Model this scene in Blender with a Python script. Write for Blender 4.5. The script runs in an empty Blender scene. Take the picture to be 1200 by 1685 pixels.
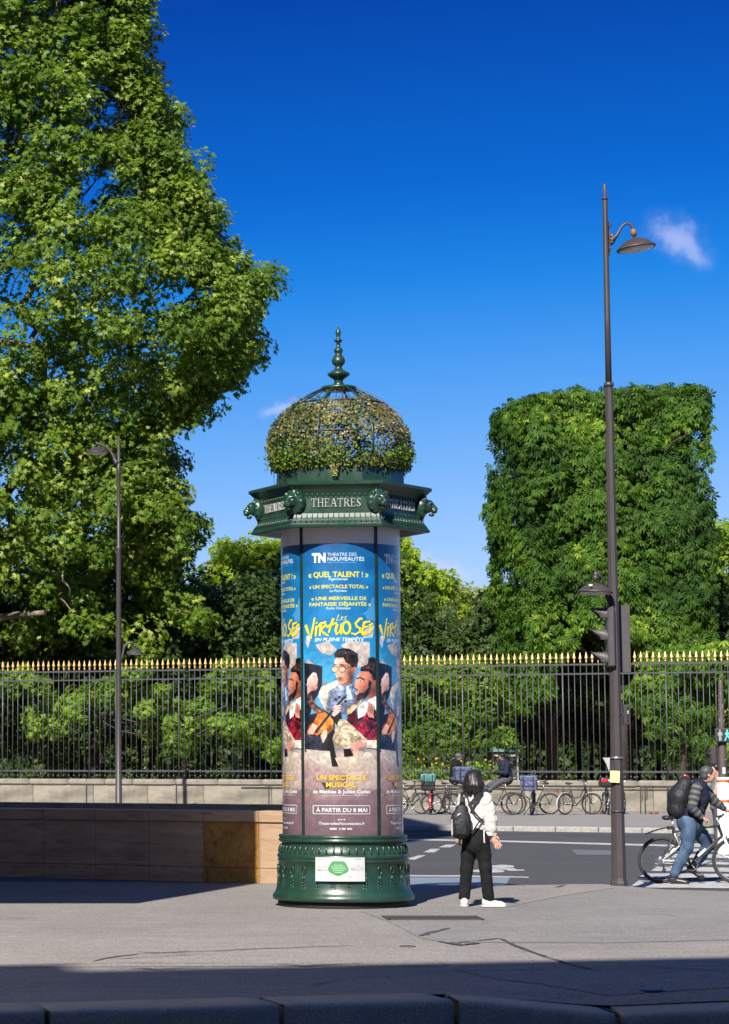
import bpy, math, random
import numpy as np
from mathutils import Vector, Matrix, noise
R = math.radians
rng = np.random.default_rng(7)
random.seed(7)
SC = bpy.context.scene
COL = SC.collection

# ------------------------------------------------------------ camera
F = 3978.0          # focal length in pixels of the 1685 px high photograph (85 mm)
PX0, PY0 = 200.0, 842.5
TH = math.atan((1250 - PY0) / F)
CH = 1.70
cam = bpy.data.cameras.new('camera'); camo = bpy.data.objects.new('camera', cam); COL.objects.link(camo)
cam.sensor_fit = 'VERTICAL'; cam.sensor_height = 36; cam.lens = F / 1685 * 36
cam.shift_x = (600 - PX0) / 1685
cam.clip_start = 0.5; cam.clip_end = 3000
camo.location = (0, 0, CH); camo.rotation_euler = (R(90) + TH, 0, 0)
SC.camera = camo

# ------------------------------------------------------------ sun, sky, exposure
AZ, EL = R(20), R(39)                       # shadows run towards (sin AZ, cos AZ)
SD = Vector((math.sin(AZ) * math.cos(EL), math.cos(AZ) * math.cos(EL), -math.sin(EL)))
sun = bpy.data.lights.new('sun', 'SUN'); suno = bpy.data.objects.new('sun', sun); COL.objects.link(suno)
sun.energy = 5.0; sun.angle = R(0.53); sun.color = (1, 0.95, 0.87)
suno.rotation_euler = SD.to_track_quat('-Z', 'Y').to_euler(); suno.location = (-30, -40, 60)
SC.view_settings.view_transform = 'Standard'; SC.view_settings.look = 'None'
SC.view_settings.exposure = 1.02; SC.view_settings.gamma = 1
SC.render.film_transparent = False

W = bpy.data.worlds.new('World'); SC.world = W; W.use_nodes = True
nt = W.node_tree; nt.nodes.clear()
def N(t, typ, **k):
    n = t.nodes.new(typ)
    for a, b in k.items():
        if a == 'ins':
            for i, v in b.items(): n.inputs[i].default_value = v
        else: setattr(n, a, b)
    return n
def L(t, a, b): t.links.new(a, b)
sky = N(nt, 'ShaderNodeTexSky', sky_type='NISHITA', sun_disc=False, sun_elevation=EL,
        sun_rotation=math.pi + AZ, altitude=60, air_density=1.0, dust_density=0.35, ozone_density=3.0)
sep = N(nt, 'ShaderNodeSeparateColor'); L(nt, sky.outputs[0], sep.inputs[0])
# deep polarised-blue grading of that sky, driven by its own brightness
mrg = N(nt, 'ShaderNodeMapRange', ins={1: 0.0, 2: 56.0}); L(nt, sep.outputs[1], mrg.inputs[0])
cmb = N(nt, 'ShaderNodeValToRGB'); L(nt, mrg.outputs[0], cmb.inputs[0])
GR = [(0.0, (.060, .105, .265)), (.12, (.056, .100, .270)), (.214, (.0015, .039, .272)), (.289, (.003, .104, .46)), (.332, (.012, .172, .56)), (.386, (.058, .245, .63)), (.454, (.135, .325, .67)), (.534, (.25, .42, .70)), (.61, (.38, .52, .74)), (1.0, (.95, 1.0, 1.0)), (2.2, (3.0, 3.0, 2.7)), (4.0, (6.0, 5.7, 5.0))]
ce = cmb.color_ramp.elements
ce[0].position = GR[0][0]; ce[0].color = GR[0][1] + (1,); ce[1].position = 1.0; ce[1].color = GR[-1][1] + (1,)
for q_, c_ in GR[1:-1]: z_ = ce.new(q_ / 4); z_.color = c_ + (1,)
# thin wisps of cloud, placed by direction
def pdir(px, py):
    b = (PY0 - py) / F; a = (px - PX0) / F
    return Vector((a, math.cos(TH) - b * math.sin(TH), math.sin(TH) + b * math.cos(TH)))
tc = N(nt, 'ShaderNodeTexCoord')
prev = cmb.outputs[0]
nz = N(nt, 'ShaderNodeTexNoise', ins={'Scale': 60.0, 'Detail': 8.0, 'Roughness': 0.62})
L(nt, tc.outputs['Generated'], nz.inputs['Vector'])
wob = N(nt, 'ShaderNodeVectorMath', operation='SCALE'); wob.inputs['Scale'].default_value = 0.022
sb5 = N(nt, 'ShaderNodeVectorMath', operation='SUBTRACT'); sb5.inputs[1].default_value = (0.5, 0.5, 0.5)
L(nt, nz.outputs['Color'], sb5.inputs[0]); L(nt, sb5.outputs[0], wob.inputs[0])
addv = N(nt, 'ShaderNodeVectorMath', operation='ADD'); L(nt, tc.outputs['Generated'], addv.inputs[0]); L(nt, wob.outputs[0], addv.inputs[1])
def cloud(prev, px, py, rx, ry, amt, tilt=0.0):
    d = pdir(px, py).normalized()
    sub = N(nt, 'ShaderNodeVectorMath', operation='SUBTRACT'); sub.inputs[1].default_value = d
    L(nt, addv.outputs[0], sub.inputs[0])
    mp = N(nt, 'ShaderNodeMapping', vector_type='TEXTURE'); mp.inputs['Rotation'].default_value = (0, tilt, 0)
    mp.inputs['Scale'].default_value = (rx, 1.0, ry)
    L(nt, sub.outputs[0], mp.inputs['Vector'])
    ln = N(nt, 'ShaderNodeVectorMath', operation='LENGTH'); L(nt, mp.outputs[0], ln.inputs[0])
    mr = N(nt, 'ShaderNodeMapRange', interpolation_type='SMOOTHERSTEP', ins={1: 1.0, 2: 0.0, 3: 0.0, 4: amt}); L(nt, ln.outputs['Value'], mr.inputs[0])
    mx = N(nt, 'ShaderNodeMix', data_type='RGBA'); mx.inputs[7].default_value = (0.46, 0.50, 0.72, 1)
    L(nt, mr.outputs[0], mx.inputs[0]); L(nt, prev, mx.inputs[6]); return mx.outputs[2]
prev = cloud(prev, 1105, 388, 0.0125, 0.0075, 0.38)
prev = cloud(prev, 1138, 408, 0.0120, 0.0070, 0.34, 0.6)
prev = cloud(prev, 1120, 398, 0.022, 0.012, 0.16, 0.5)
prev = cloud(prev, 462, 668, 0.011, 0.005, 0.5)
prev = cloud(prev, 718, 922, 0.015, 0.006, 0.45, 0.3)
prev = cloud(prev, 742, 945, 0.016, 0.008, 0.35)
prev = cloud(prev, 738, 990, 0.010, 0.006, 0.7)
prev = cloud(prev, 700, 985, 0.014, 0.008, 0.6)
bg = N(nt, 'ShaderNodeBackground'); L(nt, prev, bg.inputs[0]); bg.inputs[1].default_value = 0.72
wo = N(nt, 'ShaderNodeOutputWorld'); L(nt, bg.outputs[0], wo.inputs[0])

# ------------------------------------------------------------ point helpers
def P(px, py, Y):
    d = pdir(px, py); k = Y / d.y
    return Vector((d.x * k, Y, CH + d.z * k))
def G(px, py, z=0.0):
    d = pdir(px, py); k = (z - CH) / d.z
    return Vector((d.x * k, d.y * k, z))

# ------------------------------------------------------------ object helpers
def tag(o, label=None, cat=None, group=None, kind=None):
    if label: o['label'] = label
    if cat: o['category'] = cat
    if group: o['group'] = group
    if kind: o['kind'] = kind
    return o
def empty(name, loc, label=None, cat=None, group=None, rz=0, kind=None):
    o = bpy.data.objects.new(name, None); COL.objects.link(o); o.empty_display_size = 0.2
    o.location = loc; o.rotation_euler = (0, 0, rz)
    return tag(o, label, cat, group, kind)
def link(name, me, parent=None, mat=None):
    o = bpy.data.objects.new(name, me); COL.objects.link(o)
    if parent is not None: o.parent = parent
    if mat is not None:
        me.materials.clear(); me.materials.append(mat)
    return o
KIDS = {}
def copy_tree(o, parent=None):
    c = o.copy(); COL.objects.link(c); c.parent = parent
    for ch in list(o.children): copy_tree(ch, c)
    return c
def fast_mesh(name, V, faces_flat, sizes, smooth=False, uv=None, colattr=None):
    """V (n,3); faces_flat 1-D loop indices; sizes 1-D loop totals"""
    me = bpy.data.meshes.new(name)
    V = np.asarray(V, dtype=np.float32); faces_flat = np.asarray(faces_flat, dtype=np.int32); sizes = np.asarray(sizes, dtype=np.int32)
    me.vertices.add(len(V)); me.vertices.foreach_set('co', V.ravel())
    me.loops.add(len(faces_flat)); me.loops.foreach_set('vertex_index', faces_flat)
    me.polygons.add(len(sizes)); st = np.zeros(len(sizes), dtype=np.int32); st[1:] = np.cumsum(sizes)[:-1]
    me.polygons.foreach_set('loop_start', st)
    me.polygons.foreach_set('use_smooth', np.full(len(sizes), smooth, dtype=bool))
    me.update(calc_edges=True)
    if colattr is not None:
        at = me.attributes.new('tone', 'FLOAT', 'POINT'); at.data.foreach_set('value', np.asarray(colattr, dtype=np.float32))
    return me

class MB:
    def __init__(s): s.v = []; s.f = []; s.m = []; s.sm = []; s.cur = 0
    def add(s, vs, fs, smooth=False):
        b = len(s.v); s.v += [tuple(v) for v in vs]
        for f in fs:
            s.f.append([b + i for i in f]); s.m.append(s.cur); s.sm.append(smooth)
        return s
    def box(s, c, size, M=None, bev=0.0):
        hx, hy, hz = size[0] / 2, size[1] / 2, size[2] / 2
        if bev > 0:
            b = min(bev, hx * .9, hy * .9, hz * .9); vs = []; 
            # chamfered box: rings
            for z, q in ((-hz, b), (-hz + b, 0), (hz - b, 0), (hz, b)):
                for x, y in ((-hx + q, -hy + b + q*0), (-hx + b + q*0, -hy + q), (hx - b, -hy + q), (hx - q, -hy + b), (hx - q, hy - b), (hx - b, hy - q), (-hx + b, hy - q), (-hx + q, hy - b)):
                    vs.append(Vector((x, y, z)))
            fs = [list(range(7, -1, -1)), list(range(24, 32))]
            for r_ in range(3):
                for i in range(8):
                    fs.append([r_ * 8 + i, r_ * 8 + (i + 1) % 8, (r_ + 1) * 8 + (i + 1) % 8, (r_ + 1) * 8 + i])
        else:
            vs = [Vector((x, y, z)) for z in (-hz, hz) for x, y in ((-hx, -hy), (hx, -hy), (hx, hy), (-hx, hy))]
            fs = [(3, 2, 1, 0), (4, 5, 6, 7), (0, 1, 5, 4), (1, 2, 6, 5), (2, 3, 7, 6), (3, 0, 4, 7)]
        if M is not None: vs = [M @ v for v in vs]
        c = Vector(c)
        return s.add([v + c for v in vs], fs)
    def tube(s, pts, rad, n=8, cap=True, smooth=True, flat=1.0):
        pts = [Vector(p) for p in pts]
        if not hasattr(rad, '__len__'): rad = [rad] * len(pts)
        vs = []; up = None
        for i, p in enumerate(pts):
            t = (pts[min(i + 1, len(pts) - 1)] - pts[max(i - 1, 0)])
            if t.length < 1e-9: t = Vector((0, 0, 1))
            t.normalize()
            if up is None:
                a = Vector((0, 0, 1)) if abs(t.z) < 0.9 else Vector((1, 0, 0))
                u = t.cross(a).normalized()
            else:
                u = (up - t * up.dot(t)).normalized()
            up = u; w = t.cross(u)
            for k in range(n):
                an = 2 * math.pi * (k + .5) / n
                vs.append(p + (u * math.cos(an) + w * math.sin(an) * flat) * rad[i])
        fs = []
        for i in range(len(pts) - 1):
            for k in range(n):
                fs.append((i * n + k, i * n + (k + 1) % n, (i + 1) * n + (k + 1) % n, (i + 1) * n + k))
        s.add(vs, fs, smooth)
        if cap:
            b = len(s.v) - len(vs)
            s.f.append([b + k for k in range(n - 1, -1, -1)]); s.m.append(s.cur); s.sm.append(False)
            s.f.append([b + (len(pts) - 1) * n + k for k in range(n)]); s.m.append(s.cur); s.sm.append(False)
        return s
    def lathe(s, prof, n=32, c=(0, 0, 0), smooth=True, a0=0.0, cap=True):
        c = Vector(c); vs = []; fs = []
        for r_, z in prof:
            for k in range(n):
                an = a0 + 2 * math.pi * k / n
                vs.append(c + Vector((r_ * math.cos(an), r_ * math.sin(an), z)))
        for i in range(len(prof) - 1):
            for k in range(n):
                fs.append((i * n + k, i * n + (k + 1) % n, (i + 1) * n + (k + 1) % n, (i + 1) * n + k))
        s.add(vs, fs, smooth)
        if cap:
            b = len(s.v) - len(vs)
            s.f.append([b + k for k in range(n - 1, -1, -1)]); s.m.append(s.cur); s.sm.append(False)
            s.f.append([b + (len(prof) - 1) * n + k for k in range(n)]); s.m.append(s.cur); s.sm.append(False)
        return s
    def torus(s, c, Rr, r, n=32, m=8, M=None, a0=0, a1=2 * math.pi, arc=False):
        vs = []; fs = []; c = Vector(c); cnt = n + 1 if arc else n
        for i in range(cnt):
            a = a0 + (a1 - a0) * i / n
            for j in range(m):
                b = 2 * math.pi * j / m
                v = Vector(((Rr + r * math.cos(b)) * math.cos(a), r * math.sin(b), (Rr + r * math.cos(b)) * math.sin(a)))
                vs.append((M @ v if M is not None else v) + c)
        for i in range(n):
            i2 = i + 1 if arc else (i + 1) % n
            for j in range(m):
                fs.append((i * m + j, i2 * m + j, i2 * m + (j + 1) % m, i * m + (j + 1) % m))
        return s.add(vs, fs, True)
    def prism(s, poly, h0, h1, to3):
        """poly of 2-D points; to3(x,y,h) -> 3-D"""
        n = len(poly)
        vs = [to3(x, y, h0) for x, y in poly] + [to3(x, y, h1) for x, y in poly]
        fs = [list(range(n - 1, -1, -1)), list(range(n, 2 * n))] + [(i, (i + 1) % n, n + (i + 1) % n, n + i) for i in range(n)]
        return s.add(vs, fs)
    def ball(s, c, r, n=12, m=8, M=None):
        c = Vector(c)
        if not hasattr(r, '__len__'): r = (r, r, r)
        vs = []; fs = []
        for i in range(m + 1):
            ph = math.pi * i / m
            for k in range(n):
                an = 2 * math.pi * k / n
                v = Vector((r[0] * math.sin(ph) * math.cos(an), r[1] * math.sin(ph) * math.sin(an), -r[2] * math.cos(ph)))
                vs.append((M @ v if M is not None else v) + c)
        for i in range(m):
            for k in range(n):
                fs.append((i * n + k, i * n + (k + 1) % n, (i + 1) * n + (k + 1) % n, (i + 1) * n + k))
        return s.add(vs, fs, True)
    def build(s, name, mats, parent=None, off=None):
        me = bpy.data.meshes.new(name)
        vv = s.v if off is None else [(x - off[0], y - off[1], z - off[2]) for x, y, z in s.v]
        me.from_pydata(vv, [], s.f)
        if not isinstance(mats, (list, tuple)): mats = [mats]
        for m in mats: me.materials.append(m)
        me.polygons.foreach_set('material_index', s.m); me.polygons.foreach_set('use_smooth', s.sm)
        me.update()
        return link(name, me, parent)

# ------------------------------------------------------------ materials
def hexc(c): 
    return c
def s2l(r, g, b):
    f = lambda c: (c / 255 / 12.92) if c / 255 <= 0.04045 else ((c / 255 + 0.055) / 1.055) ** 2.4
    return (f(r), f(g), f(b))
def mat(name, c1, c2=None, scale=6.0, rough=0.6, metal=0.0, bump=0.0, bscale=None, coat=0.0, detail=5.0, lo=0.35, hi=0.65,
        c3=None, scale3=1.0, stretch=None, spec=0.5, lo3=0.5, hi3=0.7, coord='Object', rvar=0.0, extra=None):
    m = bpy.data.materials.new(name); m.use_nodes = True; t = m.node_tree
    b = t.nodes['Principled BSDF']; b.inputs['Roughness'].default_value = rough; b.inputs['Metallic'].default_value = metal
    b.inputs['Coat Weight'].default_value = coat; b.inputs['Specular IOR Level'].default_value = spec
    b.inputs['Coat Roughness'].default_value = 0.15
    c1 = tuple(c1) + (1,)
    if c2 is None: c2 = tuple(x * 0.8 for x in c1[:3])
    c2 = tuple(c2) + (1,)
    tc = N(t, 'ShaderNodeTexCoord'); src = tc.outputs[coord]
    if stretch:
        mp = N(t, 'ShaderNodeMapping'); mp.inputs['Scale'].default_value = stretch; L(t, src, mp.inputs[0]); src = mp.outputs[0]
    n = N(t, 'ShaderNodeTexNoise', ins={'Scale': scale, 'Detail': detail, 'Roughness': 0.6}); L(t, src, n.inputs['Vector'])
    mr = N(t, 'ShaderNodeMapRange', ins={1: lo, 2: hi}); L(t, n.outputs[0], mr.inputs[0])
    mx = N(t, 'ShaderNodeMix', data_type='RGBA'); mx.inputs[6].default_value = c1; mx.inputs[7].default_value = c2
    L(t, mr.outputs[0], mx.inputs[0]); out = mx.outputs[2]
    if c3 is not None:
        n3 = N(t, 'ShaderNodeTexNoise', ins={'Scale': scale3, 'Detail': 4.0, 'Roughness': 0.65}); L(t, src, n3.inputs['Vector'])
        m3 = N(t, 'ShaderNodeMapRange', ins={1: lo3, 2: hi3}); L(t, n3.outputs[0], m3.inputs[0])
        x3 = N(t, 'ShaderNodeMix', data_type='RGBA'); x3.inputs[7].default_value = tuple(c3) + (1,)
        L(t, m3.outputs[0], x3.inputs[0]); L(t, out, x3.inputs[6]); out = x3.outputs[2]
    L(t, out, b.inputs['Base Color'])
    if rvar > 0:
        rr = N(t, 'ShaderNodeMapRange', ins={1: 0.3, 2: 0.7, 3: max(0.02, rough - rvar), 4: min(1, rough + rvar)}); L(t, n.outputs[0], rr.inputs[0])
        L(t, rr.outputs[0], b.inputs['Roughness'])
    if bump > 0:
        n2 = N(t, 'ShaderNodeTexNoise', ins={'Scale': bscale or scale * 6, 'Detail': 4.0, 'Roughness': 0.7}); L(t, src, n2.inputs['Vector'])
        bp = N(t, 'ShaderNodeBump', ins={'Strength': min(1.0, bump * 10), 'Distance': bump}); L(t, n2.outputs[0], bp.inputs['Height'])
        L(t, bp.outputs[0], b.inputs['Normal'])
    if extra: extra(t, b, out)
    return m
def leaf_mat(name, dark, light, trans=0.45, rough=0.45, hue=None):
    m = bpy.data.materials.new(name); m.use_nodes = True; t = m.node_tree; t.nodes.clear()
    at = N(t, 'ShaderNodeAttribute', attribute_name='tone')
    cr = N(t, 'ShaderNodeValToRGB'); e = cr.color_ramp.elements
    e[0].position = 0.0; e[0].color = tuple(dark) + (1,); e[1].position = 0.8; e[1].color = tuple(light) + (1,)
    if hue is not None:
        x = cr.color_ramp.elements.new(1.0); x.color = tuple(hue) + (1,)
    L(t, at.outputs['Fac'], cr.inputs[0])
    pb = N(t, 'ShaderNodeBsdfPrincipled'); pb.inputs['Roughness'].default_value = rough; pb.inputs['Specular IOR Level'].default_value = 0.22
    L(t, cr.outputs[0], pb.inputs['Base Color'])
    tr = N(t, 'ShaderNodeBsdfTranslucent')
    g = N(t, 'ShaderNodeMix', data_type='RGBA', blend_type='MULTIPLY'); g.inputs[0].default_value = 1.0; g.inputs[7].default_value = (1.25, 1.35, 0.35, 1)
    L(t, cr.outputs[0], g.inputs[6]); L(t, g.outputs[2], tr.inputs['Color'])
    ms = N(t, 'ShaderNodeMixShader'); ms.inputs[0].default_value = trans; L(t, pb.outputs[0], ms.inputs[1]); L(t, tr.outputs[0], ms.inputs[2])
    o = N(t, 'ShaderNodeOutputMaterial'); L(t, ms.outputs[0], o.inputs[0])
    return m
def glow(name, col, e):
    m = bpy.data.materials.new(name); m.use_nodes = True; b = m.node_tree.nodes['Principled BSDF']
    b.inputs['Base Color'].default_value = (0.02, 0.02, 0.02, 1); b.inputs['Emission Color'].default_value = tuple(col) + (1,); b.inputs['Emission Strength'].default_value = e
    return m
M = {}
M['green_paint'] = mat('green_paint', (0.011, 0.040, 0.024), (0.007, 0.026, 0.015), 6, rough=0.34, bump=0.0010, bscale=30, coat=0.12, c3=(0.016, 0.046, 0.032), scale3=3.5, rvar=0.12)
M['green_dark'] = mat('green_dark', (0.010, 0.026, 0.016), (0.007, 0.018, 0.012), 9, rough=0.4)
M['black_base'] = mat('black_base', (0.012, 0.010, 0.010), None, 9, rough=0.7)
M['pole_paint'] = mat('pole_paint', (0.046, 0.037, 0.037), (0.036, 0.029, 0.029), 7, rough=0.5, bump=0.0008, bscale=25, c3=(0.030, 0.021, 0.019), scale3=2.0, stretch=(1, 1, .5), lo3=.55, hi3=.75)
M['fence_iron'] = mat('fence_iron', (0.050, 0.050, 0.056), (0.038, 0.037, 0.042), 12, rough=0.45)
M['gold_tip'] = mat('gold_tip', (0.62, 0.40, 0.16), (0.48, 0.29, 0.10), 9, rough=0.42, metal=0.25, spec=.6)
M['black_metal'] = mat('black_metal', (0.022, 0.022, 0.025), None, 20, rough=0.38)
M['rubber'] = mat('rubber', (0.016, 0.015, 0.015), (0.024, 0.023, 0.022), 30, rough=0.8)
M['steel'] = mat('steel', (0.55, 0.56, 0.58), (0.42, 0.43, 0.45), 20, rough=0.3, metal=0.9)
M['silver_paint'] = mat('silver_paint', (0.60, 0.61, 0.63), (0.5, 0.51, 0.53), 20, rough=0.3, metal=0.3)
M['white_paint'] = mat('white_paint', (0.56, 0.56, 0.56), (0.48, 0.48, 0.48), 12, rough=0.45)
M['rim'] = mat('rim_alloy', (0.20, 0.20, 0.21), (0.15, 0.15, 0.155), 20, rough=0.35, metal=0.5)
M['skin'] = mat('skin', (0.46, 0.26, 0.18), (0.40, 0.21, 0.14), 14, rough=0.55, spec=.35)
M['skin_dark'] = mat('skin_dark', (0.22, 0.12, 0.075), (0.17, 0.09, 0.055), 14, rough=0.5)
M['hair_black'] = mat('hair_black', (0.008, 0.007, 0.007), (0.018, 0.013, 0.012), 60, rough=0.42, spec=.3, stretch=(1, 1, .08), bump=0.004, bscale=90)
M['hair_grey'] = mat('hair_grey', (0.060, 0.060, 0.064), (0.020, 0.019, 0.020), 60, rough=0.6, bump=0.004, bscale=70)
M['cloth_white'] = mat('cloth_white', (0.52, 0.49, 0.45), (0.44, 0.41, 0.37), 10, rough=0.85, bump=0.03, bscale=9)
M['cloth_black'] = mat('cloth_black', (0.0055, 0.0055, 0.0065), (0.010, 0.010, 0.011), 14, spec=.18, rough=0.9, bump=0.01, bscale=14)
M['cloth_navy'] = mat('cloth_navy', (0.012, 0.015, 0.032), (0.008, 0.010, 0.021), 14, spec=.25, rough=0.8, bump=0.012, bscale=14)
M['pack_black'] = mat('pack_black', (0.009, 0.009, 0.011), (0.018, 0.018, 0.021), 30, spec=.3, rough=0.6, bump=0.008, bscale=24)
M['shoe_white'] = mat('shoe_white', (0.50, 0.48, 0.45), (0.42, 0.40, 0.37), 30, rough=0.6)
M['shoe_black'] = mat('shoe_black', (0.02, 0.019, 0.018), None, 30, rough=0.35)
M['jeans'] = mat('jeans', (0.030, 0.062, 0.118), (0.014, 0.030, 0.064), 12, rough=0.8, bump=0.012, bscale=13, c3=(0.070, 0.12, 0.19), scale3=6)
M['teal'] = mat('teal', (0.04, 0.155, 0.135), (0.03, 0.12, 0.105), 9, rough=0.5)
M['bag_blue'] = mat('bag_blue', (0.075, 0.090, 0.165), (0.050, 0.062, 0.12), 8, rough=0.55, bump=0.02, bscale=6)
M['red'] = mat('red', (0.42, 0.018, 0.016), (0.3, 0.012, 0.012), 9, rough=0.3, coat=.3)
M['pink'] = mat('pink', (0.30, 0.02, 0.08), (0.22, 0.015, 0.06), 9, rough=0.35, coat=.3)
M['bark'] = mat('bark', (0.16, 0.13, 0.095), (0.055, 0.042, 0.032), 3.5, rough=0.9, bump=0.03, bscale=9, stretch=(1, 1, .35), c3=(0.28, 0.25, 0.18), scale3=1.6)
M['bark_dark'] = mat('bark_dark', (0.05, 0.038, 0.028), (0.025, 0.019, 0.015), 5, rough=0.95, bump=0.03, bscale=14, stretch=(1, 1, .3))
# ============================================================ SETTING
def asphalt(name, c1, c2, c3, scale=0.5, agg=260, hi=0.16):
    """asphalt: broad tone drift, fine aggregate speckle, faint wear"""
    m = bpy.data.materials.new(name); m.use_nodes = True; t = m.node_tree; b = t.nodes['Principled BSDF']
    tc = N(t, 'ShaderNodeTexCoord'); o = tc.outputs['Object']
    n = N(t, 'ShaderNodeTexNoise', ins={'Scale': scale, 'Detail': 8.0, 'Roughness': 0.7}); L(t, o, n.inputs['Vector'])
    mr = N(t, 'ShaderNodeMapRange', ins={1: 0.35, 2: 0.68}); L(t, n.outputs[0], mr.inputs[0])
    mx = N(t, 'ShaderNodeMix', data_type='RGBA'); mx.inputs[6].default_value = tuple(c1) + (1,); mx.inputs[7].default_value = tuple(c2) + (1,); L(t, mr.outputs[0], mx.inputs[0])
    mp = N(t, 'ShaderNodeMapping'); mp.inputs['Scale'].default_value = (0.35, 1.6, 1); L(t, o, mp.inputs[0])
    n4 = N(t, 'ShaderNodeTexNoise', ins={'Scale': 3.4, 'Detail': 12.0, 'Roughness': 0.75}); L(t, mp.outputs[0], n4.inputs['Vector'])
    m4 = N(t, 'ShaderNodeMapRange', ins={1: 0.45, 2: 0.75}); L(t, n4.outputs[0], m4.inputs[0])
    x4 = N(t, 'ShaderNodeMix', data_type='RGBA'); x4.inputs[7].default_value = tuple(c3) + (1,); L(t, m4.outputs[0], x4.inputs[0]); L(t, mx.outputs[2], x4.inputs[6])
    v = N(t, 'ShaderNodeTexVoronoi', ins={'Scale': agg / 3.2}); L(t, o, v.inputs['Vector'])
    sp = N(t, 'ShaderNodeSeparateColor'); L(t, v.outputs['Color'], sp.inputs[0])
    m5 = N(t, 'ShaderNodeMapRange', ins={1: 0.0, 2: 1.0, 3: 1 - hi * 2.4, 4: 1 + hi * 2.4}); L(t, sp.outputs[0], m5.inputs[0])
    x5 = N(t, 'ShaderNodeVectorMath', operation='SCALE'); L(t, x4.outputs[2], x5.inputs[0]); L(t, m5.outputs[0], x5.inputs['Scale'])
    # scattered pale specks (gum, grit)
    v2 = N(t, 'ShaderNodeTexVoronoi', ins={'Scale': 2.6}); L(t, o, v2.inputs['Vector'])
    m6 = N(t, 'ShaderNodeMapRange', ins={1: 0.045, 2: 0.03}); L(t, v2.outputs['Distance'], m6.inputs[0])
    x6 = N(t, 'ShaderNodeMix', data_type='RGBA'); x6.inputs[7].default_value = (0.34, 0.33, 0.32, 1); L(t, m6.outputs[0], x6.inputs[0]); L(t, x5.outputs[0], x6.inputs[6])
    L(t, x6.outputs[2], b.inputs['Base Color']); b.inputs['Roughness'].default_value = 0.9; b.inputs['Specular IOR Level'].default_value = 0.25
    bp = N(t, 'ShaderNodeBump', ins={'Strength': 0.5, 'Distance': 0.004}); n2 = N(t, 'ShaderNodeTexNoise', ins={'Scale': 90.0, 'Detail': 3.0}); L(t, o, n2.inputs['Vector'])
    L(t, n2.outputs[0], bp.inputs['Height']); L(t, bp.outputs[0], b.inputs['Normal'])
    return m
M['pave'] = asphalt('pavement_asphalt', (0.200, 0.184, 0.168), (0.150, 0.139, 0.129), (0.240, 0.216, 0.196))
M['pave2'] = asphalt('pavement_patch', (0.182, 0.172, 0.162), (0.140, 0.133, 0.127), (0.215, 0.200, 0.188))
M['pave3'] = asphalt('pavement_pale', (0.212, 0.194, 0.176), (0.165, 0.151, 0.138), (0.250, 0.225, 0.203))
M['road'] = asphalt('road_asphalt', (0.056, 0.056, 0.060), (0.042, 0.042, 0.046), (0.070, 0.068, 0.070), hi=0.13)
M['paint'] = mat('road_paint', (0.40, 0.395, 0.38), (0.30, 0.295, 0.285), 7, rough=0.8, c3=(0.12, 0.12, 0.12), scale3=4.5, lo3=.50, hi3=.75)
M['blue_paint'] = mat('blue_road_paint', (0.15, 0.195, 0.235), (0.12, 0.16, 0.20), 3, rough=0.75, c3=(0.12, 0.14, 0.17), scale3=6)
M['granite'] = mat('granite', (0.30, 0.265, 0.22), (0.15, 0.135, 0.115), 60, rough=0.75, bump=0.006, bscale=24, c3=(0.17, 0.165, 0.155), scale3=2.5, detail=8)
M['granite_far'] = mat('granite_far', (0.30, 0.28, 0.25), (0.20, 0.19, 0.175), 14, rough=0.85, bump=0.006, bscale=20)
M['limestone'] = mat('limestone', (0.235, 0.205, 0.158), (0.165, 0.145, 0.112), 2.3, rough=0.9, bump=0.012, bscale=12, c3=(0.085, 0.075, 0.058), scale3=1.7, lo3=.47, hi3=.74, detail=9)
M['coping'] = mat('coping_stone', (0.215, 0.192, 0.155), (0.15, 0.135, 0.108), 3.0, rough=0.9, bump=0.012, bscale=14, c3=(0.12, 0.12, 0.085), scale3=3, lo3=.54, hi3=.72, detail=9)
def travertine(name, a, b_, c):
    return mat(name, a, b_, 2.2, rough=0.55, bump=0.004, bscale=9, c3=c, scale3=5.5, stretch=(0.45, 1, 3.0), lo3=.5, hi3=.72, detail=9)
M['trav'] = travertine('travertine', (0.62, 0.40, 0.25), (0.46, 0.28, 0.165), (0.30, 0.18, 0.105))  # lightened to make up for the shade on these panels
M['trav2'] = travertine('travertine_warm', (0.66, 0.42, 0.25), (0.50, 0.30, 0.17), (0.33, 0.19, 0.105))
M['trav_sunlit'] = travertine('travertine_sunlit_end', (0.33, 0.225, 0.14), (0.27, 0.175, 0.105), (0.20, 0.12, 0.07))  # darkened copy for the sunlit end of the same stone
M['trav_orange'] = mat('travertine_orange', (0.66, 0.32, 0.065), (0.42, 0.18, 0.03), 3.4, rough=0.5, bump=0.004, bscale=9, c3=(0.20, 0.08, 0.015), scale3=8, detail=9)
M['sand'] = mat('garden_sand', (0.42, 0.36, 0.27), (0.34, 0.28, 0.2), 0.4, rough=0.95, bump=0.01, bscale=20)
M['earth'] = mat('earth', (0.10, 0.085, 0.06), (0.07, 0.06, 0.045), 0.5, rough=0.95)
M['crack'] = mat('crack_filler', (0.040, 0.038, 0.040), (0.06, 0.056, 0.055), 14, rough=0.8)
M['grate'] = mat('grate_iron', (0.075, 0.060, 0.050), (0.05, 0.04, 0.034), 20, rough=0.6, metal=.3)

def sheet(name, pts, m, kind='structure', parent=None):
    me = bpy.data.meshes.new(name); me.from_pydata([tuple(p) for p in pts], [], [list(range(len(pts)))]); me.update()
    if me.polygons[0].normal.z < 0: me.flip_normals()
    o = link(name, me, parent, m)
    if kind: o['kind'] = kind
    return o
def interp(x, tab, j=1): return float(np.interp(x, [t[0] for t in tab], [t[j] for t in tab]))

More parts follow.
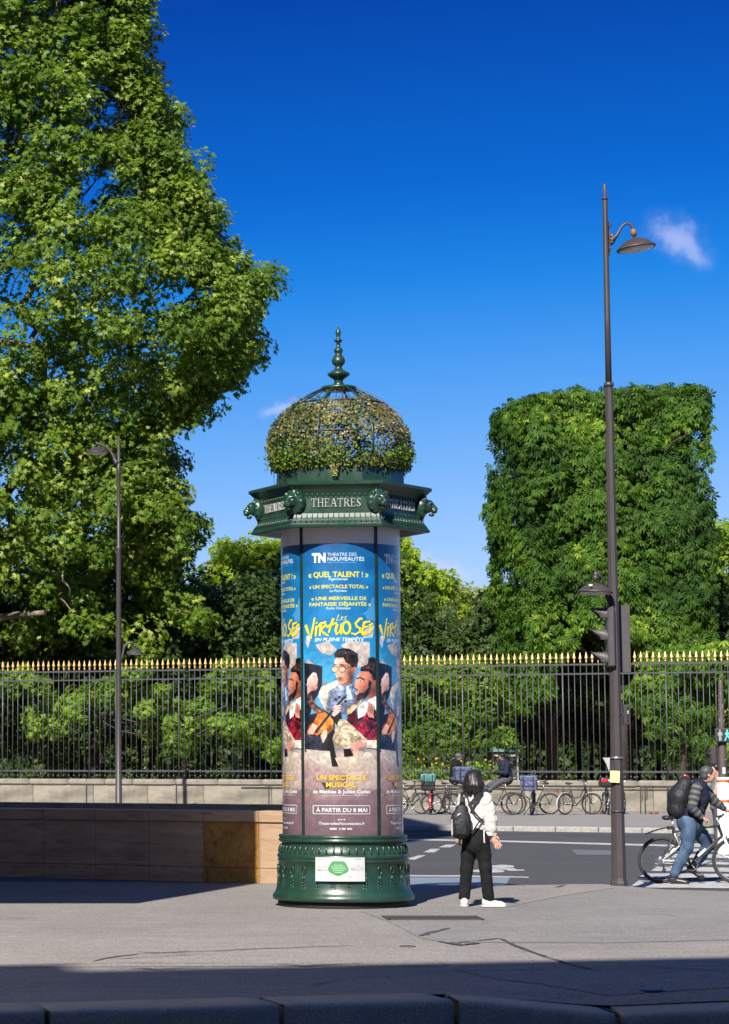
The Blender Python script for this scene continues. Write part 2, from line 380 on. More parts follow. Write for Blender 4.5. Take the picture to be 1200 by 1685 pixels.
sheet('ground', [(-900, -400, -.35), (900, -400, -.35), (900, 1400, -.35), (-900, 1400, -.35)], M['earth'])

KERB = [(-40, 15.2, 0), (-0.9, 16.55, 0), (1.115, 17.08, 0), (2.37, 17.38, 0), (3.53, 17.45, -.105), (4.4, 17.40, -.060), (5.6, 17.3, -.02), (9, 17.0, 0), (45, 14.5, 0)]
BACK = [(-40, 39), (1.5, 35.6), (4.3, 34.4), (6.0, 34.9), (6.7, 34.9), (7.15, 33.7), (8.4, 32.9), (14, 31.9), (45, 27)]
def sm(t): t = max(0., min(1., t)); return t * t * (3 - 2 * t)
# near pavement: one sheet, dished at the dropped kerb and running down to the carriageway behind
xs = list(np.arange(-40, -4, 2.0)) + list(np.arange(-4, 12, .2)) + list(np.arange(12, 45.1, 3))
V = []; Fq = []; rows = 60
def pave_z(x, y):
    yf = interp(x, KERB); yb = interp(x, BACK); zk = interp(x, KERB, 2)
    z = zk * (1 - sm((y - yf - .3) / 1.3)) + -.116 * sm((y - (yb - 1.6)) / 1.6)
    return z + 0.006 * noise.noise((x * .35, y * .35, 0))
for x in xs:
    yf = interp(x, KERB) + .56; yb = interp(x, BACK)
    for j in range(rows + 1):
        y = yf + (yb - yf) * j / rows
        V.append((x, y, pave_z(x, y)))
for i in range(len(xs) - 1):
    for j in range(rows):
        a = i * (rows + 1) + j; Fq.append((a, a + rows + 1, a + rows + 2, a + 1))
me = bpy.data.meshes.new('pavement'); me.from_pydata(V, [], Fq); me.polygons.foreach_set('use_smooth', [True] * len(Fq)); me.update()
pavement = link('pavement', me, None, M['pave']); pavement['kind'] = 'structure'
# overlays on the pavement: draped polygons, built as fine strips so they follow the surface
def drape(name, poly, m, lift=.004, zf=pave_z, step=.25, parent=None):
    """poly in ground XY; scan-filled grid clipped by bmesh triangulation"""
    import bmesh
    bm = bmesh.new(); vs = [bm.verts.new((x, y, 0)) for x, y in poly]; bm.faces.new(vs)
    x0, x1 = min(p[0] for p in poly), max(p[0] for p in poly); y0, y1 = min(p[1] for p in poly), max(p[1] for p in poly)
    k = x0 + step
    while k < x1:
        bmesh.ops.bisect_plane(bm, geom=bm.verts[:] + bm.edges[:] + bm.faces[:], plane_co=(k, 0, 0), plane_no=(1, 0, 0)); k += step
    k = y0 + step
    while k < y1:
        bmesh.ops.bisect_plane(bm, geom=bm.verts[:] + bm.edges[:] + bm.faces[:], plane_co=(0, k, 0), plane_no=(0, 1, 0)); k += step
    for v in bm.verts: v.co.z = zf(v.co.x, v.co.y) + lift
    bmesh.ops.recalc_face_normals(bm, faces=bm.faces)
    for f in bm.faces:
        if f.normal.z < 0: f.normal_flip()
    me = bpy.data.meshes.new(name); bm.to_mesh(me); bm.free()
    return link(name, me, parent, m)
def gp(px, py, z=0): v = G(px, py, z); return (v.x, v.y)
def patch(name, pxs, m, lift=.004, z=0): 
    o = drape(name, [gp(x, y, z) for x, y in pxs], m, lift); o['kind'] = 'structure'; return o
patch('pavement_patch', [(592, 1500), (700, 1492), (830, 1494), (900, 1474), (1010, 1462), (1215, 1470), (1215, 1500), (1215, 1547), (1000, 1552), (730, 1551), (690, 1543), (640, 1517)], M['pave2'])
patch('pavement_patch', [(-60, 1538), (300, 1544), (560, 1538), (640, 1546), (735, 1554), (735, 1590), (-60, 1592)], M['pave3'])
patch('pavement_patch', [(830, 1494), (902, 1475), (940, 1451), (1005, 1457), (1010, 1462), (920, 1476)], M['pave3'], lift=.008)
patch('pavement_patch', [(740, 1594), (1060, 1594), (1215, 1600), (1215, 1622), (1000, 1626), (820, 1612)], M['pave2'])
def crack(pts, w=.02, z=0, lift=.009, seed=0):
    rr = random.Random(seed); q = []
    for i in range(len(pts) - 1):
        a = Vector(gp(*pts[i], z)); b = Vector(gp(*pts[i + 1], z)); n = max(1, int((b - a).length / .12))
        for k in range(n): q.append(a.lerp(b, k / n) + Vector((rr.uniform(-.012, .012), rr.uniform(-.03, .03))))
    q.append(Vector(gp(*pts[-1], z)))
    vs = []; fs = []
    for i, p in enumerate(q):
        t = (q[min(i + 1, len(q) - 1)] - q[max(i - 1, 0)]).normalized(); nrm = Vector((-t.y, t.x)); ww = w * rr.uniform(.35, 1.15) * min(1, .25 + min(i, len(q) - 1 - i) * .4)
        for sgn in (-1, 1):
            c = p + nrm * ww * sgn; vs.append((c.x, c.y, pave_z(c.x, c.y) + lift))
        if i: fs.append((2 * i - 2, 2 * i - 1, 2 * i + 1, 2 * i))
    return vs, fs
cm = MB()
for i, (pts, w) in enumerate([
    ([(150, 1584), (180, 1577), (230, 1571), (300, 1568), (380, 1565), (470, 1561), (590, 1557)], .022), ([(178, 1580), (240, 1577), (300, 1573), (360, 1573)], .014),
    ([(225, 1568), (262, 1569), (300, 1570)], .03), ([(692, 1541), (712, 1534), (740, 1528)], .05), ([(735, 1554), (780, 1549), (822, 1545), (850, 1558), (870, 1566), (930, 1586), (990, 1600)], .022),
    ([(858, 1566), (876, 1567)], .06), ([(790, 1521), (805, 1520)], .05), ([(795, 1517), (820, 1516)], .04), ([(1050, 1590), (1110, 1594), (1210, 1599)], .035), ([(440, 1587), (500, 1591), (600, 1586)], .02),
    ([(180, 1593), (260, 1596), (330, 1593)], .03), ([(910, 1461), (935, 1457)], .03), ([(0, 1590), (200, 1586), (600, 1588)], .012), ([(640, 1600), (760, 1598), (900, 1597), (1060, 1592)], .010), ([(20, 1513), (60, 1510)], .02), ([(1040, 1503), (1130, 1509)], .012),
    ([(450, 1619), (520, 1621), (560, 1612)], .012), ([(720, 1550), (760, 1556), (790, 1552)], .05)]):
    cm.add(*crack(pts, w, seed=i))
o = cm.build('crack_filler', M['crack']); o['kind'] = 'stuff'; tag(o, 'dark tar lines and cracks running across the near asphalt pavement', 'cracks')
# small covers
def disc(name, px, py, rx, m, label, cat, n=20, h=.006):
    c = G(px, py); c.z = pave_z(c.x, c.y); b = MB(); b.lathe([(rx, 0), (rx, .006 + h), (rx * .9, .008 + h)], n, (0, 0, 0)); o = b.build(name, m); o.location = c; return tag(o, label, cat)
disc('valve_cover', 1072, 1623, .09, mat('cover_blue', (0.05, 0.10, 0.17), None, 20, rough=.5), 'small round blue-grey valve cover in the shaded pavement near the dropped kerb', 'valve cover')
disc('valve_cover', 671, 1559, .075, M['crack'], 'small round dark valve cover in the sunlit pavement just past the shadow edge', 'valve cover')
# grate
c = G(712, 1512); gr = empty('drain_grate', (c.x, c.y, .006), 'rusty iron drain grate set flush in the pavement right of the advertising column', 'grate')
b = MB(); Wg, Dg = 1.0, .55
for x, y, sx, sy in ((0, -Dg / 2, Wg, .03), (0, Dg / 2, Wg, .03), (-Wg / 2, 0, .03, Dg + .03), (Wg / 2, 0, .03, Dg + .03)): b.box((x, y, .004), (sx, sy, .014))
b.build('frame', M['grate'], gr)
bar = None
for k in range(21):
    x = -Wg / 2 + .05 + k * .045
    if bar is None:
        bar = MB().box((0, 0, .003), (.022, Dg - .03, .012)).build('bar', M['grate'], gr); bar.location = (x, 0, 0)
    else:
        q = bar.copy(); COL.objects.link(q); q.location = (x, 0, 0)
for yy in (-.1, .1): MB().box((0, yy, .002), (Wg - .03, .02, .009)).build('cross_bar', M['grate'], gr)
sheet('backing_sheet', [(-Wg / 2, -Dg / 2, 0), (Wg / 2, -Dg / 2, 0), (Wg / 2, Dg / 2, 0), (-Wg / 2, Dg / 2, 0)], M['black_base'], None, gr)  # black sheet right under the bars in place of an open pit

# near kerb stones
kerb = empty('kerb', (0, 0, 0), kind='structure')
def kerb_stone(a, b, parent, m, depth=.58, face=.17, r=.035, gap=.020, flipback=False, name='kerb_stone', seed=0):
    a = Vector(a); b = Vector(b); t = (b - a); ln = math.hypot(t.x, t.y); tx = Vector((t.x, t.y, 0)) / ln; nb = Vector((-tx.y, tx.x, 0))
    a2 = a + tx * gap; prof = [(depth, -.25), (depth, .003), (r * 1.2, 0.004), (r * .45, -r * .18), (r * .1, -r * .6), (0.0, -r * 1.3), (-.006, -face - .1)]
    vs = []; fs = []; S = 10; n = len(prof)
    for i in range(S + 1):
        p = a2 + (b - tx * gap - a2) * (i / S)
        for j, (d, z) in enumerate(prof):
            w = .006 * noise.noise((p.x * 3 + j * 3.1, p.y * 3, seed)) if j > 1 else 0
            q = p + nb * (d + w); vs.append((q.x, q.y, p.z + z + w * .5 if j > 0 else -.30))
    for i in range(S):
        for j in range(n - 1): fs.append((i * n + j, (i + 1) * n + j, (i + 1) * n + j + 1, i * n + j + 1))
    fs.append(list(range(n))); fs.append([S * n + j for j in range(n - 1, -1, -1)])
    mb = MB(); mb.add(vs, fs, False)
    for k in range(len(mb.sm) - 2): mb.sm[k] = True
    return mb.build(name, m, parent)
jx = [-7.0, -5.4, -3.75, -2.15, -.50, 1.115, 2.37, 3.53, 4.9, 6.3, 7.8, 9.3]
for i in range(len(jx) - 1):
    a, b_ = jx[i], jx[i + 1]
    kerb_stone((a, interp(a, KERB), interp(a, KERB, 2)), (b_, interp(b_, KERB), interp(b_, KERB, 2)), kerb, M['granite'], seed=i)
mm = mat('moss', (0.03, 0.05, 0.012), (0.02, 0.02, 0.015), 30, rough=.95)
mo = MB()
for X_ in (-.50, 1.115, 2.37, 3.53):
    for k in range(9):
        mo.ball((X_ + random.uniform(-.012, .012), interp(X_, KERB) + .03 + k * .06, interp(X_, KERB, 2) - .004), (.014 + .01 * random.random(), .03, .008), 6, 4)
o = mo.build('moss', mm, None); tag(o, 'dark moss growing in the joints of the near kerb stones', 'moss', kind='stuff')
# near carriageway (where the camera stands) and the far one
sheet('near_road', [(-60, -30, -.165), (60, -30, -.165), (60, 14.6, -.165), (9, 17.1, -.165), (2.4, 17.5, -.165), (-.9, 16.7, -.165), (-60, 14.7, -.165)], M['road'])
def kerbY(X): return 62.4 - .46 * (X - 9.7)
def road_z(x, y): return -.12
rd = [(-60, 30.0), (60, 24), (60, kerbY(60) + .1), (-60, kerbY(-60) + .1)]
sheet('road', [(x, y, -.12) for x, y in rd], M['road'])
def mark(name, pxs, m=None, lift=.004, sub=True):
    o = sheet(name, [G(x, y, -.12) + Vector((0, 0, lift)) for x, y in pxs], m or M['paint']); return o
mark('road_line', [(560, 1378.4), (800, 1382.5), (1053, 1389.0), (1260, 1394.5), (1260, 1397.3), (1053, 1391.8), (800, 1385), (560, 1380.6)])
for q in ([(668, 1414), (690, 1407.5), (701, 1407.5), (683, 1415)], [(697, 1402.8), (709, 1397), (725, 1397), (715, 1402.8)], [(722, 1394.6), (734, 1390), (751, 1390), (741, 1394.6)], [(749, 1388), (757, 1386.0), (766, 1386.0), (759, 1388.2)]): mark('dash_marking', q)
mark('blue_lane', [(560, 1444), (840, 1444), (830, 1462), (560, 1464)], M['blue_paint'])
mark('lane_line', [(560, 1440.2), (757, 1441.2), (870, 1443.4), (870, 1445.2), (757, 1443.4), (560, 1442.4)], None, .008)
# bicycle pictogram
pic = MB()
def ell(cx, cy, rx, ry, n=22, a0=0, a1=6.2832): return [(cx + rx * math.cos(a0 + (a1 - a0) * i / n), cy + ry * math.sin(a0 + (a1 - a0) * i / n)) for i in range(n)]
def pm(pxs): pic.add([G(x, y, -.12) + Vector((0, 0, .004)) for x, y in pxs][::-1], [list(range(len(pxs)))])
pm([(774, 1432.5), (790, 1431), (812, 1431), (831, 1433), (828, 1435.5), (800, 1436.5), (776, 1434.6)])
pm([(806, 1425), (826, 1423), (845, 1424.6), (846, 1427.5), (828, 1428.6), (808, 1428)])
pm([(808, 1429.4), (846, 1428.9), (851, 1431.2), (863, 1431.2), (863, 1432.8), (838, 1433.3), (832, 1431.4), (808, 1431)])
def ring2(cx, cy, rx, ry, w):
    n = 26
    for i in range(n):
        a, b_ = 6.2832 * i / n, 6.2832 * (i + 1) / n
        pm([(cx + rx * math.cos(a), cy + ry * math.sin(a)), (cx + rx * math.cos(b_), cy + ry * math.sin(b_)), (cx + (rx - w) * math.cos(b_), cy + (ry - w * .35) * math.sin(b_)), (cx + (rx - w) * math.cos(a), cy + (ry - w * .35) * math.sin(a))])
o = pic.build('bicycle_marking', M['paint']); o['kind'] = 'structure'
# crossing stripes
for y0, y1, x0 in ((1449.5, 1461, 1036), (1437.5, 1444.5, 1052), (1427, 1434, 1071), (1415.8, 1422.2, 1088), (1405.7, 1411.6, 1104), (1396.6, 1401.4, 1120), (1388.4, 1392.2, 1134), (1381.4, 1384.6, 1147)):
    dx = (y1 - y0) * 1.3
    mark('crossing_stripe', [(x0 + dx, y0), (1300, y0 + 2.5), (1300, y1 + 2.5), (x0, y1)], None, .008)
mark('road_patch', [(940, 1398), (1010, 1400), (1020, 1407), (950, 1407)], mat('road_patch_mat', (0.10, 0.10, 0.105), None, 6, rough=.9))
mark('road_seam', [(560, 1371.5), (860, 1372), (1200, 1380), (1200, 1380.8), (860, 1372.7), (560, 1372.2)], M['crack'])

# far kerb, far pavement
fk = empty('far_kerb', (0, 0, 0), kind='structure')
st = None
angk = math.atan2(-.46, 1)
for k in range(-12, 34):
    X_ = k * 1.0
    if X_ < 2: continue
    if st is None:
        st = MB().box((.5, .16, -.06), (.985, .32, .37), bev=.02).build('kerb_stone', M['granite_far'], fk); q = st
    else: q = st.copy(); COL.objects.link(q)
    q.location = (X_, kerbY(X_), -.122 + .003 * (k % 3)); q.rotation_euler = (0, 0, angk); q.scale = (1.1, 1, 1)
MB().box((.5, .16, -.06), (13.0, .32, .37), bev=.02).build('kerb_run', M['granite_far'], fk).location = (-5.5, kerbY(-5.5), -.122)
fk.children[-1].rotation_euler = (0, 0, angk)
def FL(s, z=0.0, off=0.0):
    """point on the fence line; off > 0 is towards the street"""
    return Vector((.43 + .933 * s - .36 * off, 86.0 - .36 * s - .933 * off, z))
FANG = math.atan2(-.36, .933)
M['pave_far'] = asphalt('far_pavement', (0.20, 0.187, 0.178), (0.165, 0.155, 0.15), (0.235, 0.215, 0.20))
pts = [(-70, kerbY(-70) + .3, 0), (45, kerbY(45) + .3, 0)] + [tuple(FL(60)), tuple(FL(-75))]
sheet('far_pavement', pts, M['pave_far'])
sheet('garden_ground', [tuple(FL(80, -.005)), tuple(FL(-90, -.005)), (-160, 500, -.005), (200, 500, -.005)][::-1], M['sand'])

# ---------------------------------------------------------- garden wall and railings
gw = empty('garden_wall', FL(-30), 'low pale limestone wall with weathered coping under the gold-tipped railings', 'wall', rz=FANG, kind='thing')
S0 = 30.0
MB().box((30, .30, .49), (76, .36, .96)).build('core', M['earth'], gw)
rr = random.Random(3)
body = [MB().box((0, 0, 0), (1, .40, .80), bev=.012).build('wall_stone', M['limestone'], gw)]
cop = [MB().box((0, 0, 0), (1, .58, .215), bev=.05).build('coping_stone', M['coping'], gw)]
def put(src, x, y, z, w, first):
    q = src if first else src.copy()
    if not first: COL.objects.link(q)
    q.location = (x + w / 2, y, z); q.scale = (w - .012, 1, 1); return q
x = -7.0; i = 0
while x < 67:
    w = rr.uniform(1.7, 2.6); q = put(body[0], x, .25 + rr.uniform(-.006, .006), .40, w, i == 0); x += w; i += 1
x = -7.0; i = 0
while x < 67:
    w = rr.uniform(1.05, 1.9); put(cop[0], x, .27, .8 + .1075 + .004 + rr.uniform(-.003, .003), w, i == 0); x += w; i += 1
# brackets down the wall at each strong post
fe = empty('railings', FL(-30), 'tall dark iron railings with gilded spear tips standing on the low stone wall', 'railings', rz=FANG)
bar = MB().tube([(0, 0, 1.02), (0, 0, 4.98)], .0155, 6).build('bar', M['fence_iron'], fe)
knob = MB()
bar.data.materials.clear()
b = MB(); b.tube([(0, 0, 1.0), (0, 0, 4.98)], .0155, 6); b.lathe([(.016, 1.10), (.034, 1.12), (.034, 1.15), (.018, 1.17)], 6); b.lathe([(.016, 1.335), (.03, 1.345), (.016, 1.37)], 6)
bpy.data.objects.remove(bar); bar = b.build('bar', M['fence_iron'], fe)
hd = MB().lathe([(.016, 4.90), (.030, 4.93), (.030, 4.955), (.020, 4.975), (.036, 5.035), (.056, 5.06), (.046, 5.09), (.026, 5.17), (.003, 5.26)], 6, smooth=False).build('spear_tip', M['gold_tip'], fe)
post = MB(); post.tube([(0, 0, 1.0), (0, 0, 4.98)], .030, 8); post.box((0, -.30, .53), (.03, .02, 1.02)); post.box((0, -.145, 1.035), (.035, .31, .02))
post = post.build('post', M['fence_iron'], fe)
i0, i1 = int(22 / .2), int(58 / .2)
first = True; fp = True; OFF0 = .30
for i in range(i0, i1):
    s = i * .2
    if i % 17 == 5:
        q = post if fp else post.copy()
        if not fp: COL.objects.link(q)
        fp = False
    else:
        q = bar if first else bar.copy()
        if not first: COL.objects.link(q)
    q.location = (s, OFF0, 0)
    t = hd if first and i % 17 != 5 else (hd.copy())
    if t is not hd: COL.objects.link(t)
    if i % 17 != 5: first = False
    t.location = (s, OFF0, rr.uniform(-.008, .008))
    if i % 17 == 5: t.scale = (1.15, 1.15, 1.0)
hd.location = (i0 * .2, OFF0, 0)
for z, h in ((4.85, .055), (4.54, .05), (1.30, .055)):
    MB().box((40, OFF0, z), (40, .028, h)).build('rail', M['fence_iron'], fe)
# thin cable rail fixed along the wall
wr = empty('wall_rail', FL(0), 'thin dark horizontal rail fixed along the face of the low garden wall', 'rail', rz=FANG)
b = MB(); b.tube([(4, -.0, .74), (25, -.0, .74)], .014, 6); b.build('rod', M['black_metal'], wr)
for x in np.arange(5, 25, 2.5): MB().box((x, .04, .74), (.03, .09, .03)).build('bracket', M['black_metal'], wr)

# ---------------------------------------------------------- travertine parapet round the underground stair
A0 = G(0, 1443); A1 = G(455, 1454.5); dv = (A1 - A0).normalized(); PANG = math.atan2(dv.y, dv.x)
def seam(px):      # distance along the parapet where a seam shows at this picture column
    a = (px - PX0) / F / math.cos(TH)
    # X = k*Y ; A0 + dv*s
    k = a * 0.9955
    return (k * A0.y - A0.x) / (dv.x - k * dv.y)
pw = empty('parapet', A0, 'long low travertine parapet with flat coping standing left of the advertising column', 'parapet', rz=PANG, kind='thing')
HT = .992
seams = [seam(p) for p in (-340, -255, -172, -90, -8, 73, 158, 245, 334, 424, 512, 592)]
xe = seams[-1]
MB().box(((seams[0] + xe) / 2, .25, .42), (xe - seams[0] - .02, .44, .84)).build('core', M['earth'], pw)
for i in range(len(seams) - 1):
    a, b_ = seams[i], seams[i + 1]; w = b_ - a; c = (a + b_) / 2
    pale = i >= 9; orange = i == 8  # pale: the sunlit end, toned apart from the shaded panels
    m_ = M['trav_sunlit'] if pale else (M['trav_orange'] if orange else (M['trav2'] if i % 3 == 1 else M['trav']))
    mc = M['trav_sunlit'] if i >= 9 else M['trav2']
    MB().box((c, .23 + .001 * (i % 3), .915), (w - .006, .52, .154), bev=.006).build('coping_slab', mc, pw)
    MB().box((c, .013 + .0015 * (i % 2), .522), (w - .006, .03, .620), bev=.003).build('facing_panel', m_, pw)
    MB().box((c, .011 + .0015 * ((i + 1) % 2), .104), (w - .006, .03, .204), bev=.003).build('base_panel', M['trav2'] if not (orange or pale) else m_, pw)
q = A0 + Vector((-dv.y, dv.x, 0)) * 4.3
pb = empty('parapet', q, 'second travertine parapet across the stairwell, just showing above the front one', 'parapet', rz=PANG, kind='thing')
for i in range(7):
    a = -4.25 + i * 1.15
    MB().box((a + .57, .15, .93), (1.144, .34, .13), bev=.005).build('coping_slab', M['trav'], pb)
    MB().box((a + .57, .15, .43), (1.144, .28, .87), bev=.003).build('facing_panel', M['trav'], pb)

# ---------------------------------------------------------- unseen buildings that cast the shade, the left pair made up
M['facade'] = mat('facade_stone', (0.55, 0.50, 0.42), (0.48, 0.43, 0.36), 0.6, rough=0.9, bump=.01, bscale=3)
M['slate'] = mat('slate', (0.10, 0.11, 0.13), None, 3, rough=.6)
M['pane'] = mat('window_glass', (0.03, 0.035, 0.04), None, 3, rough=.08, spec=.8)
def block(name, x0, x1, y0, y1, z0, z1, label, faces):
    e = empty(name, ((x0 + x1) / 2, (y0 + y1) / 2, 0), label, 'building')
    cx, cy = (x0 + x1) / 2, (y0 + y1) / 2
    MB().box((0, 0, (z0 + z1) / 2), (x1 - x0, y1 - y0, z1 - z0)).build('wall', M['facade'], e)
    MB().box((0, 0, z1 + .15), (x1 - x0 - .4, y1 - y0 - .4, .3)).build('roof', M['slate'], e)
    wm = MB().box((0, 0, 0), (1.15, .12, 2.0)).build('window', M['pane'], e); used = False
    for side in faces:
        ln = (x1 - x0) if side in 'NS' else (y1 - y0); n = int(ln / 3.2); fl = int((z1 - max(z0, 0) - 1.5) / 3.4)
        for f in range(fl):
            for k in range(n):
                t = -ln / 2 + (k + .5) * ln / n; z = z0 + 2.4 + f * 3.4
                if used: q = wm.copy(); COL.objects.link(q)
                else: q = wm; used = True
                if side == 'N': q.location = (t, (y1 - y0) / 2, z)
                elif side == 'S': q.location = (t, -(y1 - y0) / 2, z)
                else: q.location = ((x1 - x0) / 2 * (1 if side == 'E' else -1), t, z); q.rotation_euler = (0, 0, R(90))
    return e
HB = (22.1 + 3) * math.tan(EL) / math.cos(AZ)
bd = block('apartment_building', -21, 15, -14, -3, 0, HB, 'long pale stone apartment building behind the viewer shading the near pavement', 'N')
bd.rotation_euler = (0, 0, R(14)); bd.location.y -= .95
for cx_, w_ in ((-9.9, 2.2), (-6.2, .9), (4.5, 1.6)): MB().box((cx_, 5.2, HB + .36), (w_, .6, .75)).build('chimney', M['facade'], bd)  # unseen, placed to notch the shadow edge of the roofline
lw = block('shade_block', -13, -1.50, 24.4, 27, 4.0, 13.0, 'unseen raised stone block added left of the view to cast shade', 'SE')  # made-up caster, shaped to throw the shade on the parapet
for xx in (-12.6, -10.2, -8.2):
    MB().box((xx - lw.location.x, -.9, 2.0), (.5, .5, 4.0), bev=.03).build('pier', M['facade'], lw)
block('apartment_building', -26, -3.45, 27.05, 41, 0, 28.0, 'taller unseen stone block added left of the view to shade the far road', 'SE')  # invented block out of view, sized to shade the far road and kerb
# ============================================================ SCULPTING BY DISTANCE FIELD (one continuous skin)
class Sculpt:
    def __init__(s, lo, hi, h):
        s.lo = np.array(lo, float); s.h = h
        s.n = np.ceil((np.array(hi, float) - s.lo) / h).astype(int) + 1
        s.f = np.full(s.n, 9.0, dtype=np.float32)
    def _sub(s, lo, hi, m):
        a = np.maximum(np.floor((np.minimum(lo, hi) - m - s.lo) / s.h).astype(int), 0)
        b = np.minimum(np.ceil((np.maximum(lo, hi) + m - s.lo) / s.h).astype(int) + 1, s.n)
        if np.any(b <= a): return None
        ax = [s.lo[i] + s.h * np.arange(a[i], b[i]) for i in range(3)]
        X = np.stack(np.meshgrid(*ax, indexing='ij'), -1)
        return (slice(a[0], b[0]), slice(a[1], b[1]), slice(a[2], b[2])), X
    def _mix(s, sl, d, k, sub=False):
        f = s.f[sl]; d = d.astype(np.float32)
        if sub:
            hh = np.clip(0.5 - 0.5 * (f + d) / k, 0, 1); s.f[sl] = f * (1 - hh) + (-d) * hh + k * hh * (1 - hh)
        else:
            hh = np.clip(0.5 + 0.5 * (d - f) / k, 0, 1); s.f[sl] = d * (1 - hh) + f * hh - k * hh * (1 - hh)
    def cap(s, a, b, ra, rb, k=.02, sub=False, flat=None):
        """tapered capsule; flat = (axis vector, factor) squashes the section along an axis"""
        a = np.array(a, float); b = np.array(b, float); m = max(ra, rb) + k * 2 + .03
        r = s._sub(np.minimum(a, b), np.maximum(a, b), m)
        if r is None: return s
        sl, X = r; ab = b - a; L2 = max(1e-9, float(ab @ ab))
        t = np.clip(((X - a) @ ab) / L2, 0, 1); q = X - a - t[..., None] * ab
        if flat is not None:
            ax = np.array(flat[0], float); ax /= np.linalg.norm(ax); c = q @ ax; q = q + np.multiply.outer(c * (1 / flat[1] - 1), ax)
        d = np.sqrt((q * q).sum(-1)) - (ra + (rb - ra) * t)
        s._mix(sl, d, k, sub); return s
    def chain(s, pts, rs, k=.02, **kw):
        for i in range(len(pts) - 1): s.cap(pts[i], pts[i + 1], rs[i], rs[i + 1], k, **kw)
        return s
    def ell(s, c, r, k=.02, M3=None, sub=False):
        c = np.array(c, float); r = np.array(r, float); mr = float(r.max()) + k * 2 + .03
        q = s._sub(c - r.max() * 0, c, mr)
        if q is None: return s
        sl, X = q; X = X - c
        if M3 is not None: X = X @ np.array(M3)
        p = X / r; ln = np.sqrt((p * p).sum(-1)) + 1e-9; g = np.sqrt(((p / r) ** 2).sum(-1)) + 1e-9
        d = ln * (ln - 1) / g
        s._mix(sl, d, k, sub); return s
    def box(s, c, h3, r=.01, k=.01, M3=None, sub=False):
        c = np.array(c, float); h3 = np.array(h3, float); q = s._sub(c, c, float(np.linalg.norm(h3)) + .04)
        if q is None: return s
        sl, X = q; X = X - c
        if M3 is not None: X = X @ np.array(M3)
        a = np.abs(X) - (h3 - r); d = np.sqrt((np.maximum(a, 0) ** 2).sum(-1)) + np.minimum(a.max(-1), 0) - r
        s._mix(sl, d, k, sub); return s
    def half(s, p, n, k=.004):
        """cut away everything on the side n points to"""
        p = np.array(p, float); n = np.array(n, float); n /= np.linalg.norm(n)
        ax = [s.lo[i] + s.h * np.arange(s.n[i]) for i in range(3)]
        X = np.stack(np.meshgrid(*ax, indexing='ij'), -1); d = (X - p) @ n
        s.f = np.maximum(s.f, d.astype(np.float32)); return s
    def wrinkle(s, amp, scale, seed=0, stretch=(1, 1, 1), zlo=None, zhi=None):
        ax = [s.lo[i] + s.h * np.arange(s.n[i]) for i in range(3)]
        X, Y, Z = np.meshgrid(*ax, indexing='ij'); r_ = np.random.default_rng(seed); w = np.zeros_like(X)
        for o in range(7):
            k = r_.normal(size=3) * scale * (1.35 ** o) * np.array(stretch); ph = r_.uniform(0, 6.28)
            w += np.sin(X * k[0] + Y * k[1] + Z * k[2] + ph + 1.5 * np.sin(X * k[2] * .7 + Z * k[1] * .6 + ph)) / (1.25 ** o)
        w *= amp / 3
        if zlo is not None: w *= np.clip((Z - zlo) / .05, 0, 1)
        if zhi is not None: w *= np.clip((zhi - Z) / .05, 0, 1)
        s.f += w.astype(np.float32); return s
    def mesh(s, name):
        f = s.f; n = f.shape; h = s.h
        ins = f < 0
        c = ins[:-1, :-1, :-1].astype(np.int8)
        cnt = sum(ins[i:n[0] - 1 + i, j:n[1] - 1 + j, k:n[2] - 1 + k].astype(np.int8) for i in (0, 1) for j in (0, 1) for k in (0, 1))
        act = (cnt > 0) & (cnt < 8); idx = np.full(act.shape, -1, dtype=np.int64); cells = np.argwhere(act); idx[act] = np.arange(len(cells))
        ci, cj, ck = cells.T; P_ = np.zeros((len(cells), 3)); Wt = np.zeros(len(cells))
        co = [(0, 0, 0), (1, 0, 0), (0, 1, 0), (1, 1, 0), (0, 0, 1), (1, 0, 1), (0, 1, 1), (1, 1, 1)]
        ed = [(0, 1), (2, 3), (4, 5), (6, 7), (0, 2), (1, 3), (4, 6), (5, 7), (0, 4), (1, 5), (2, 6), (3, 7)]
        val = [f[ci + a, cj + b, ck + c_] for a, b, c_ in co]
        for a, b in ed:
            va, vb = val[a], val[b]; x = (va < 0) != (vb < 0); t = np.where(x, va / np.where(x, va - vb, 1), 0)
            for d in range(3): P_[:, d] += np.where(x, co[a][d] + t * (co[b][d] - co[a][d]), 0)
            Wt += x
        P_ /= Wt[:, None]; V = s.lo + (cells + P_) * h
        quads = []
        for ax in range(3):
            o1, o2 = [(1, 2), (2, 0), (0, 1)][ax]
            A = f < 0; sl0 = [slice(None)] * 3; sl1 = [slice(None)] * 3; sl0[ax] = slice(0, -1); sl1[ax] = slice(1, None)
            ch = A[tuple(sl0)] != A[tuple(sl1)]; e = np.argwhere(ch)
            e = e[(e[:, o1] > 0) & (e[:, o2] > 0) & (e[:, o1] < n[o1] - 1) & (e[:, o2] < n[o2] - 1)]
            if not len(e): continue
            d1 = np.zeros(3, int); d1[o1] = 1; d2 = np.zeros(3, int); d2[o2] = 1
            g = lambda q: idx[q[:, 0], q[:, 1], q[:, 2]]
            q = np.stack([g(e - d1 - d2), g(e - d2), g(e), g(e - d1)], 1)
            neg = A[e[:, 0], e[:, 1], e[:, 2]]; q[~neg] = q[~neg][:, ::-1]
            quads.append(q)
        Q = np.concatenate(quads); Q = Q[(Q >= 0).all(1)]
        return fast_mesh(name, V, Q.ravel(), np.full(len(Q), 4), smooth=True)
    def build(s, name, m, parent=None):
        o = link(name, s.mesh(name), parent, m); return o
def rot3(ax, deg): return np.array(Matrix.Rotation(R(deg), 3, ax))
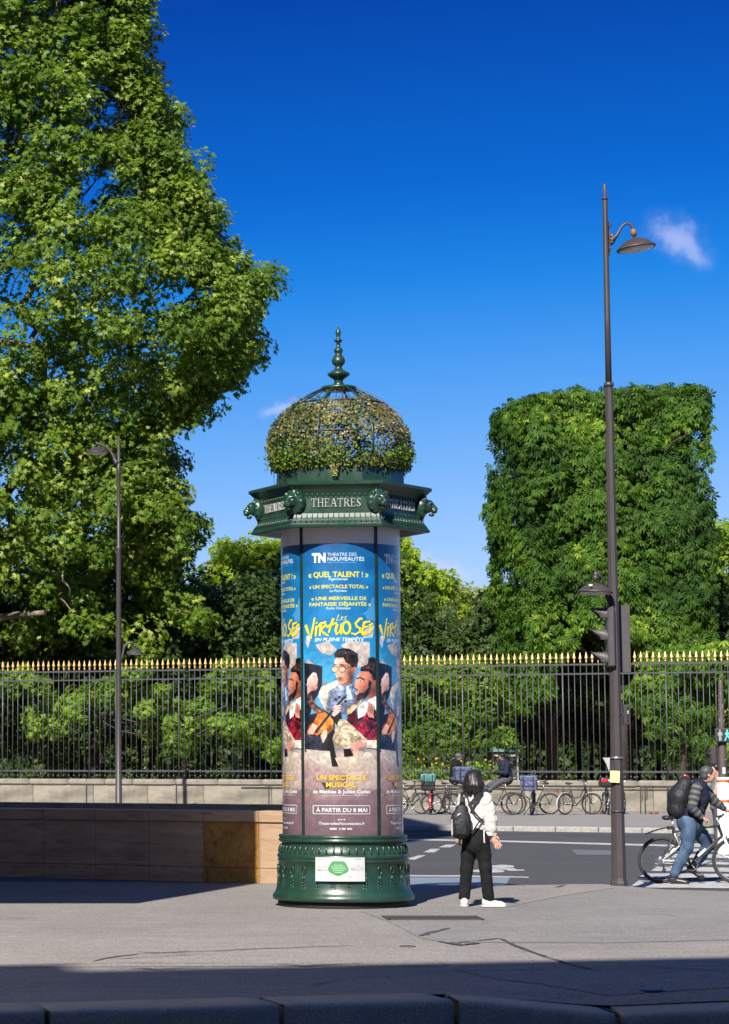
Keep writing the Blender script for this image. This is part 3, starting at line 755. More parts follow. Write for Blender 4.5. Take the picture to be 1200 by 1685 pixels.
# ============================================================ ADVERTISING COLUMN
KY = 28.25; KC = G(565.5, 1250 + CH * F / KY * 1.0); KY = KC.y
sY = F / KY / math.cos(TH) * .9995      # px per metre at the axis (approx.)
def kz(y): return P(563, y, KY).z
def kr(hw): return hw * KY / F * math.cos(TH) * 1.0
kk = empty('advertising_column', KC, 'dark green round poster column with lion heads, leafy dome and finial on the near pavement', 'poster column', kind='thing')
RP = kr(98.6)
GP = M['green_paint']
b = MB(); b.lathe([(RP * 1.085, -.02), (RP * 1.085, .075)], 64); b.build('plinth', M['black_base'], kk)
prof = [(.52, .07), (.795, .07), (.822, .075), (.832, .095), (.828, .125), (.808, .15), (.792, .18), (.778, .23), (.768, .29), (.762, .40), (.758, .52), (.768, .525), (.768, .545), (.752, .552), (.770, .562), (.774, .585), (.768, .602),
        (.752, .61), (.735, .66), (.722, .70), (.718, .735), (.735, .742), (.752, .752), (.757, .768), (.750, .782), (.738, .788), (.752, .797), (.757, .812), (.748, .826), (.70, .832)]
b = MB(); b.lathe(prof, 96); b.build('base_drum', GP, kk)
# raised flutes round the upper band
fl = MB().tube([(0, 0, -.045), (.004, 0, -.03), (.004, 0, .03), (-.003, 0, .05)], [.006, .0115, .0115, .007], 6).build('flute', GP, kk)
for k in range(54):
    a = 2 * math.pi * (k + .5) / 54; q = fl if k == 0 else fl.copy()
    if k: COL.objects.link(q)
    q.location = (.744 * math.cos(a), .744 * math.sin(a), .662); q.rotation_euler = (0, R(-14), a)
# raised ornaments round the drum: oval, stem and leaf sprays
om = MB(); T3 = lambda y, z: (.768 + max(0, (.34 - z)) ** 2 * .30 + .002, y, z)
om.tube([T3(.026 * math.cos(t), .43 + .045 * math.sin(t)) for t in np.linspace(0, 6.2832, 17)], .0075, 6, cap=False)
for z in (.405, .42, .435, .45): om.tube([T3(-.012, z + .006), T3(0, z), T3(.012, z + .006)], .0045, 4)
om.tube([T3(-.011, .385), T3(-.011, .27)], .006, 4); om.tube([T3(.011, .385), T3(.011, .27)], .006, 4)
for z in (.30, .265, .232):
    for sg in (-1, 1): om.tube([T3(0, z - .022), T3(.014 * sg, z - .012), T3(.028 * sg, z + .014)], [.005, .0095, .004], 5)
for sg in (-1, 1): om.tube([T3(.004 * sg, .20), T3(.022 * sg, .178), T3(.03 * sg, .20), T3(.03 * sg, .25)], [.005, .008, .007, .004], 5)
om = om.build('relief_ornament', GP, kk)
for k in range(26):
    a = 2 * math.pi * (k + .5) / 26; q = om if k == 0 else om.copy()
    if k: COL.objects.link(q)
    q.rotation_euler = (0, 0, a)

# ---------- poster print, drawn here as a picture
PW, PHH = 480, 1800
A_L, A_R = math.asin((493 - 562.5) / 98.6), math.asin((612.3 - 562.5) / 98.6)
YT, YB = 893.0, 1378.0
img = np.zeros((PHH, PW, 3), np.float32)
yy = np.linspace(0, 1, PHH)[:, None]; xx = np.linspace(0, 1, PW)[None, :]
def pu(x): return (math.asin(max(-1, min(1, (x - 562.5) / 98.6))) - A_L) / (A_R - A_L) * PW
def pv(y): return (y - YT) / (YB - YT) * PHH
gy = [0, .10, .28, .45, .62, .72, .80, 1.0]
gc = np.array([(18, 100, 155), (18, 118, 172), (30, 135, 190), (70, 165, 212), (120, 170, 200), (190, 170, 165), (150, 125, 128), (112, 92, 100)], float) / 255
for c in range(3): img[:, :, c] = np.interp(yy, gy, gc[:, c])
def nz2(sc, seed, octs=3):
    r_ = np.random.default_rng(seed); out = np.zeros((PHH, PW))
    for o in range(octs):
        s_ = max(2, int(sc / 2 ** o)); g = r_.normal(size=(PHH // s_ + 3, PW // s_ + 3))
        y = np.arange(PHH) / s_; x = np.arange(PW) / s_; yi = y.astype(int); xi = x.astype(int); fy = (y - yi)[:, None]; fx = (x - xi)[None]
        out += ((g[yi][:, xi] * (1 - fy) + g[yi + 1][:, xi] * fy) * (1 - fx) + (g[yi][:, xi + 1] * (1 - fy) + g[yi + 1][:, xi + 1] * fy) * fx) / 1.6 ** o
    return out
NA, NB, NC = nz2(70, 1), nz2(9, 2, 2), nz2(24, 5, 3)
img *= (1 + .05 * NA)[..., None]
def poly(pts, col, var=.0, grad=None, alpha=1.0, fr='p', sheen=None, raw=False):
    """pts in a reference frame: z8 (500,1020,7.017), z3 (440,1160,4.615), z1 (480,890,8.276) or p photo px"""
    fx, fy, s = {'8': (500, 1020, 7.017), '3': (440, 1160, 4.615), '1': (480, 890, 8.276), 'p': (0, 0, 1)}[fr]
    q = pts if raw else [(pu(fx + x / s), pv(fy + y / s)) for x, y in pts]
    q = np.array(q); x0, y0 = np.floor(q.min(0)).astype(int) - 1; x1, y1 = np.ceil(q.max(0)).astype(int) + 2
    x0, y0 = max(x0, 0), max(y0, 0); x1, y1 = min(x1, PW), min(y1, PHH)
    if x1 <= x0 or y1 <= y0: return
    acc = np.zeros((y1 - y0, x1 - x0))
    offs = (.25, .75)
    for oy in offs:
        for ox in offs:
            Y, X = np.mgrid[y0:y1, x0:x1]; Y = Y + oy; X = X + ox; ins = np.zeros(Y.shape, bool); n = len(q)
            for i in range(n):
                xa, ya = q[i]; xb, yb = q[(i + 1) % n]
                if ya == yb: continue
                cnd = ((ya > Y) != (yb > Y)); xi = (xb - xa) * (Y - ya) / (yb - ya) + xa; ins ^= cnd & (X < xi)
            acc += ins / 4
    c = np.array(col, float) / 255; c = np.broadcast_to(c, acc.shape + (3,)).copy()
    if grad is not None:
        t = np.linspace(0, 1, y1 - y0)[:, None, None] if grad[0] == 'v' else np.linspace(0, 1, x1 - x0)[None, :, None]
        c = c * (1 - t) + (np.array(grad[1], float) / 255) * t
    if var: c *= (1 + var * (NB[y0:y1, x0:x1] * .6 + NC[y0:y1, x0:x1]))[..., None]
    a = (acc * alpha)[..., None]; img[y0:y1, x0:x1] = img[y0:y1, x0:x1] * (1 - a) + c * a
def stroke(pts, w, col, fr='8', w2=None, **k):
    pts = [np.array(p, float) for p in pts]; n = len(pts); Lf, Rt = [], []
    for i, p in enumerate(pts):
        t = pts[min(i + 1, n - 1)] - pts[max(i - 1, 0)]; t /= np.linalg.norm(t) + 1e-9; nn = np.array([-t[1], t[0]])
        ww = w if w2 is None else w + (w2 - w) * i / (n - 1)
        Lf.append(p + nn * ww / 2); Rt.append(p - nn * ww / 2)
    for i in range(n - 1): poly([Lf[i], Lf[i + 1], Rt[i + 1], Rt[i]], col, fr=fr, **k)
    for p in pts[1:-1]: poly([(p[0] + w * .5 * math.cos(t), p[1] + w * .5 * math.sin(t)) for t in np.linspace(0, 5.6, 8)], col, fr=fr, **k)
def oval(cx, cy, rx, ry, col, fr='8', rot=0, **k):
    c, s_ = math.cos(R(rot)), math.sin(R(rot))
    poly([(cx + rx * math.cos(t) * c - ry * math.sin(t) * s_, cy + rx * math.cos(t) * s_ + ry * math.sin(t) * c) for t in np.linspace(0, 5.98, 20)], col, fr=fr, **k)
# flying sheets of paper
PA = (198, 186, 178)
for pts, c in [([(90, 290), (240, 250), (330, 350), (250, 420), (150, 380)], PA), ([(370, 300), (450, 250), (705, 260), (705, 600), (560, 560), (540, 380), (400, 330)], PA), ([(0, 180), (50, 190), (10, 330), (-15, 260)], (200, 205, 215)),
               ([(590, 140), (760, 60), (740, 210), (640, 215)], (205, 210, 222)), ([(0, 450), (60, 500), (120, 560), (-20, 640)], (190, 170, 165)), ([(330, 700), (140, 790), (120, 900), (200, 1060), (360, 980), (380, 760)], (232, 220, 205)),
               ([(150, 740), (220, 730), (200, 770)], (190, 120, 90))]:
    poly(c and pts, c, fr='8', var=.05, grad=('v', tuple(x * .88 for x in c)))
poly([(885, 1000), (960, 960), (1000, 880), (1035, 780), (1060, 770), (1075, 1090), (960, 1070), (940, 1010)], (105, 165, 210), fr='1', alpha=.7)
# man in the middle: grey-blue coat, glasses, dark curls
poly([(350, 750), (230, 840), (200, 1050), (380, 1110), (560, 1000), (560, 760), (510, 700)], (150, 165, 190), fr='8', var=.13, grad=('v', (120, 130, 160)))
poly([(400, 760), (520, 700), (560, 800), (470, 960), (400, 880)], (110, 145, 185), fr='8', var=.15)
poly([(430, 780), (500, 740), (480, 840), (500, 930), (440, 930)], (200, 215, 232), fr='8', var=.12)
poly([(330, 700), (350, 745), (395, 770), (470, 745), (515, 690), (500, 620), (400, 640)], (170, 110, 90), fr='8')
poly([(300, 470), (300, 560), (312, 640), (330, 705), (352, 745), (395, 748), (450, 710), (500, 640), (545, 560), (520, 470), (420, 430), (330, 440)], (228, 182, 158), fr='8', grad=('h', (190, 120, 95)))
poly([(300, 480), (330, 455), (420, 470), (340, 520), (305, 540)], (240, 208, 188), fr='8', alpha=.7)
oval(522, 590, 22, 42, (205, 130, 105), rot=12)
poly([(295, 400), (330, 350), (400, 332), (480, 345), (560, 400), (572, 470), (550, 560), (525, 545), (500, 560), (470, 520), (430, 500), (400, 440), (350, 445), (305, 440)], (42, 36, 40), fr='8', var=.5)
for i in range(26): t = i / 26 * 2.6; stroke([(330 + 9 * i, 380 + 20 * math.sin(i * 1.7)), (345 + 9 * i, 405 + 18 * math.sin(i * 1.3))], 5, (95, 88, 92), alpha=.7)
for cx in (300, 385): oval(cx, 578, 40, 38, (70, 55, 55)); oval(cx, 578, 34, 32, (226, 180, 158)); oval(cx + 2, 572, 14, 9, (245, 240, 238)); oval(cx - 2, 572, 6, 7, (40, 30, 28))
stroke([(425, 570), (500, 550)], 6, (70, 55, 55)); stroke([(290, 525), (325, 520)], 9, (60, 45, 42)); stroke([(360, 520), (410, 530)], 9, (60, 45, 42))
stroke([(338, 560), (322, 635), (350, 645)], 9, (190, 125, 100)); poly([(332, 668), (395, 668), (372, 695), (345, 695)], (165, 75, 75), fr='8'); stroke([(338, 678), (385, 678)], 4, (240, 225, 220))
# hooded woman with a violin at the left
poly([(-30, 500), (40, 510), (165, 540), (160, 760), (110, 880), (60, 960), (30, 1100), (200, 1060), (300, 1130), (290, 1400), (200, 1520), (-30, 1500)], (30, 28, 38), fr='8', var=.35)
poly([(0, 860), (40, 850), (60, 930), (110, 1000), (210, 1060), (100, 1090), (40, 1020), (0, 960)], (120, 85, 68), fr='8', var=.3)
poly([(0, 690), (60, 610), (100, 610), (118, 700), (110, 740), (112, 790), (90, 820), (40, 830), (0, 870)], (232, 192, 178), fr='8', grad=('v', (205, 150, 140)))
stroke([(-10, 760), (60, 640), (150, 545)], 8, (215, 205, 205)); stroke([(68, 655), (92, 665)], 5, (50, 35, 35)); oval(104, 765, 11, 8, (190, 80, 85))
poly([(60, 600), (160, 540), (155, 700), (118, 820), (112, 740), (118, 690), (100, 620)], (24, 22, 30), fr='8', var=.3)
# man at the right: profile looking left, quiff, beard, burgundy waistcoat
poly([(560, 640), (590, 600), (700, 590), (790, 600), (790, 900), (640, 920), (560, 900), (545, 860), (560, 800), (520, 790), (530, 730), (545, 690)], (222, 160, 130), fr='8', grad=('h', (180, 105, 80)))
poly([(545, 880), (520, 850), (510, 900), (560, 945), (640, 920), (700, 850), (730, 740), (690, 700), (680, 790), (630, 850), (580, 850)], (92, 62, 52), fr='8', var=.3)
poly([(590, 600), (600, 550), (680, 520), (690, 450), (740, 430), (800, 470), (800, 700), (740, 700), (720, 640), (690, 600)], (62, 42, 36), fr='8', var=.55)
stroke([(548, 690), (590, 672), (640, 700)], 14, (70, 45, 38)); oval(600, 715, 16, 8, (235, 225, 220)); oval(596, 715, 7, 7, (40, 28, 24)); oval(545, 815, 16, 9, (150, 70, 65)); oval(740, 770, 26, 44, (205, 140, 112), rot=10); oval(655, 780, 34, 26, (205, 110, 80), alpha=.6)
poly([(610, 960), (780, 880), (800, 1000), (640, 1230), (560, 1160), (560, 1010)], (235, 228, 220), fr='8', var=.08)
poly([(540, 1030), (560, 1160), (640, 1110), (700, 1000), (740, 1010), (800, 1120), (800, 1400), (640, 1390), (540, 1280), (430, 1170), (450, 1080)], (120, 22, 40), fr='8', var=.5)
poly([(450, 1080), (540, 1020), (560, 1150), (640, 1110), (560, 1250), (430, 1170)], (92, 30, 50), fr='8', var=.2)
for i in range(150):
    x, y = random.uniform(590, 790), random.uniform(1170, 1390); oval(x, y, 4, 8, (205, 90, 100), rot=random.uniform(0, 90), alpha=.8)
poly([(440, 1030), (600, 930), (600, 980), (560, 1000), (480, 1090), (440, 1100)], (228, 200, 150), fr='8', var=.1)
for i in range(4): stroke([(690 + 18 * i, 960 + 14 * i), (670 + 20 * i, 1060 + 14 * i), (690 + 18 * i, 1130 + 4 * i)], 17, (225, 165, 140)); stroke([(700 + 18 * i, 960 + 14 * i), (682 + 20 * i, 1060 + 14 * i)], 4, (160, 95, 80))
# violin, hand
poly([(110, 1090), (190, 1070), (250, 1120), (285, 1180), (280, 1270), (220, 1330), (150, 1310), (60, 1370), (-10, 1330), (10, 1230), (70, 1180)], (190, 92, 30), fr='8', var=.12, grad=('h', (230, 150, 50)))
poly([(0, 1290), (60, 1200), (110, 1230), (60, 1330), (20, 1350)], (235, 200, 190), fr='8', alpha=.75)
stroke([(85, 1310), (250, 1090), (400, 910)], 30, (35, 22, 20), w2=20)
for i in range(3): stroke([(95 + 9 * i, 1300), (395 + 4 * i, 925)], 2.5, (150, 140, 135))
for x, y in ((310, 925), (350, 900), (410, 905), (420, 950)): oval(x, y, 16, 13, (55, 32, 28))
for i in range(4): oval(320, 1010 + 30 * i, 52, 15, (238, 200, 185), rot=-15); stroke([(275, 1025 + 30 * i), (360, 1005 + 30 * i)], 4, (170, 110, 95))
poly([(300, 1120), (370, 1060), (380, 1200), (330, 1240), (290, 1180)], (55, 40, 55), fr='8', var=.2)
poly([(140, 1340), (190, 1270), (215, 1290), (210, 1350), (170, 1430), (130, 1400)], (235, 190, 170), fr='8')
# black sequin sleeve, crumpled map, hands and skirts of paper
poly([(-30, 1330), (60, 1330), (140, 1350), (160, 1420), (120, 1520), (-30, 1530)], (52, 52, 72), fr='8', var=.3)
for i in range(220): oval(random.uniform(-20, 150), random.uniform(1340, 1515), 3, 4, random.choice([(150, 150, 175), (20, 20, 30), (95, 95, 120)]))
poly([(350, 1150), (430, 1170), (560, 1290), (660, 1390), (640, 1450), (520, 1440), (400, 1480), (300, 1490), (260, 1400), (300, 1290)], (188, 170, 146), fr='8', var=.16)
for i in range(40): x, y = random.uniform(320, 540), random.uniform(1260, 1400); stroke([(x, y), (x + random.uniform(10, 40), y + random.uniform(-16, 16))], 3, (150, 130, 105))
poly([(180, 1450), (270, 1380), (330, 1700), (260, 1700), (200, 1560)], (18, 14, 18), fr='8')
poly([(390, 1500), (500, 1490), (500, 1580), (400, 1590)], (32, 26, 30), fr='8', var=.1)
for i in range(5): stroke([(640, 1430 + 8 * i), (540, 1430 + 22 * i), (450 + 12 * i, 1460 + 26 * i)], 17, (228, 160, 138)); stroke([(636, 1440 + 8 * i), (540, 1440 + 22 * i)], 4, (165, 95, 80))
poly([(660, 1400), (800, 1390), (800, 1480), (660, 1480)], (235, 215, 190), fr='8', var=.08); stroke([(660, 1490), (760, 1500), (800, 1530)], 8, (60, 40, 30))
for pts, c in [([(262, 340), (435, 355), (450, 470), (515, 530), (400, 500), (300, 410)], (205, 192, 180)), ([(290, 430), (430, 500), (515, 535), (450, 600), (330, 580), (265, 580)], (190, 165, 160)), ([(470, 405), (600, 400), (640, 350), (740, 370), (790, 450), (790, 560), (600, 540), (520, 520)], (212, 196, 178)),
               ([(560, 520), (790, 500), (790, 640), (640, 700), (540, 640)], (205, 185, 178)), ([(250, 560), (380, 600), (420, 700), (260, 760)], (170, 145, 145))]:
    poly(pts, c, fr='3', var=.05, grad=('v', tuple(x * .82 for x in c)))
for i in range(22): stroke([(300 + 9 * i, 440 + i * 4), (270 + 12 * i, 560 + i)], 1.6, (140, 118, 118), fr='3', alpha=.6)
for i in range(26): stroke([(610 + 7 * i, 420), (560 + 9 * i, 560)], 1.4, (195, 178, 165), fr='3', alpha=.6)
poly([(370, 590), (440, 600), (425, 640), (400, 645)], (50, 40, 46), fr='3', alpha=.8)
poly([(250, 640), (800, 640), (800, 1010), (250, 1010)], (138, 115, 120), fr='3', alpha=.35, var=.06)
stroke([(250, 998), (800, 1002)], 6, (170, 40, 80), fr='3')
# lettering
TXC = {}
def text_tris(s_, off=0.0, shear=0.0):
    key = (s_, off, shear)
    if key in TXC: return TXC[key]
    cu = bpy.data.curves.new('t', 'FONT'); cu.body = s_; cu.offset = off; cu.shear = shear; cu.resolution_u = 3
    ob = bpy.data.objects.new('t', cu); COL.objects.link(ob); dg = bpy.context.evaluated_depsgraph_get()
    me = ob.evaluated_get(dg).to_mesh(); me.calc_loop_triangles()
    V = np.array([v.co[:2] for v in me.vertices]); T = np.array([t.vertices[:] for t in me.loop_triangles])
    ob.evaluated_get(dg).to_mesh_clear(); bpy.data.objects.remove(ob); bpy.data.curves.remove(cu)
    TXC[key] = (V, T); return V, T
CAPH = text_tris('H')[0][:, 1].max()
def text(s_, x0, x1, y0, y1, col, fr='1', bold=.02, shear=0.0, alpha=1, shadow=None):
    V, T = text_tris(s_, bold, shear); fx, fy, s = {'8': (500, 1020, 7.017), '3': (440, 1160, 4.615), '1': (480, 890, 8.276)}[fr]
    ua, ub = pu(fx + x0 / s), pu(fx + x1 / s); va, vb = pv(fy + y0 / s), pv(fy + y1 / s)
    X = (V[:, 0] - V[:, 0].min()) / (V[:, 0].max() - V[:, 0].min()); q = np.stack([ua + X * (ub - ua), vb - V[:, 1] / CAPH * (vb - va)], 1)
    for dx, dy, c, a in ([(2.5, 3, shadow, .6)] if shadow else []) + [(0, 0, col, alpha)]:
        bx0, by0 = np.floor(q.min(0)).astype(int) - 2; bx1, by1 = np.ceil(q.max(0)).astype(int) + 6
        bx0, by0 = max(bx0, 0), max(by0, 0); bx1, by1 = min(bx1, PW), min(by1, PHH)
        if bx1 <= bx0: continue
        SS = 3; cov = np.zeros(((by1 - by0) * SS, (bx1 - bx0) * SS), bool)
        for t in T:
            p = (q[t] + (dx, dy) - (bx0, by0)) * SS; a0 = np.floor(p.min(0)).astype(int); a1 = np.ceil(p.max(0)).astype(int) + 1
            a0 = np.maximum(a0, 0); a1 = np.minimum(a1, (cov.shape[1], cov.shape[0]))
            if (a1 <= a0).any(): continue
            Y, X_ = np.mgrid[a0[1]:a1[1], a0[0]:a1[0]]; Y = Y + .5; X_ = X_ + .5
            e = []
            for i in range(3):
                (xa, ya), (xb, yb) = p[i], p[(i + 1) % 3]; e.append((xb - xa) * (Y - ya) - (yb - ya) * (X_ - xa))
            e = np.array(e); ins = (e >= 0).all(0) | (e <= 0).all(0); cov[a0[1]:a1[1], a0[0]:a1[0]] |= ins
        cv = cov.reshape(by1 - by0, SS, bx1 - bx0, SS).mean((1, 3))[..., None] * a
        img[by0:by1, bx0:bx1] = img[by0:by1, bx0:bx1] * (1 - cv) + np.array(c, float) / 255 * cv
Wt, Ye = (232, 234, 238), (228, 214, 62)
text('TN', 238, 415, 165, 280, Wt, bold=.06); text('THEATRE DES', 440, 828, 158, 203, Wt, bold=0.0); text('NOUVEAUT\u00c9S', 440, 932, 218, 268, Wt, bold=.01)
text('DIRECTION PASCAL LEGROS', 432, 828, 285, 297, Wt, bold=.01, alpha=.8)
text('\u00ab QUEL TALENT ! \u00bb', 190, 990, 420, 490, Ye, bold=.03); text('Figaroscope', 455, 705, 500, 535, Wt, bold=.01)
text('\u00ab UN SPECTACLE TOTAL \u00bb', 200, 985, 600, 645, Ye, bold=.03); text('Le Parisien', 466, 690, 664, 697, Wt, bold=.01)
text('\u00ab UNE MERVEILLE DE', 225, 958, 762, 806, Ye, bold=.03); text('FANTAISIE D\u00c9JANT\u00c9E \u00bb', 200, 1022, 840, 886, Ye, bold=.03); text('Radio Classique', 420, 738, 903, 935, Wt, bold=.01)
def brush(strokes, w, col, sh):
    for dx, dy, c, a in ((7, 8, sh, .7), (0, 0, col, 1)):
        for st_ in strokes: stroke([(x + dx, y + dy) for x, y in st_], w, c, fr='1', w2=w * .62, alpha=a)
O_ = [(682 + 50 * math.cos(t), 1188 + 80 * math.sin(t)) for t in np.linspace(-1.9, 4.5, 18)]
brush([[(152, 1140), (180, 1235), (214, 1320), (240, 1200), (268, 1045)], [(292, 1160), (276, 1302)], [(286, 1112), (300, 1124)], [(350, 1142), (330, 1300)], [(310, 1172), (350, 1128), (400, 1112), (408, 1150), (345, 1222), (390, 1262), (446, 1300)],
       [(512, 1060), (472, 1165), (448, 1258)], [(418, 1180), (480, 1146), (560, 1122)], [(562, 1140), (538, 1225), (552, 1272), (596, 1240), (622, 1135)], [(622, 1135), (606, 1220), (616, 1282)], O_,
       [(900, 1062), (862, 1068), (806, 1130), (820, 1170), (866, 1200), (860, 1245), (800, 1280), (745, 1262)], [(925, 1108), (905, 1190), (882, 1258)], [(918, 1116), (1010, 1098)], [(900, 1186), (978, 1168)], [(880, 1260), (962, 1244)], [(1048, 1128), (1000, 1150), (1000, 1180), (1026, 1212), (1000, 1250), (935, 1276), (890, 1282)]], 35, (240, 215, 45), (70, 95, 70))
brush([[(582, 1008), (552, 1092), (605, 1082)], [(612, 1062), (640, 1045), (620, 1040), (612, 1078), (640, 1082)], [(690, 1030), (660, 1048), (678, 1072), (648, 1086)]], 11, (240, 235, 150), (40, 80, 110))
text('EN PLEINE TEMP\u00caTE', 265, 922, 1326, 1372, Wt, bold=.02, shear=.25)
text('UN SPECTACLE', 338, 705, 540, 574, (250, 205, 20), fr='3', bold=.02, shadow=(70, 50, 40)); text('MUSICAL', 405, 628, 592, 627, (250, 205, 20), fr='3', bold=.02, shadow=(70, 50, 40))
text('de Mathias & Julien Cadez', 312, 735, 648, 674, Wt, fr='3', bold=.015)
for y, x0, x1, c in ((690, 332, 365, (230, 150, 40)), (690, 372, 712, (225, 220, 220)), (706, 350, 690, (190, 180, 185)), (718, 370, 680, (180, 170, 175))):
    x = x0
    while x < x1: w_ = random.uniform(8, 20); stroke([(x, y), (min(x + w_, x1), y)], 5 if y < 700 else 2.5, c, fr='3', alpha=.75); x += w_ + 4
for a_, b_ in (((312, 767), (728, 767)), ((728, 767), (728, 829)), ((728, 829), (312, 829)), ((312, 829), (312, 767))): stroke([a_, b_], 4, Wt, fr='3')
text('\u00c0 PARTIR DU 8 MAI', 334, 708, 785, 815, Wt, fr='3', bold=.015)
for x in (494, 515, 536): oval(x, 872, 6, 5, Wt, fr='3')
text('TheatredesNouveautes.fr', 350, 690, 890, 911, Wt, fr='3', bold=.008)
for x0, x1 in ((430, 480), (497, 508), (516, 545), (556, 592)): stroke([(x0, 941), (x1, 941)], 14, Wt, fr='3', alpha=.75)
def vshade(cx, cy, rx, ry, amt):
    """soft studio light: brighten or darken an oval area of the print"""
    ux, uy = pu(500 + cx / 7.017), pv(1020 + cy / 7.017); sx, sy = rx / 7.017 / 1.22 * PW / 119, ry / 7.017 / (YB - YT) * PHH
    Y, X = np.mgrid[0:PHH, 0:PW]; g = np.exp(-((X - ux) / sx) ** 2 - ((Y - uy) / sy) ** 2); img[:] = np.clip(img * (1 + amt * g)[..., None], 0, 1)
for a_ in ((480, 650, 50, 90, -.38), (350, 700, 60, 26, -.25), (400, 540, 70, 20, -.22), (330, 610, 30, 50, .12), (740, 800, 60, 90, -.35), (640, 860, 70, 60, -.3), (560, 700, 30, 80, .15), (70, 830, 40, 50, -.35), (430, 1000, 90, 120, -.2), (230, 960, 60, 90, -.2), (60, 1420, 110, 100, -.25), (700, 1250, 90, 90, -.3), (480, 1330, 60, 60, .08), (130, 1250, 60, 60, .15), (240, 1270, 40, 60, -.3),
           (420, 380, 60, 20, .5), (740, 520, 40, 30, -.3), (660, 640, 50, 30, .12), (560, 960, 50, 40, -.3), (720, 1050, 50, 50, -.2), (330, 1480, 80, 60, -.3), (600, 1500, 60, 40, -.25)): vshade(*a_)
msk = np.clip((yy - pv(1058) / PHH) / .02, 0, 1) * np.clip((pv(1262) / PHH - yy) / .02, 0, 1)
fig = img * (1 + .022 * nz2(4, 31, 2) + .03 * nz2(14, 32, 2))[..., None]; k5 = np.array([1, 4, 6, 4, 1.]) / 16
for ax in (0, 1): fig = sum(np.roll(fig, i - 2, ax) * k5[i] for i in range(5))
lum = fig.mean(2, keepdims=True); fig = np.clip((fig - .42) * 1.12 + .41, 0, 1); fig = fig.mean(2, keepdims=True) * .14 + fig * .86; img[:] = img * (1 - msk[..., None]) + fig * msk[..., None]
img *= (1 + .025 * nz2(3, 41, 1))[..., None]
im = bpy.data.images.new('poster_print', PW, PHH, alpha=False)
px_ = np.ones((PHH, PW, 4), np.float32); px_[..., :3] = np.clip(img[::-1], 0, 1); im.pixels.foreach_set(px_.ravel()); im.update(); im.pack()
def image_mat(name, im, gain=1.0, rough=.35, coat=.6, gamma=1.0):
    m = bpy.data.materials.new(name); m.use_nodes = True; t = m.node_tree; b = t.nodes['Principled BSDF']
    ti = N(t, 'ShaderNodeTexImage', image=im, extension='EXTEND'); ga = N(t, 'ShaderNodeGamma'); ga.inputs[1].default_value = gamma
    vm = N(t, 'ShaderNodeVectorMath', operation='SCALE'); vm.inputs['Scale'].default_value = gain
    L(t, ti.outputs[0], ga.inputs[0]); L(t, ga.outputs[0], vm.inputs[0]); L(t, vm.outputs[0], b.inputs['Base Color'])
    b.inputs['Roughness'].default_value = rough; b.inputs['Coat Weight'].default_value = coat; b.inputs['Coat Roughness'].default_value = .06
    return m
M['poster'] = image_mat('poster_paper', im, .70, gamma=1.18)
M['blank'] = mat('blank_panel', (0.66, 0.62, 0.63), (0.58, 0.54, 0.55), 2, rough=.45, coat=.2, stretch=(1, 1, .3))
zT, zB = P(563, 893.5, KY - RP).z, .81
ztop = kz(877) + .05
panel_edges = [A_L, A_R, A_R + R(71), A_R + R(142), A_R + R(213)]
def cylpt(th, r, z):  # th: angle seen from the front, 0 facing the viewer, positive to the right
    return (r * math.sin(th), -r * math.cos(th), z)
for i in range(5):
    a0 = panel_edges[i]; a1 = panel_edges[(i + 1) % 5] if i < 4 else panel_edges[0] + 2 * math.pi
    n = 22; vs = []; fs = []; us = []
    for k in range(n + 1):
        a = a0 + (a1 - a0) * k / n; vs += [cylpt(a, RP, zB), cylpt(a, RP, zT)]
    for k in range(n): fs.append((2 * k, 2 * k + 2, 2 * k + 3, 2 * k + 1)); us.append([(k / n, 0), ((k + 1) / n, 0), ((k + 1) / n, 1), (k / n, 1)])
    me = bpy.data.meshes.new('poster'); me.from_pydata(vs, [], fs); uvl = me.uv_layers.new(name='UVMap')
    uvl.data.foreach_set('uv', np.array(us, np.float32).ravel()); me.polygons.foreach_set('use_smooth', [True] * n); me.update()
    link('poster', me, kk, M['poster'])
    vs = []; fs = []
    for k in range(n + 1):
        a = a0 + (a1 - a0) * k / n; vs += [cylpt(a, RP - .001, zT), cylpt(a, RP - .001, ztop)]
    fs = [(2 * k, 2 * k + 2, 2 * k + 3, 2 * k + 1) for k in range(n)]
    me = bpy.data.meshes.new('blank_panel'); me.from_pydata(vs, [], fs); me.polygons.foreach_set('use_smooth', [True] * n); me.update(); link('blank_panel', me, kk, M['blank'])
    mb = MB(); wv = .017 / RP
    mb.add([cylpt(a0 - wv, RP - .01, zB - .01), cylpt(a0 - wv, RP + .014, zB - .01), cylpt(a0 + wv, RP + .014, zB - .01), cylpt(a0 + wv, RP - .01, zB - .01), cylpt(a0 - wv, RP - .01, ztop), cylpt(a0 - wv, RP + .014, ztop), cylpt(a0 + wv, RP + .014, ztop), cylpt(a0 + wv, RP - .01, ztop)],
           [(3, 2, 1, 0), (4, 5, 6, 7), (0, 1, 5, 4), (1, 2, 6, 5), (2, 3, 7, 6), (3, 0, 4, 7)]); mb.build('glazing_bar', M['green_dark'], kk)
b = MB(); b.lathe([(RP - .03, .8), (RP - .03, ztop + .1)], 48); b.build('core', M['black_base'], kk)

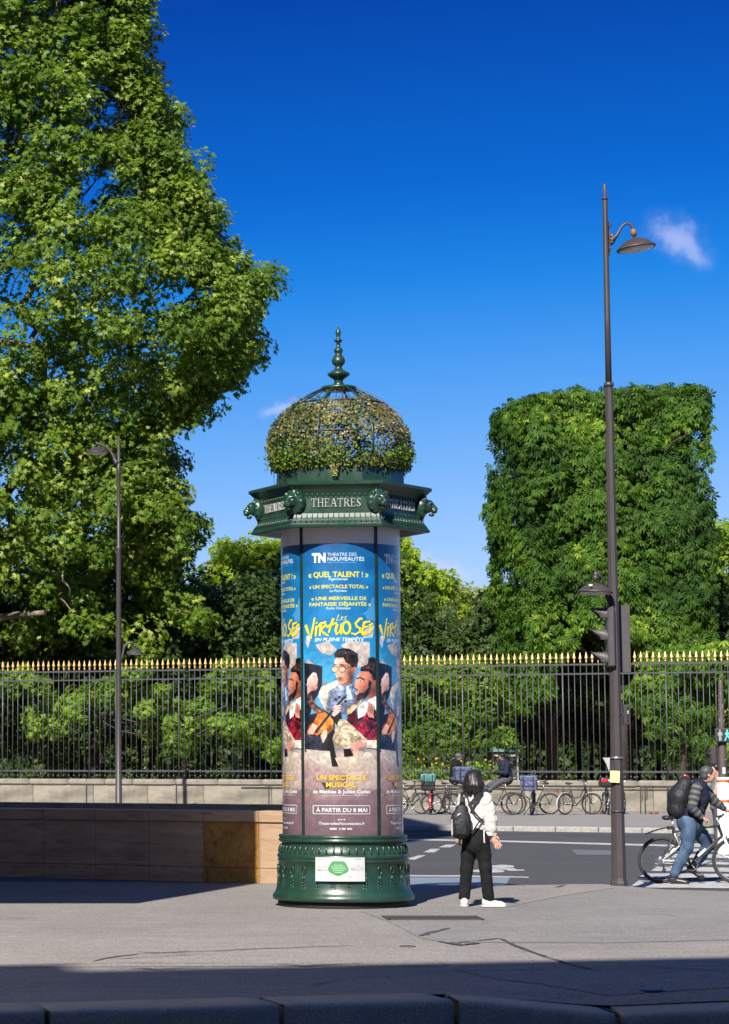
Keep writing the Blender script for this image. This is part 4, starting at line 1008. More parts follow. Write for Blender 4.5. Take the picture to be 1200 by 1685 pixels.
# ---------- hexagonal cornice; vertex radii
HX = R(-8)
HR = [(0.0 + RP - .02, kz(872) + .045), (kr(140), kz(879)), (kr(148), kz(878.5)), (kr(148.5), kz(875.2)), (kr(146.5), kz(873.8)), (kr(145.5), kz(872.2)), (kr(142), kz(868)), (kr(138.5), kz(862.5)), (kr(137), kz(856)), (kr(137), kz(829)), (kr(139), kz(823.5)), (kr(143), kz(818)), (kr(147), kz(814.5)),
      (kr(150), kz(812)), (kr(152), kz(811)), (kr(152.5), kz(807)), (kr(150.5), kz(806)), (kr(148), kz(805)), (kr(112), kz(804)), (.55, kz(803.5))]
b = MB(); b.lathe(HR, 6, smooth=False, a0=HX); b.build('cornice', GP, kk)
apo = math.cos(R(30))
fz0, fz1 = kz(856), kz(829)
def face_pt(fi, u, d, z):   # fi face index, u along the face, d in front of the apothem of the frieze
    a = R(-90 + 60 * fi) + HX; ap = kr(137) * apo + d; c, s_ = math.cos(a), math.sin(a)
    return Vector((ap * c - u * s_, ap * s_ + u * c, z))
side = kr(137)
MW = mat('letter_metal', (0.42, 0.42, 0.40), (0.34, 0.34, 0.33), 20, rough=.35, metal=.35)
# serif capitals: lists of (x, y) polygons on a 0..w x 0..1 box
def bar_(x, y0, y1, w): return [(x - w / 2, y0), (x + w / 2, y0), (x + w / 2, y1), (x - w / 2, y1)]
def ser(x, y, w=.34, h=.055): return [(x - w / 2, y), (x + w / 2, y), (x + w / 2, y + h), (x - w / 2, y + h)]
def slant(x0, y0, x1, y1, w): return [(x0 - w / 2, y0), (x0 + w / 2, y0), (x1 + w / 2, y1), (x1 - w / 2, y1)]
GL = {
 'T': (.82, [bar_(.41, .05, .94, .11), ser(.41, 0), [(.02, .94), (.80, .94), (.80, 1), (.02, 1)], [(.02, .76), (.07, .76), (.10, .94), (.02, .94)], [(.75, .76), (.80, .76), (.80, .94), (.72, .94)]]),
 'H': (.95, [bar_(.17, .05, .95, .11), bar_(.78, .05, .95, .11), ser(.17, 0), ser(.78, 0), ser(.17, .945), ser(.78, .945), [(.24, .48), (.71, .48), (.71, .54), (.24, .54)]]),
 'E': (.80, [bar_(.18, .05, .95, .11), [(.02, 0), (.72, 0), (.72, .05), (.02, .05)], [(.02, .95), (.70, .95), (.70, 1), (.02, 1)], [(.26, .48), (.54, .48), (.54, .54), (.26, .54)], [(.67, .05), (.72, .05), (.75, .24), (.70, .24)], [(.65, .78), (.70, .78), (.70, .95), (.62, .95)], [(.52, .40), (.56, .40), (.56, .62), (.52, .62)]]),
 'A': (.92, [slant(.14, .05, .42, 1, .06), slant(.78, .05, .47, 1, .16), ser(.14, 0, .28), ser(.78, 0), [(.26, .33), (.64, .33), (.62, .39), (.29, .39)]]),
 'R': (.90, [bar_(.18, .05, .95, .11), ser(.18, 0), [(.02, .95), (.48, .95), (.48, 1), (.02, 1)], [(.48, .95), (.66, .86), (.72, .74), (.60, .74), (.55, .86), (.46, .94)], [(.60, .74), (.72, .74), (.66, .58), (.48, .48), (.44, .52), (.55, .60)], [(.26, .47), (.50, .47), (.50, .53), (.26, .53)], [(.40, .47), (.56, .47), (.88, .04), (.70, .04)], [(.70, 0), (.95, 0), (.95, .05), (.70, .05)]]),
 'S': (.68, [[(.10, .27), (.06, .27), (.06, 0), (.10, .03), (.14, .16)], [(.06, .06), (.30, -.02), (.50, .05), (.36, .06), (.20, .06), (.10, .14)], [(.50, .05), (.62, .20), (.58, .36), (.45, .30), (.48, .16), (.36, .06)], [(.58, .36), (.20, .66), (.10, .60), (.14, .50), (.45, .30)], [(.20, .66), (.08, .60), (.08, .82), (.20, .94), (.24, .88), (.20, .76)], [(.20, .94), (.38, 1.02), (.56, .96), (.52, .90), (.36, .95), (.24, .88)], [(.53, .74), (.58, .74), (.58, 1), (.54, .98), (.50, .86)]])}
for fi in range(6):
    mb = MB(); word = 'THEATRES'; gap = .10; tw = sum(GL[c][0] for c in word) + gap * 7
    wid = kr(82) * .98; sc_ = wid / tw; hgt = kr(13.5); x = -wid / 2; zc = kz(842) - hgt / 2 + .02
    for c in word:
        for pl in GL[c][1]:
            n = len(pl); base = [face_pt(fi, x + px * sc_, .002, zc + py * hgt) for px, py in pl]; top = [face_pt(fi, x + px * sc_, .014, zc + py * hgt) for px, py in pl]
            ar = sum(pl[i][0] * pl[(i + 1) % n][1] - pl[(i + 1) % n][0] * pl[i][1] for i in range(n))
            vs = base + top; fs = [list(range(n, 2 * n)), list(range(n - 1, -1, -1))] + [(i, (i + 1) % n, n + (i + 1) % n, n + i) for i in range(n)]
            if ar < 0: fs = [f[::-1] for f in fs]
            mb.add(vs, fs)
        x += (GL[c][0] + gap) * sc_
    mb.build('lettering', MW, kk)
    # beads, tongues and dentils along the mouldings
    mb = MB(); n = 15; hl = side / 2 * .93
    for k in range(n + 1):
        u = -hl + 2 * hl * k / n
        mb.ball(face_pt(fi, u, .004, fz0 + .012), (.008, .008, .010), 6, 4)
        p0 = face_pt(fi, u * 1.00, .004, kz(857)); p1 = face_pt(fi, u * 1.02, .018, kz(864)); p2 = face_pt(fi, u * 1.045, .064, kz(871))
        mb.tube([p0, p1, p2], [.004, .008, .006], 5)
    mb.build('tongue_moulding', GP, kk)['kind'] = 'stuff'
    mb = MB()
    for k in range(n + 1):
        u = -hl + 2 * hl * k / n
        mb.tube([face_pt(fi, u, .003, kz(831)), face_pt(fi, u, .008, kz(828)), face_pt(fi, u * 1.01, .014, kz(824.5))], [.004, .007, .007], 5)
    mb.build('dentil_moulding', GP, kk)['kind'] = 'stuff'
# lion head: looks outward (+x)
sc = Sculpt((-.10, -.16, -.19), (.24, .16, .16), .0075)
sc.ell((-.02, 0, -.01), (.085, .128, .142), .02)
for k in range(13):
    a = 2 * math.pi * k / 13; sc.cap((.0, .075 * math.cos(a), .085 * math.sin(a)), (.01, .100 * math.cos(a), .115 * math.sin(a) - .01), .035, .026, .014)
sc.ell((.055, 0, .01), (.07, .066, .075), .02); sc.cap((.085, 0, .055), (.155, 0, -.005), .026, .024, .02); sc.ell((.145, 0, -.03), (.035, .044, .032), .02)
sc.ell((.165, 0, .002), (.016, .022, .012), .008); sc.ell((.118, 0, -.078), (.035, .032, .018), .012); sc.cap((.15, -.03, -.055), (.15, .03, -.055), .006, .006, .01, sub=True)
for sg in (-1, 1):
    sc.ell((.112, .034 * sg, .028), (.012, .014, .009), .006, sub=True); sc.cap((.10, .018 * sg, .05), (.095, .052 * sg, .05), .012, .01, .012); sc.ell((.03, .078 * sg, .075), (.02, .02, .026), .01); sc.ell((.152, .024 * sg, -.036), (.018, .018, .018), .01)
lion = sc.build('lion_head', GP, kk)
zl = kz(836)
for k in range(6):
    a = R(60 * k) + HX; q = lion if k == 0 else lion.copy()
    if k: COL.objects.link(q)
    rv = kr(137) - .005; q.location = (rv * math.cos(a), rv * math.sin(a), zl); q.rotation_euler = (0, R(8), a); q.scale = (1.0, 1.08, 1.08)
# ---------- crown drum, dome ribs, finial
zd0, zd1 = kz(804) - .01, kz(776)
b = MB(); b.lathe([(kr(112), zd0), (kr(108), zd0 + .02), (kr(106), zd1), (kr(108), zd1 + .012), (kr(107), zd1 + .03), (kr(100), zd1 + .03), (kr(100), zd1 - .06), (.1, zd1 - .06)], 12, smooth=False, a0=R(15)); b.build('crown_drum', GP, kk)
dp = [(kr(105), zd1 + .01), (kr(112), kz(765)), (kr(118), kz(750)), (kr(119), kz(734)), (kr(116), kz(716)), (kr(107), kz(697)), (kr(91), kz(678)), (kr(71), kz(662)), (kr(50), kz(650)), (kr(30), kz(641)), (kr(22), kz(638))]
def dome_r(z):
    return float(np.interp(z, [p[1] for p in dp], [p[0] for p in dp]))
for k in range(8):
    a = R(45 * k + 22.5); b = MB(); pts = [(r * math.cos(a), r * math.sin(a), z) for r, z in dp]
    b.tube(pts, .016, 6, flat=.7); b.build('rib', M['green_dark'], kk)
for z in (kz(722), kz(668)):
    b = MB(); r = dome_r(z); b.tube([(r * math.cos(t), r * math.sin(t), z) for t in np.linspace(0, 6.2832, 41)], .011, 6, cap=False); b.build('hoop', M['green_dark'], kk)
mesh_ = MB()
for k in range(40):
    a = R(9 * k); mesh_.tube([(r * .99 * math.cos(a), r * .99 * math.sin(a), z) for r, z in dp[:9]], .0035, 4, cap=False)
for z in np.linspace(kz(768), kz(652), 11):
    r = dome_r(z) * .99; mesh_.tube([(r * math.cos(t), r * math.sin(t), z) for t in np.linspace(0, 6.2832, 33)], .003, 4, cap=False)
mesh_.build('wire_mesh', M['green_dark'], kk)
zc = kz(639)
fin = [(kr(30), zc - .02), (kr(31), zc), (kr(28), zc + .018), (kr(9), zc + .025)]
for yz, hw in ((385, 33), (365, 26), (352, 34), (340, 55), (326, 70), (318, 70), (306, 48), (292, 26), (274, 20), (266, 30), (252, 41), (238, 43), (222, 36), (206, 24), (196, 19), (184, 27), (172, 28), (163, 22), (158, 13), (128, 12), (119, 24), (113, 28), (108, 18), (98, 11), (84, 13), (68, 18), (55, 14), (38, 7), (26, 1)):
    fin.append((kr(hw / 3.75), kz(530 + yz / 3.75)))
b = MB(); b.lathe(fin, 20); b.build('finial', GP, kk)
# notice taped on the base drum
nH, nW = 130, 240; ni = np.ones((nH, nW, 3), np.float32) * .84
Yg, Xg = np.mgrid[0:nH, 0:nW]
bl = (((Xg - 112) / 48) ** 2 + ((Yg - 58) / 40) ** 2) < 1 + .12 * np.sin(5 * np.arctan2(Yg - 58, Xg - 112)); ni[bl] = (.30, .62, .36)
for y_, x0, x1 in ((40, 90, 135), (50, 78, 145), (60, 82, 150), (70, 88, 140), (80, 95, 130)): ni[y_:y_ + 3, x0:x1] = (.75, .9, .76)
r_ = np.random.default_rng(4)
for q_ in range(90):
    y_, x_ = r_.integers(40, 75), r_.choice([r_.integers(6, 60), r_.integers(165, 230)]); ni[y_:y_ + 1, x_:x_ + r_.integers(4, 16)] *= .62
for y_, x0, x1 in ((8, 10, 30), (8, 190, 222), (90, 85, 120), (104, 155, 178)): ni[y_:y_ + 2, x0:x1] *= .45
ni2 = bpy.data.images.new('notice_print', nW, nH, alpha=False); pz = np.ones((nH, nW, 4), np.float32); pz[..., :3] = ni[::-1]; ni2.pixels.foreach_set(pz.ravel()); ni2.update(); ni2.pack()
M['notice'] = image_mat('notice_paper', ni2, .56, rough=.6, coat=.1)
nb = empty('notice', KC + Vector((0, -.80, .4)), 'white rectangular notice with a green blob stuck on the column base', 'notice')
a0, a1 = math.asin((514.5 - 565.5) / 107), math.asin((589 - 565.5) / 107); z0n, z1n = P(560, 1450.5, KY - .8).z, P(560, 1411, KY - .8).z
vs = []; fs = []; us = []; n = 14
for lay in (0, 1):
    for k in range(n + 1):
        a = a0 + (a1 - a0) * k / n; rr_ = .806 + .003 * lay; vs += [Vector(cylpt(a, rr_ + .0, z0n)) - Vector((0, -.80, .4)), Vector(cylpt(a, rr_ - .008, z1n)) - Vector((0, -.80, .4))]
for k in range(n): fs.append((2 * (n + 1) + 2 * k, 2 * (n + 1) + 2 * k + 2, 2 * (n + 1) + 2 * k + 3, 2 * (n + 1) + 2 * k + 1)); us.append([(k / n, 0), ((k + 1) / n, 0), ((k + 1) / n, 1), (k / n, 1)])
me = bpy.data.meshes.new('sheet'); me.from_pydata([tuple(v) for v in vs], [], fs); uvl = me.uv_layers.new(name='UVMap'); uvl.data.foreach_set('uv', np.array(us, np.float32).ravel()); me.update(); link('sheet', me, nb, M['notice'])
# rod on the left of the drum
b = MB(); b.tube([(-kr(109), 0, zd0), (-kr(110), 0, kz(755))], .004, 5); b.build('rod', M['steel'], kk)
# ============================================================ TREES
def leaf_template(kind):
    """returns verts (n,3), faces list; leaf lies in xy, stalk end at origin, tip towards +y, slightly folded"""
    if kind == 'plane':      # five pointed lobes
        ang = [200, 165, 140, 115, 90, 65, 40, 15, -20]; rad = [.42, .50, .28, .62, .34 + .3, .62, .28, .50, .42]
        ang = [-30, 5, 28, 50, 72, 90, 108, 130, 152, 175, 210]; rad = [.30, .52, .27, .58, .34, .66, .34, .58, .27, .52, .30]
        v = [(0, 0, 0)] + [(r * math.cos(R(a)), r * math.sin(R(a)) + .0, -.10 * abs(math.cos(R(a))) * r * 2) for a, r in zip(ang, rad)]
        n = len(ang); f = [(0, i + 1, i + 2, i + 3) for i in range(0, n - 2, 2)]
        return np.array(v), f
    if kind == 'palm5':      # horse-chestnut: five drooping leaflets
        v = []; f = []
        for a, r in ((-74, .55), (-36, .85), (2, 1.0), (40, .86), (76, .56)):
            a += 90; c, s = math.cos(R(a)), math.sin(R(a)); b = len(v); w = .155 * r
            for x, y, z in ((0, .04, 0), (w, .62 * r, -.16 * r), (0, r, -.42 * r), (-w, .62 * r, -.16 * r), (0, .62 * r, -.10 * r)):
                v.append((c * y - s * -x, s * y + c * -x, z))
            f += [(b, b + 1, b + 4), (b + 1, b + 2, b + 4), (b + 2, b + 3, b + 4), (b + 3, b, b + 4)]
        v = np.array(v); v[:, 0], v[:, 1] = v[:, 0].copy(), v[:, 1].copy(); return v, f
    if kind == 'oval':
        v = [(0, 0, 0), (.26, .45, -.05), (0, 1, -.08), (-.26, .45, -.05)]; return np.array(v), [(0, 1, 2), (0, 2, 3)]
    if kind == 'ivy':
        v = [(0, 0, 0), (.42, -.05, -.04), (.34, .32, 0), (0, .75, -.06), (-.34, .32, 0), (-.42, -.05, -.04)]; return np.array(v), [(0, 1, 2, 3), (0, 3, 4, 5)]
    if kind == 'spray':      # small twig of four leaves, for far crowns
        v = []; f = []
        for k, (a, y0) in enumerate(((30, .0), (-35, .2), (20, .45), (-10, .6))):
            a += 90; c, s = math.cos(R(a)), math.sin(R(a)); b = len(v)
            for x, y, z in ((0, 0, 0), (.17, .25, .03 * (k - 1)), (0, .52, -.06), (-.17, .25, .03 * (1 - k))): v.append((c * y - s * x, s * y + c * x + y0 - .3, z))
            f += [(b, b + 1, b + 2), (b, b + 2, b + 3)]
        return np.array(v), f
TPL = {k: leaf_template(k) for k in ('plane', 'palm5', 'oval', 'ivy', 'spray')}
def leaves(name, C, Nrm, size, kind, m, parent, jitter=.6, tone=None, down=0.0, seed=0, svar=.35):
    """C (n,3) positions relative to the parent; Nrm (n,3) facing directions"""
    r_ = np.random.default_rng(seed); n = len(C); V0, F0 = TPL[kind]
    nn = Nrm + r_.normal(size=(n, 3)) * jitter; nn /= np.linalg.norm(nn, axis=1)[:, None] + 1e-9
    t = r_.normal(size=(n, 3)); t[:, 2] -= down * 2.0
    t -= nn * (t * nn).sum(1)[:, None]; t /= np.linalg.norm(t, axis=1)[:, None] + 1e-9
    b = np.cross(t, nn); sz = size * (1 + svar * r_.uniform(-1, 1, n))
    V = C[:, None, :] + sz[:, None, None] * (V0[None, :, 0, None] * b[:, None] + V0[None, :, 1, None] * t[:, None] + V0[None, :, 2, None] * nn[:, None])
    k = len(V0); off = (np.arange(n) * k)[:, None]
    flat = np.concatenate([np.concatenate(F0)[None, :] + off]).reshape(-1) if True else None
    sizes = np.tile([len(f) for f in F0], n)
    if tone is None: tone = r_.uniform(0, 1, n)
    me = fast_mesh(name, V.reshape(-1, 3), flat, sizes, smooth=False, colattr=np.repeat(np.clip(tone, 0, 1), k))
    return link(name, me, parent, m)
def fbm(Pn, sc, seed=0):
    out = np.zeros(len(Pn)); r_ = np.random.default_rng(seed)
    for o in range(4):
        for q in range(3):
            k = r_.normal(size=3) * sc * 1.9 ** o; out += np.sin(Pn @ k + r_.uniform(0, 6.28)) / 1.7 ** o / 1.7
    return out
def limb(mb, a, b, ra, rb, seed, n=7, wob=.12):
    r_ = random.Random(seed); a = Vector(a); b = Vector(b); ln = (b - a).length; pts = []; rs = []
    for i in range(n + 1):
        t = i / n; p = a.lerp(b, t); w = wob * ln * math.sin(math.pi * t)
        pts.append(p + Vector((r_.uniform(-w, w), r_.uniform(-w, w), r_.uniform(-w, w) * .5))); rs.append(ra + (rb - ra) * t ** .8)
    mb.tube(pts, rs, 8); return pts
LM = {}
LM['plane'] = leaf_mat('plane_leaf', (0.044, 0.092, 0.009), (0.165, 0.245, 0.024), .46, .42, hue=(0.36, 0.40, 0.08))
LM['plane_low'] = leaf_mat('plane_leaf_low', (0.055, 0.115, 0.012), (0.19, 0.30, 0.03), .5, .42, hue=(0.24, 0.30, 0.04))  # brighter plane leaf; sun on the low sprays is in the colour
LM['chestnut'] = leaf_mat('chestnut_leaf', (0.014, 0.044, 0.005), (0.075, 0.155, 0.012), .34, .5, hue=(0.24, 0.33, 0.03))
LM['maple'] = leaf_mat('yellow_leaf', (0.13, 0.22, 0.016), (0.32, 0.42, 0.028), .55, .5, hue=(0.44, 0.48, 0.05))
LM['olive'] = leaf_mat('olive_leaf', (0.13, 0.18, 0.055), (0.27, 0.32, 0.11), .4, .5, hue=(0.18, 0.19, 0.06))
LM['wood'] = leaf_mat('shaded_leaf', (0.014, 0.030, 0.006), (0.036, 0.066, 0.010), .3, .5, hue=(0.07, 0.10, 0.02))  # shade under the crowns is put into this dark leaf colour
LM['ivy'] = leaf_mat('ivy_leaf', (0.055, 0.085, 0.020), (0.20, 0.20, 0.055), .3, .45, hue=(0.34, 0.27, 0.12))

def clump_tree(name, base, label, centres, radii, nleaf, size, kind, m, trunk, limbs, seed, group=None, outc=None, down=.3, flat=.75, cat='tree', bark='bark', jitter=.55, twigs=True, tone_sh=0.0):
    """centres (k,3) absolute clump centres, radii (k,) ; leaves fill each clump's outer part"""
    e = empty(name, base, label, cat, group)
    B = np.array(base); C_ = np.array(centres, float) - B; rr_ = np.array(radii, float); r_ = np.random.default_rng(seed)
    w = rr_ ** 2; w /= w.sum(); idx = r_.choice(len(C_), nleaf, p=w)
    d = r_.normal(size=(nleaf, 3)); d /= np.linalg.norm(d, axis=1)[:, None]; rad = r_.uniform(.25, 1, nleaf) ** .45
    d2 = d * np.array([1, 1, flat]); Pp = C_[idx] + d2 * (rr_[idx] * rad)[:, None]
    Pp += .22 * rr_[idx][:, None] * np.stack([fbm(Pp, 1.1, seed + q) for q in range(3)], 1)
    oc = C_.mean(0) if outc is None else np.array(outc) - B
    nv = d2 * .9 + (Pp - oc) / (np.linalg.norm(Pp - oc, axis=1)[:, None] + 1e-9) * .45 + np.array([-.12, -.35, .55])
    ct = r_.uniform(-.28, .28, len(C_)); tone = .45 + ct[idx] + r_.normal(size=nleaf) * .20 + tone_sh
    leaves('crown', Pp, nv, size, kind, m, e, jitter, tone, down, seed)
    mb = MB()
    tb = [Vector(p) - Vector(base) for p in trunk[0]]; mb.tube(tb, trunk[1], 12)
    mb.build('trunk', M[bark], e)
    mb = MB()
    for i, (a, b, ra, rb) in enumerate(limbs):
        pts = limb(mb, Vector(a) - Vector(base), Vector(b) - Vector(base), ra, rb, seed + i)
    if twigs:
        for i in range(0, len(C_), 7):   # small branches into clumps
            c = C_[i]; q = oc * .5 + c * .5; q[2] -= .8
            q = q * .35 + c * .65; limb(mb, q, c * .85 + q * .15, .03, .010, seed * 3 + i, 4, .1)
    if mb.v: mb.build('branches', M[bark], e)['kind'] = 'stuff'
    return e

# ---- the great plane tree on the left
YP = 94.0
prof_px = [(-60, 248), (0, 262), (60, 268), (120, 280), (160, 296), (200, 318), (240, 346), (280, 350), (320, 352), (350, 392), (385, 412), (420, 405), (432, 396), (448, 470), (490, 505), (540, 502), (580, 476), (615, 445), (650, 398), (680, 374), (715, 350), (745, 328), (780, 322), (830, 356), (870, 352), (920, 340), (980, 350), (1050, 385), (1120, 430), (1240, 420)]
r_ = np.random.default_rng(11); Cc = []; Rc = []
cx0 = P(-40, 600, YP).x
for k in range(9000):
    py = r_.uniform(-180, 1070); xr = np.interp(py, [p[0] for p in prof_px], [p[1] for p in prof_px]) + 16 * math.sin(py * .045) + 8 * math.sin(py * .11 + 1)
    rad = r_.uniform(.55, 1.15); s_ = F / YP
    a = math.acos(r_.uniform(-1, 1)); ph = r_.uniform(0, 2 * math.pi)
    # position in the horizontal disc whose right edge sits at xr
    Rd = (xr - rad * s_ * .95 + 40) / s_; rho = math.sqrt(r_.uniform(.12, 1)) ; th = r_.uniform(0, 2 * math.pi)
    if math.sin(th) > .25 and rho < .9: continue          # thin out the hidden back
    x = cx0 + Rd * rho * math.cos(th); y = YP + Rd * .62 * rho * math.sin(th)
    if x < -10.5: continue
    if py > 870 and r_.uniform() < .8: y += 5.5 * min(1, (py - 870) / 50)
    Cc.append((x, y, P(200, py, YP).z)); Rc.append(rad)
for k in range(300):        # full, lobed outline on the open side
    py = r_.uniform(-100, 1040); xr = np.interp(py, [p[0] for p in prof_px], [p[1] for p in prof_px]) + 16 * math.sin(py * .045) + 9 * math.sin(py * .11 + 1) - 14 * (noise.noise((py * .013, 3.3, 0)) > .18); rad = r_.uniform(.55, 1.05); s_ = F / YP
    x = cx0 + (xr - rad * s_ * .9 + 40) / s_ * r_.uniform(.86, 1.0); Cc.append((x, YP + r_.uniform(-2.2, 1.5) + (5 if py > 890 and r_.uniform() < .75 else 0), P(200, py, YP).z)); Rc.append(rad)
Cc = np.array(Cc); Rc = np.array(Rc); edge_ = np.arange(len(Cc)) >= len(Cc) - 300
nz_ = fbm(Cc, .42, 5); keep = (nz_ > -1.25) | edge_                        # gaps between the sprays of leaves
keep &= ~((np.abs(Cc[:, 0] - P(315, 700, YP).x) < 1.2) & (np.abs(Cc[:, 2] - P(200, 715, YP).z) < .6))
Cc, Rc, edge_ = Cc[keep], Rc[keep], edge_[keep]
ei = np.where(edge_)[0]; bi = np.where(~edge_)[0]; sel = np.concatenate([ei, r_.permutation(bi)[:1500]]); Cc, Rc = Cc[sel], Rc[sel]
tb = Vector((P(-75, 1250, YP).x, YP + 1.5, 0))
lim = [((tb.x, tb.y, 4), P(40, 700, YP - 1), .42, .16), (P(40, 700, YP - 1), P(120, 330, YP - 1), .16, .07), ((tb.x, tb.y, 6), P(170, 640, YP + 1), .35, .09), (P(60, 620, YP), P(60, 200, YP), .2, .08), (P(0, 560, YP - 2), P(55, 570, YP - 2.5), .14, .09),
       (P(90, 600, YP), P(400, 520, YP), .14, .03), (P(60, 420, YP - 2), P(330, 330, YP - 1), .11, .03), (P(30, 230, YP - 3), P(170, 60, YP - 1), .12, .04), (P(-60, 1020, YP), P(74, 1008, YP - 2.5), .18, .10), (P(130, 680, YP - 2), P(150, 760, YP - 2), .09, .04), (P(0, 340, YP - 3.5), P(90, 270, YP - 3.5), .13, .05),
       (P(95, 900, YP - 3), P(115, 980, YP - 3), .07, .04), (P(110, 500, YP - 2.8), P(215, 540, YP - 2.6), .09, .03)]
clump_tree('plane_tree', tb, 'huge bright green plane tree rising above the railings behind the tall lamp post', Cc, Rc, 200000, .25, 'plane', LM['plane'],
           ([(tb.x, tb.y, -.1), (tb.x + .1, tb.y, 2), (tb.x + .3, tb.y, 6), (tb.x + .2, tb.y, 12), (tb.x + .8, tb.y, 20)], [.75, .6, .5, .36, .14]), lim, 21, outc=(cx0 - 1, YP + 3, 14), tone_sh=.02)

# ---- clipped chestnut block on the right
YQ = 97.0
def block_leaves(e, x0, x1, y0, y1, z0, z1, n, size, kind, m, seed, rot, cut=None, thick=.9, face_w=(1, .9, .5, .6), down=1.0, bulge=.17):
    r_ = np.random.default_rng(seed); Pn = []; Nn = []
    wx, wy, wz = x1 - x0, y1 - y0, z1 - z0
    areas = np.array([wx * wz * face_w[0], wy * wz * face_w[1], wy * wz * face_w[3], wx * wy * face_w[2], wx * wz * .35]); cnt = (areas / areas.sum() * n).astype(int)
    for fidx, c in enumerate(cnt):
        u, v = r_.uniform(0, 1, c), r_.uniform(0, 1, c); dd = r_.uniform(0, 1, c) ** 1.5 * thick
        if fidx == 0: p = np.stack([x0 + u * wx, y0 + dd, z0 + v * wz], 1); nn = np.tile([0, -1, .35], (c, 1))
        elif fidx == 1: p = np.stack([x0 + dd, y0 + u * wy, z0 + v * wz], 1); nn = np.tile([-1, 0, .35], (c, 1))
        elif fidx == 2: p = np.stack([x1 - dd, y0 + u * wy, z0 + v * wz], 1); nn = np.tile([1, 0, .35], (c, 1))
        elif fidx == 3: p = np.stack([x0 + u * wx, y0 + v * wy, z1 - dd], 1); nn = np.tile([0, 0, 1.0], (c, 1))
        else: p = np.stack([x0 + u * wx, y1 - dd, z0 + v * wz], 1); nn = np.tile([0, 1, .35], (c, 1))
        Pn.append(p); Nn.append(nn)
    Pn = np.concatenate(Pn); Nn = np.concatenate(Nn).astype(float)
    # round the shoulders, sway the faces, tufts and hollows
    cxm, cym = (x0 + x1) / 2, (y0 + y1) / 2
    t = np.clip((Pn[:, 2] - (z1 - 1.6)) / 1.6, 0, 1); sh = 1 - .09 * t ** 3
    Pn[:, 0] = cxm + (Pn[:, 0] - cxm) * sh; Pn[:, 1] = cym + (Pn[:, 1] - cym) * sh
    q = fbm(Pn, .55, seed) * bulge + fbm(Pn, 2.0, seed + 1) * bulge * .9
    Pn[:, 2] += np.clip((Pn[:, 0] - x0) / wx, 0, 1) * .75 * np.clip(Pn[:, 2] / z1, 0, 1) * (1 if kind == 'palm5' else 0)
    Pn += Nn / np.linalg.norm(Nn, axis=1)[:, None] * q[:, None]
    hole = fbm(Pn * np.array([1, 1, 1.8]), 1.25, seed + 2); keep = (hole > -.38) | (r_.uniform(0, 1, len(Pn)) < .22)
    if cut is not None: keep &= cut(Pn)
    Pn, Nn = Pn[keep], Nn[keep]; tone = .42 + .18 * fbm(Pn, .9, seed + 3) + r_.normal(size=len(Pn)) * .18
    c, s = math.cos(rot), math.sin(rot); Rm = np.array([[c, -s, 0], [s, c, 0], [0, 0, 1]])
    return leaves('crown', Pn @ Rm.T, Nn @ Rm.T, size, kind, m, e, .42, tone, down, seed)
QR = R(10)
qb = P(880, 1250, YQ); qb.z = 0
zt = P(900, 648, YQ).z; zb_ = P(900, 1085, YQ).z
def cutf(p):     # arched hollow under the crown
    lowedge = 5.2 + 1.6 * np.clip(1 - ((p[:, 0] - 3.1) / 2.4) ** 2, 0, 1) + .35 * np.sin(p[:, 0] * 3.1) - 3.2 * np.clip((p[:, 0] - 5.6) / 1.5, 0, 1)
    lowedge = np.where(p[:, 0] < 1.0, 4.2, lowedge)
    return p[:, 2] > lowedge
ce_ = empty('chestnut_tree', qb, 'big chestnut tree clipped into a tall box behind the railings at the right', 'tree', 'clipped chestnuts')
block_leaves(ce_, 0, 7.9, 0, 5.2, 1.2, zt, 62000, .285, 'palm5', LM['chestnut'], 31, QR, cutf)
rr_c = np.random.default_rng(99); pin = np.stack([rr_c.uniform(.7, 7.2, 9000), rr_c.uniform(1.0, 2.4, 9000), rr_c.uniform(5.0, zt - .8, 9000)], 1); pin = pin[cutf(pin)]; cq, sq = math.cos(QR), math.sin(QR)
leaves('inner_crown', pin @ np.array([[cq, -sq, 0], [sq, cq, 0], [0, 0, 1]]).T, np.tile([0., -1, .3], (len(pin), 1)), .5, 'plane', LM['wood'], ce_, .4, None, .6, 98)  # dark leaves stand in for the shade inside the crown
mb = MB(); mb.tube([(4.1, 3.5, -.1), (4.2, 3.5, 3), (4.1, 3.6, 8), (4.2, 3.6, 13)], [.36, .28, .24, .1], 12); mb.build('trunk', M['bark_dark'], ce_)
mb = MB()
for i in range(26): limb(mb, (4.2, 3.6, 5 + i * .33), (random.uniform(-.2, 7), random.uniform(.2, 3), 6.2 + i * .38), .12, .02, 200 + i)
mb.build('branches', M['bark_dark'], ce_)['kind'] = 'stuff'
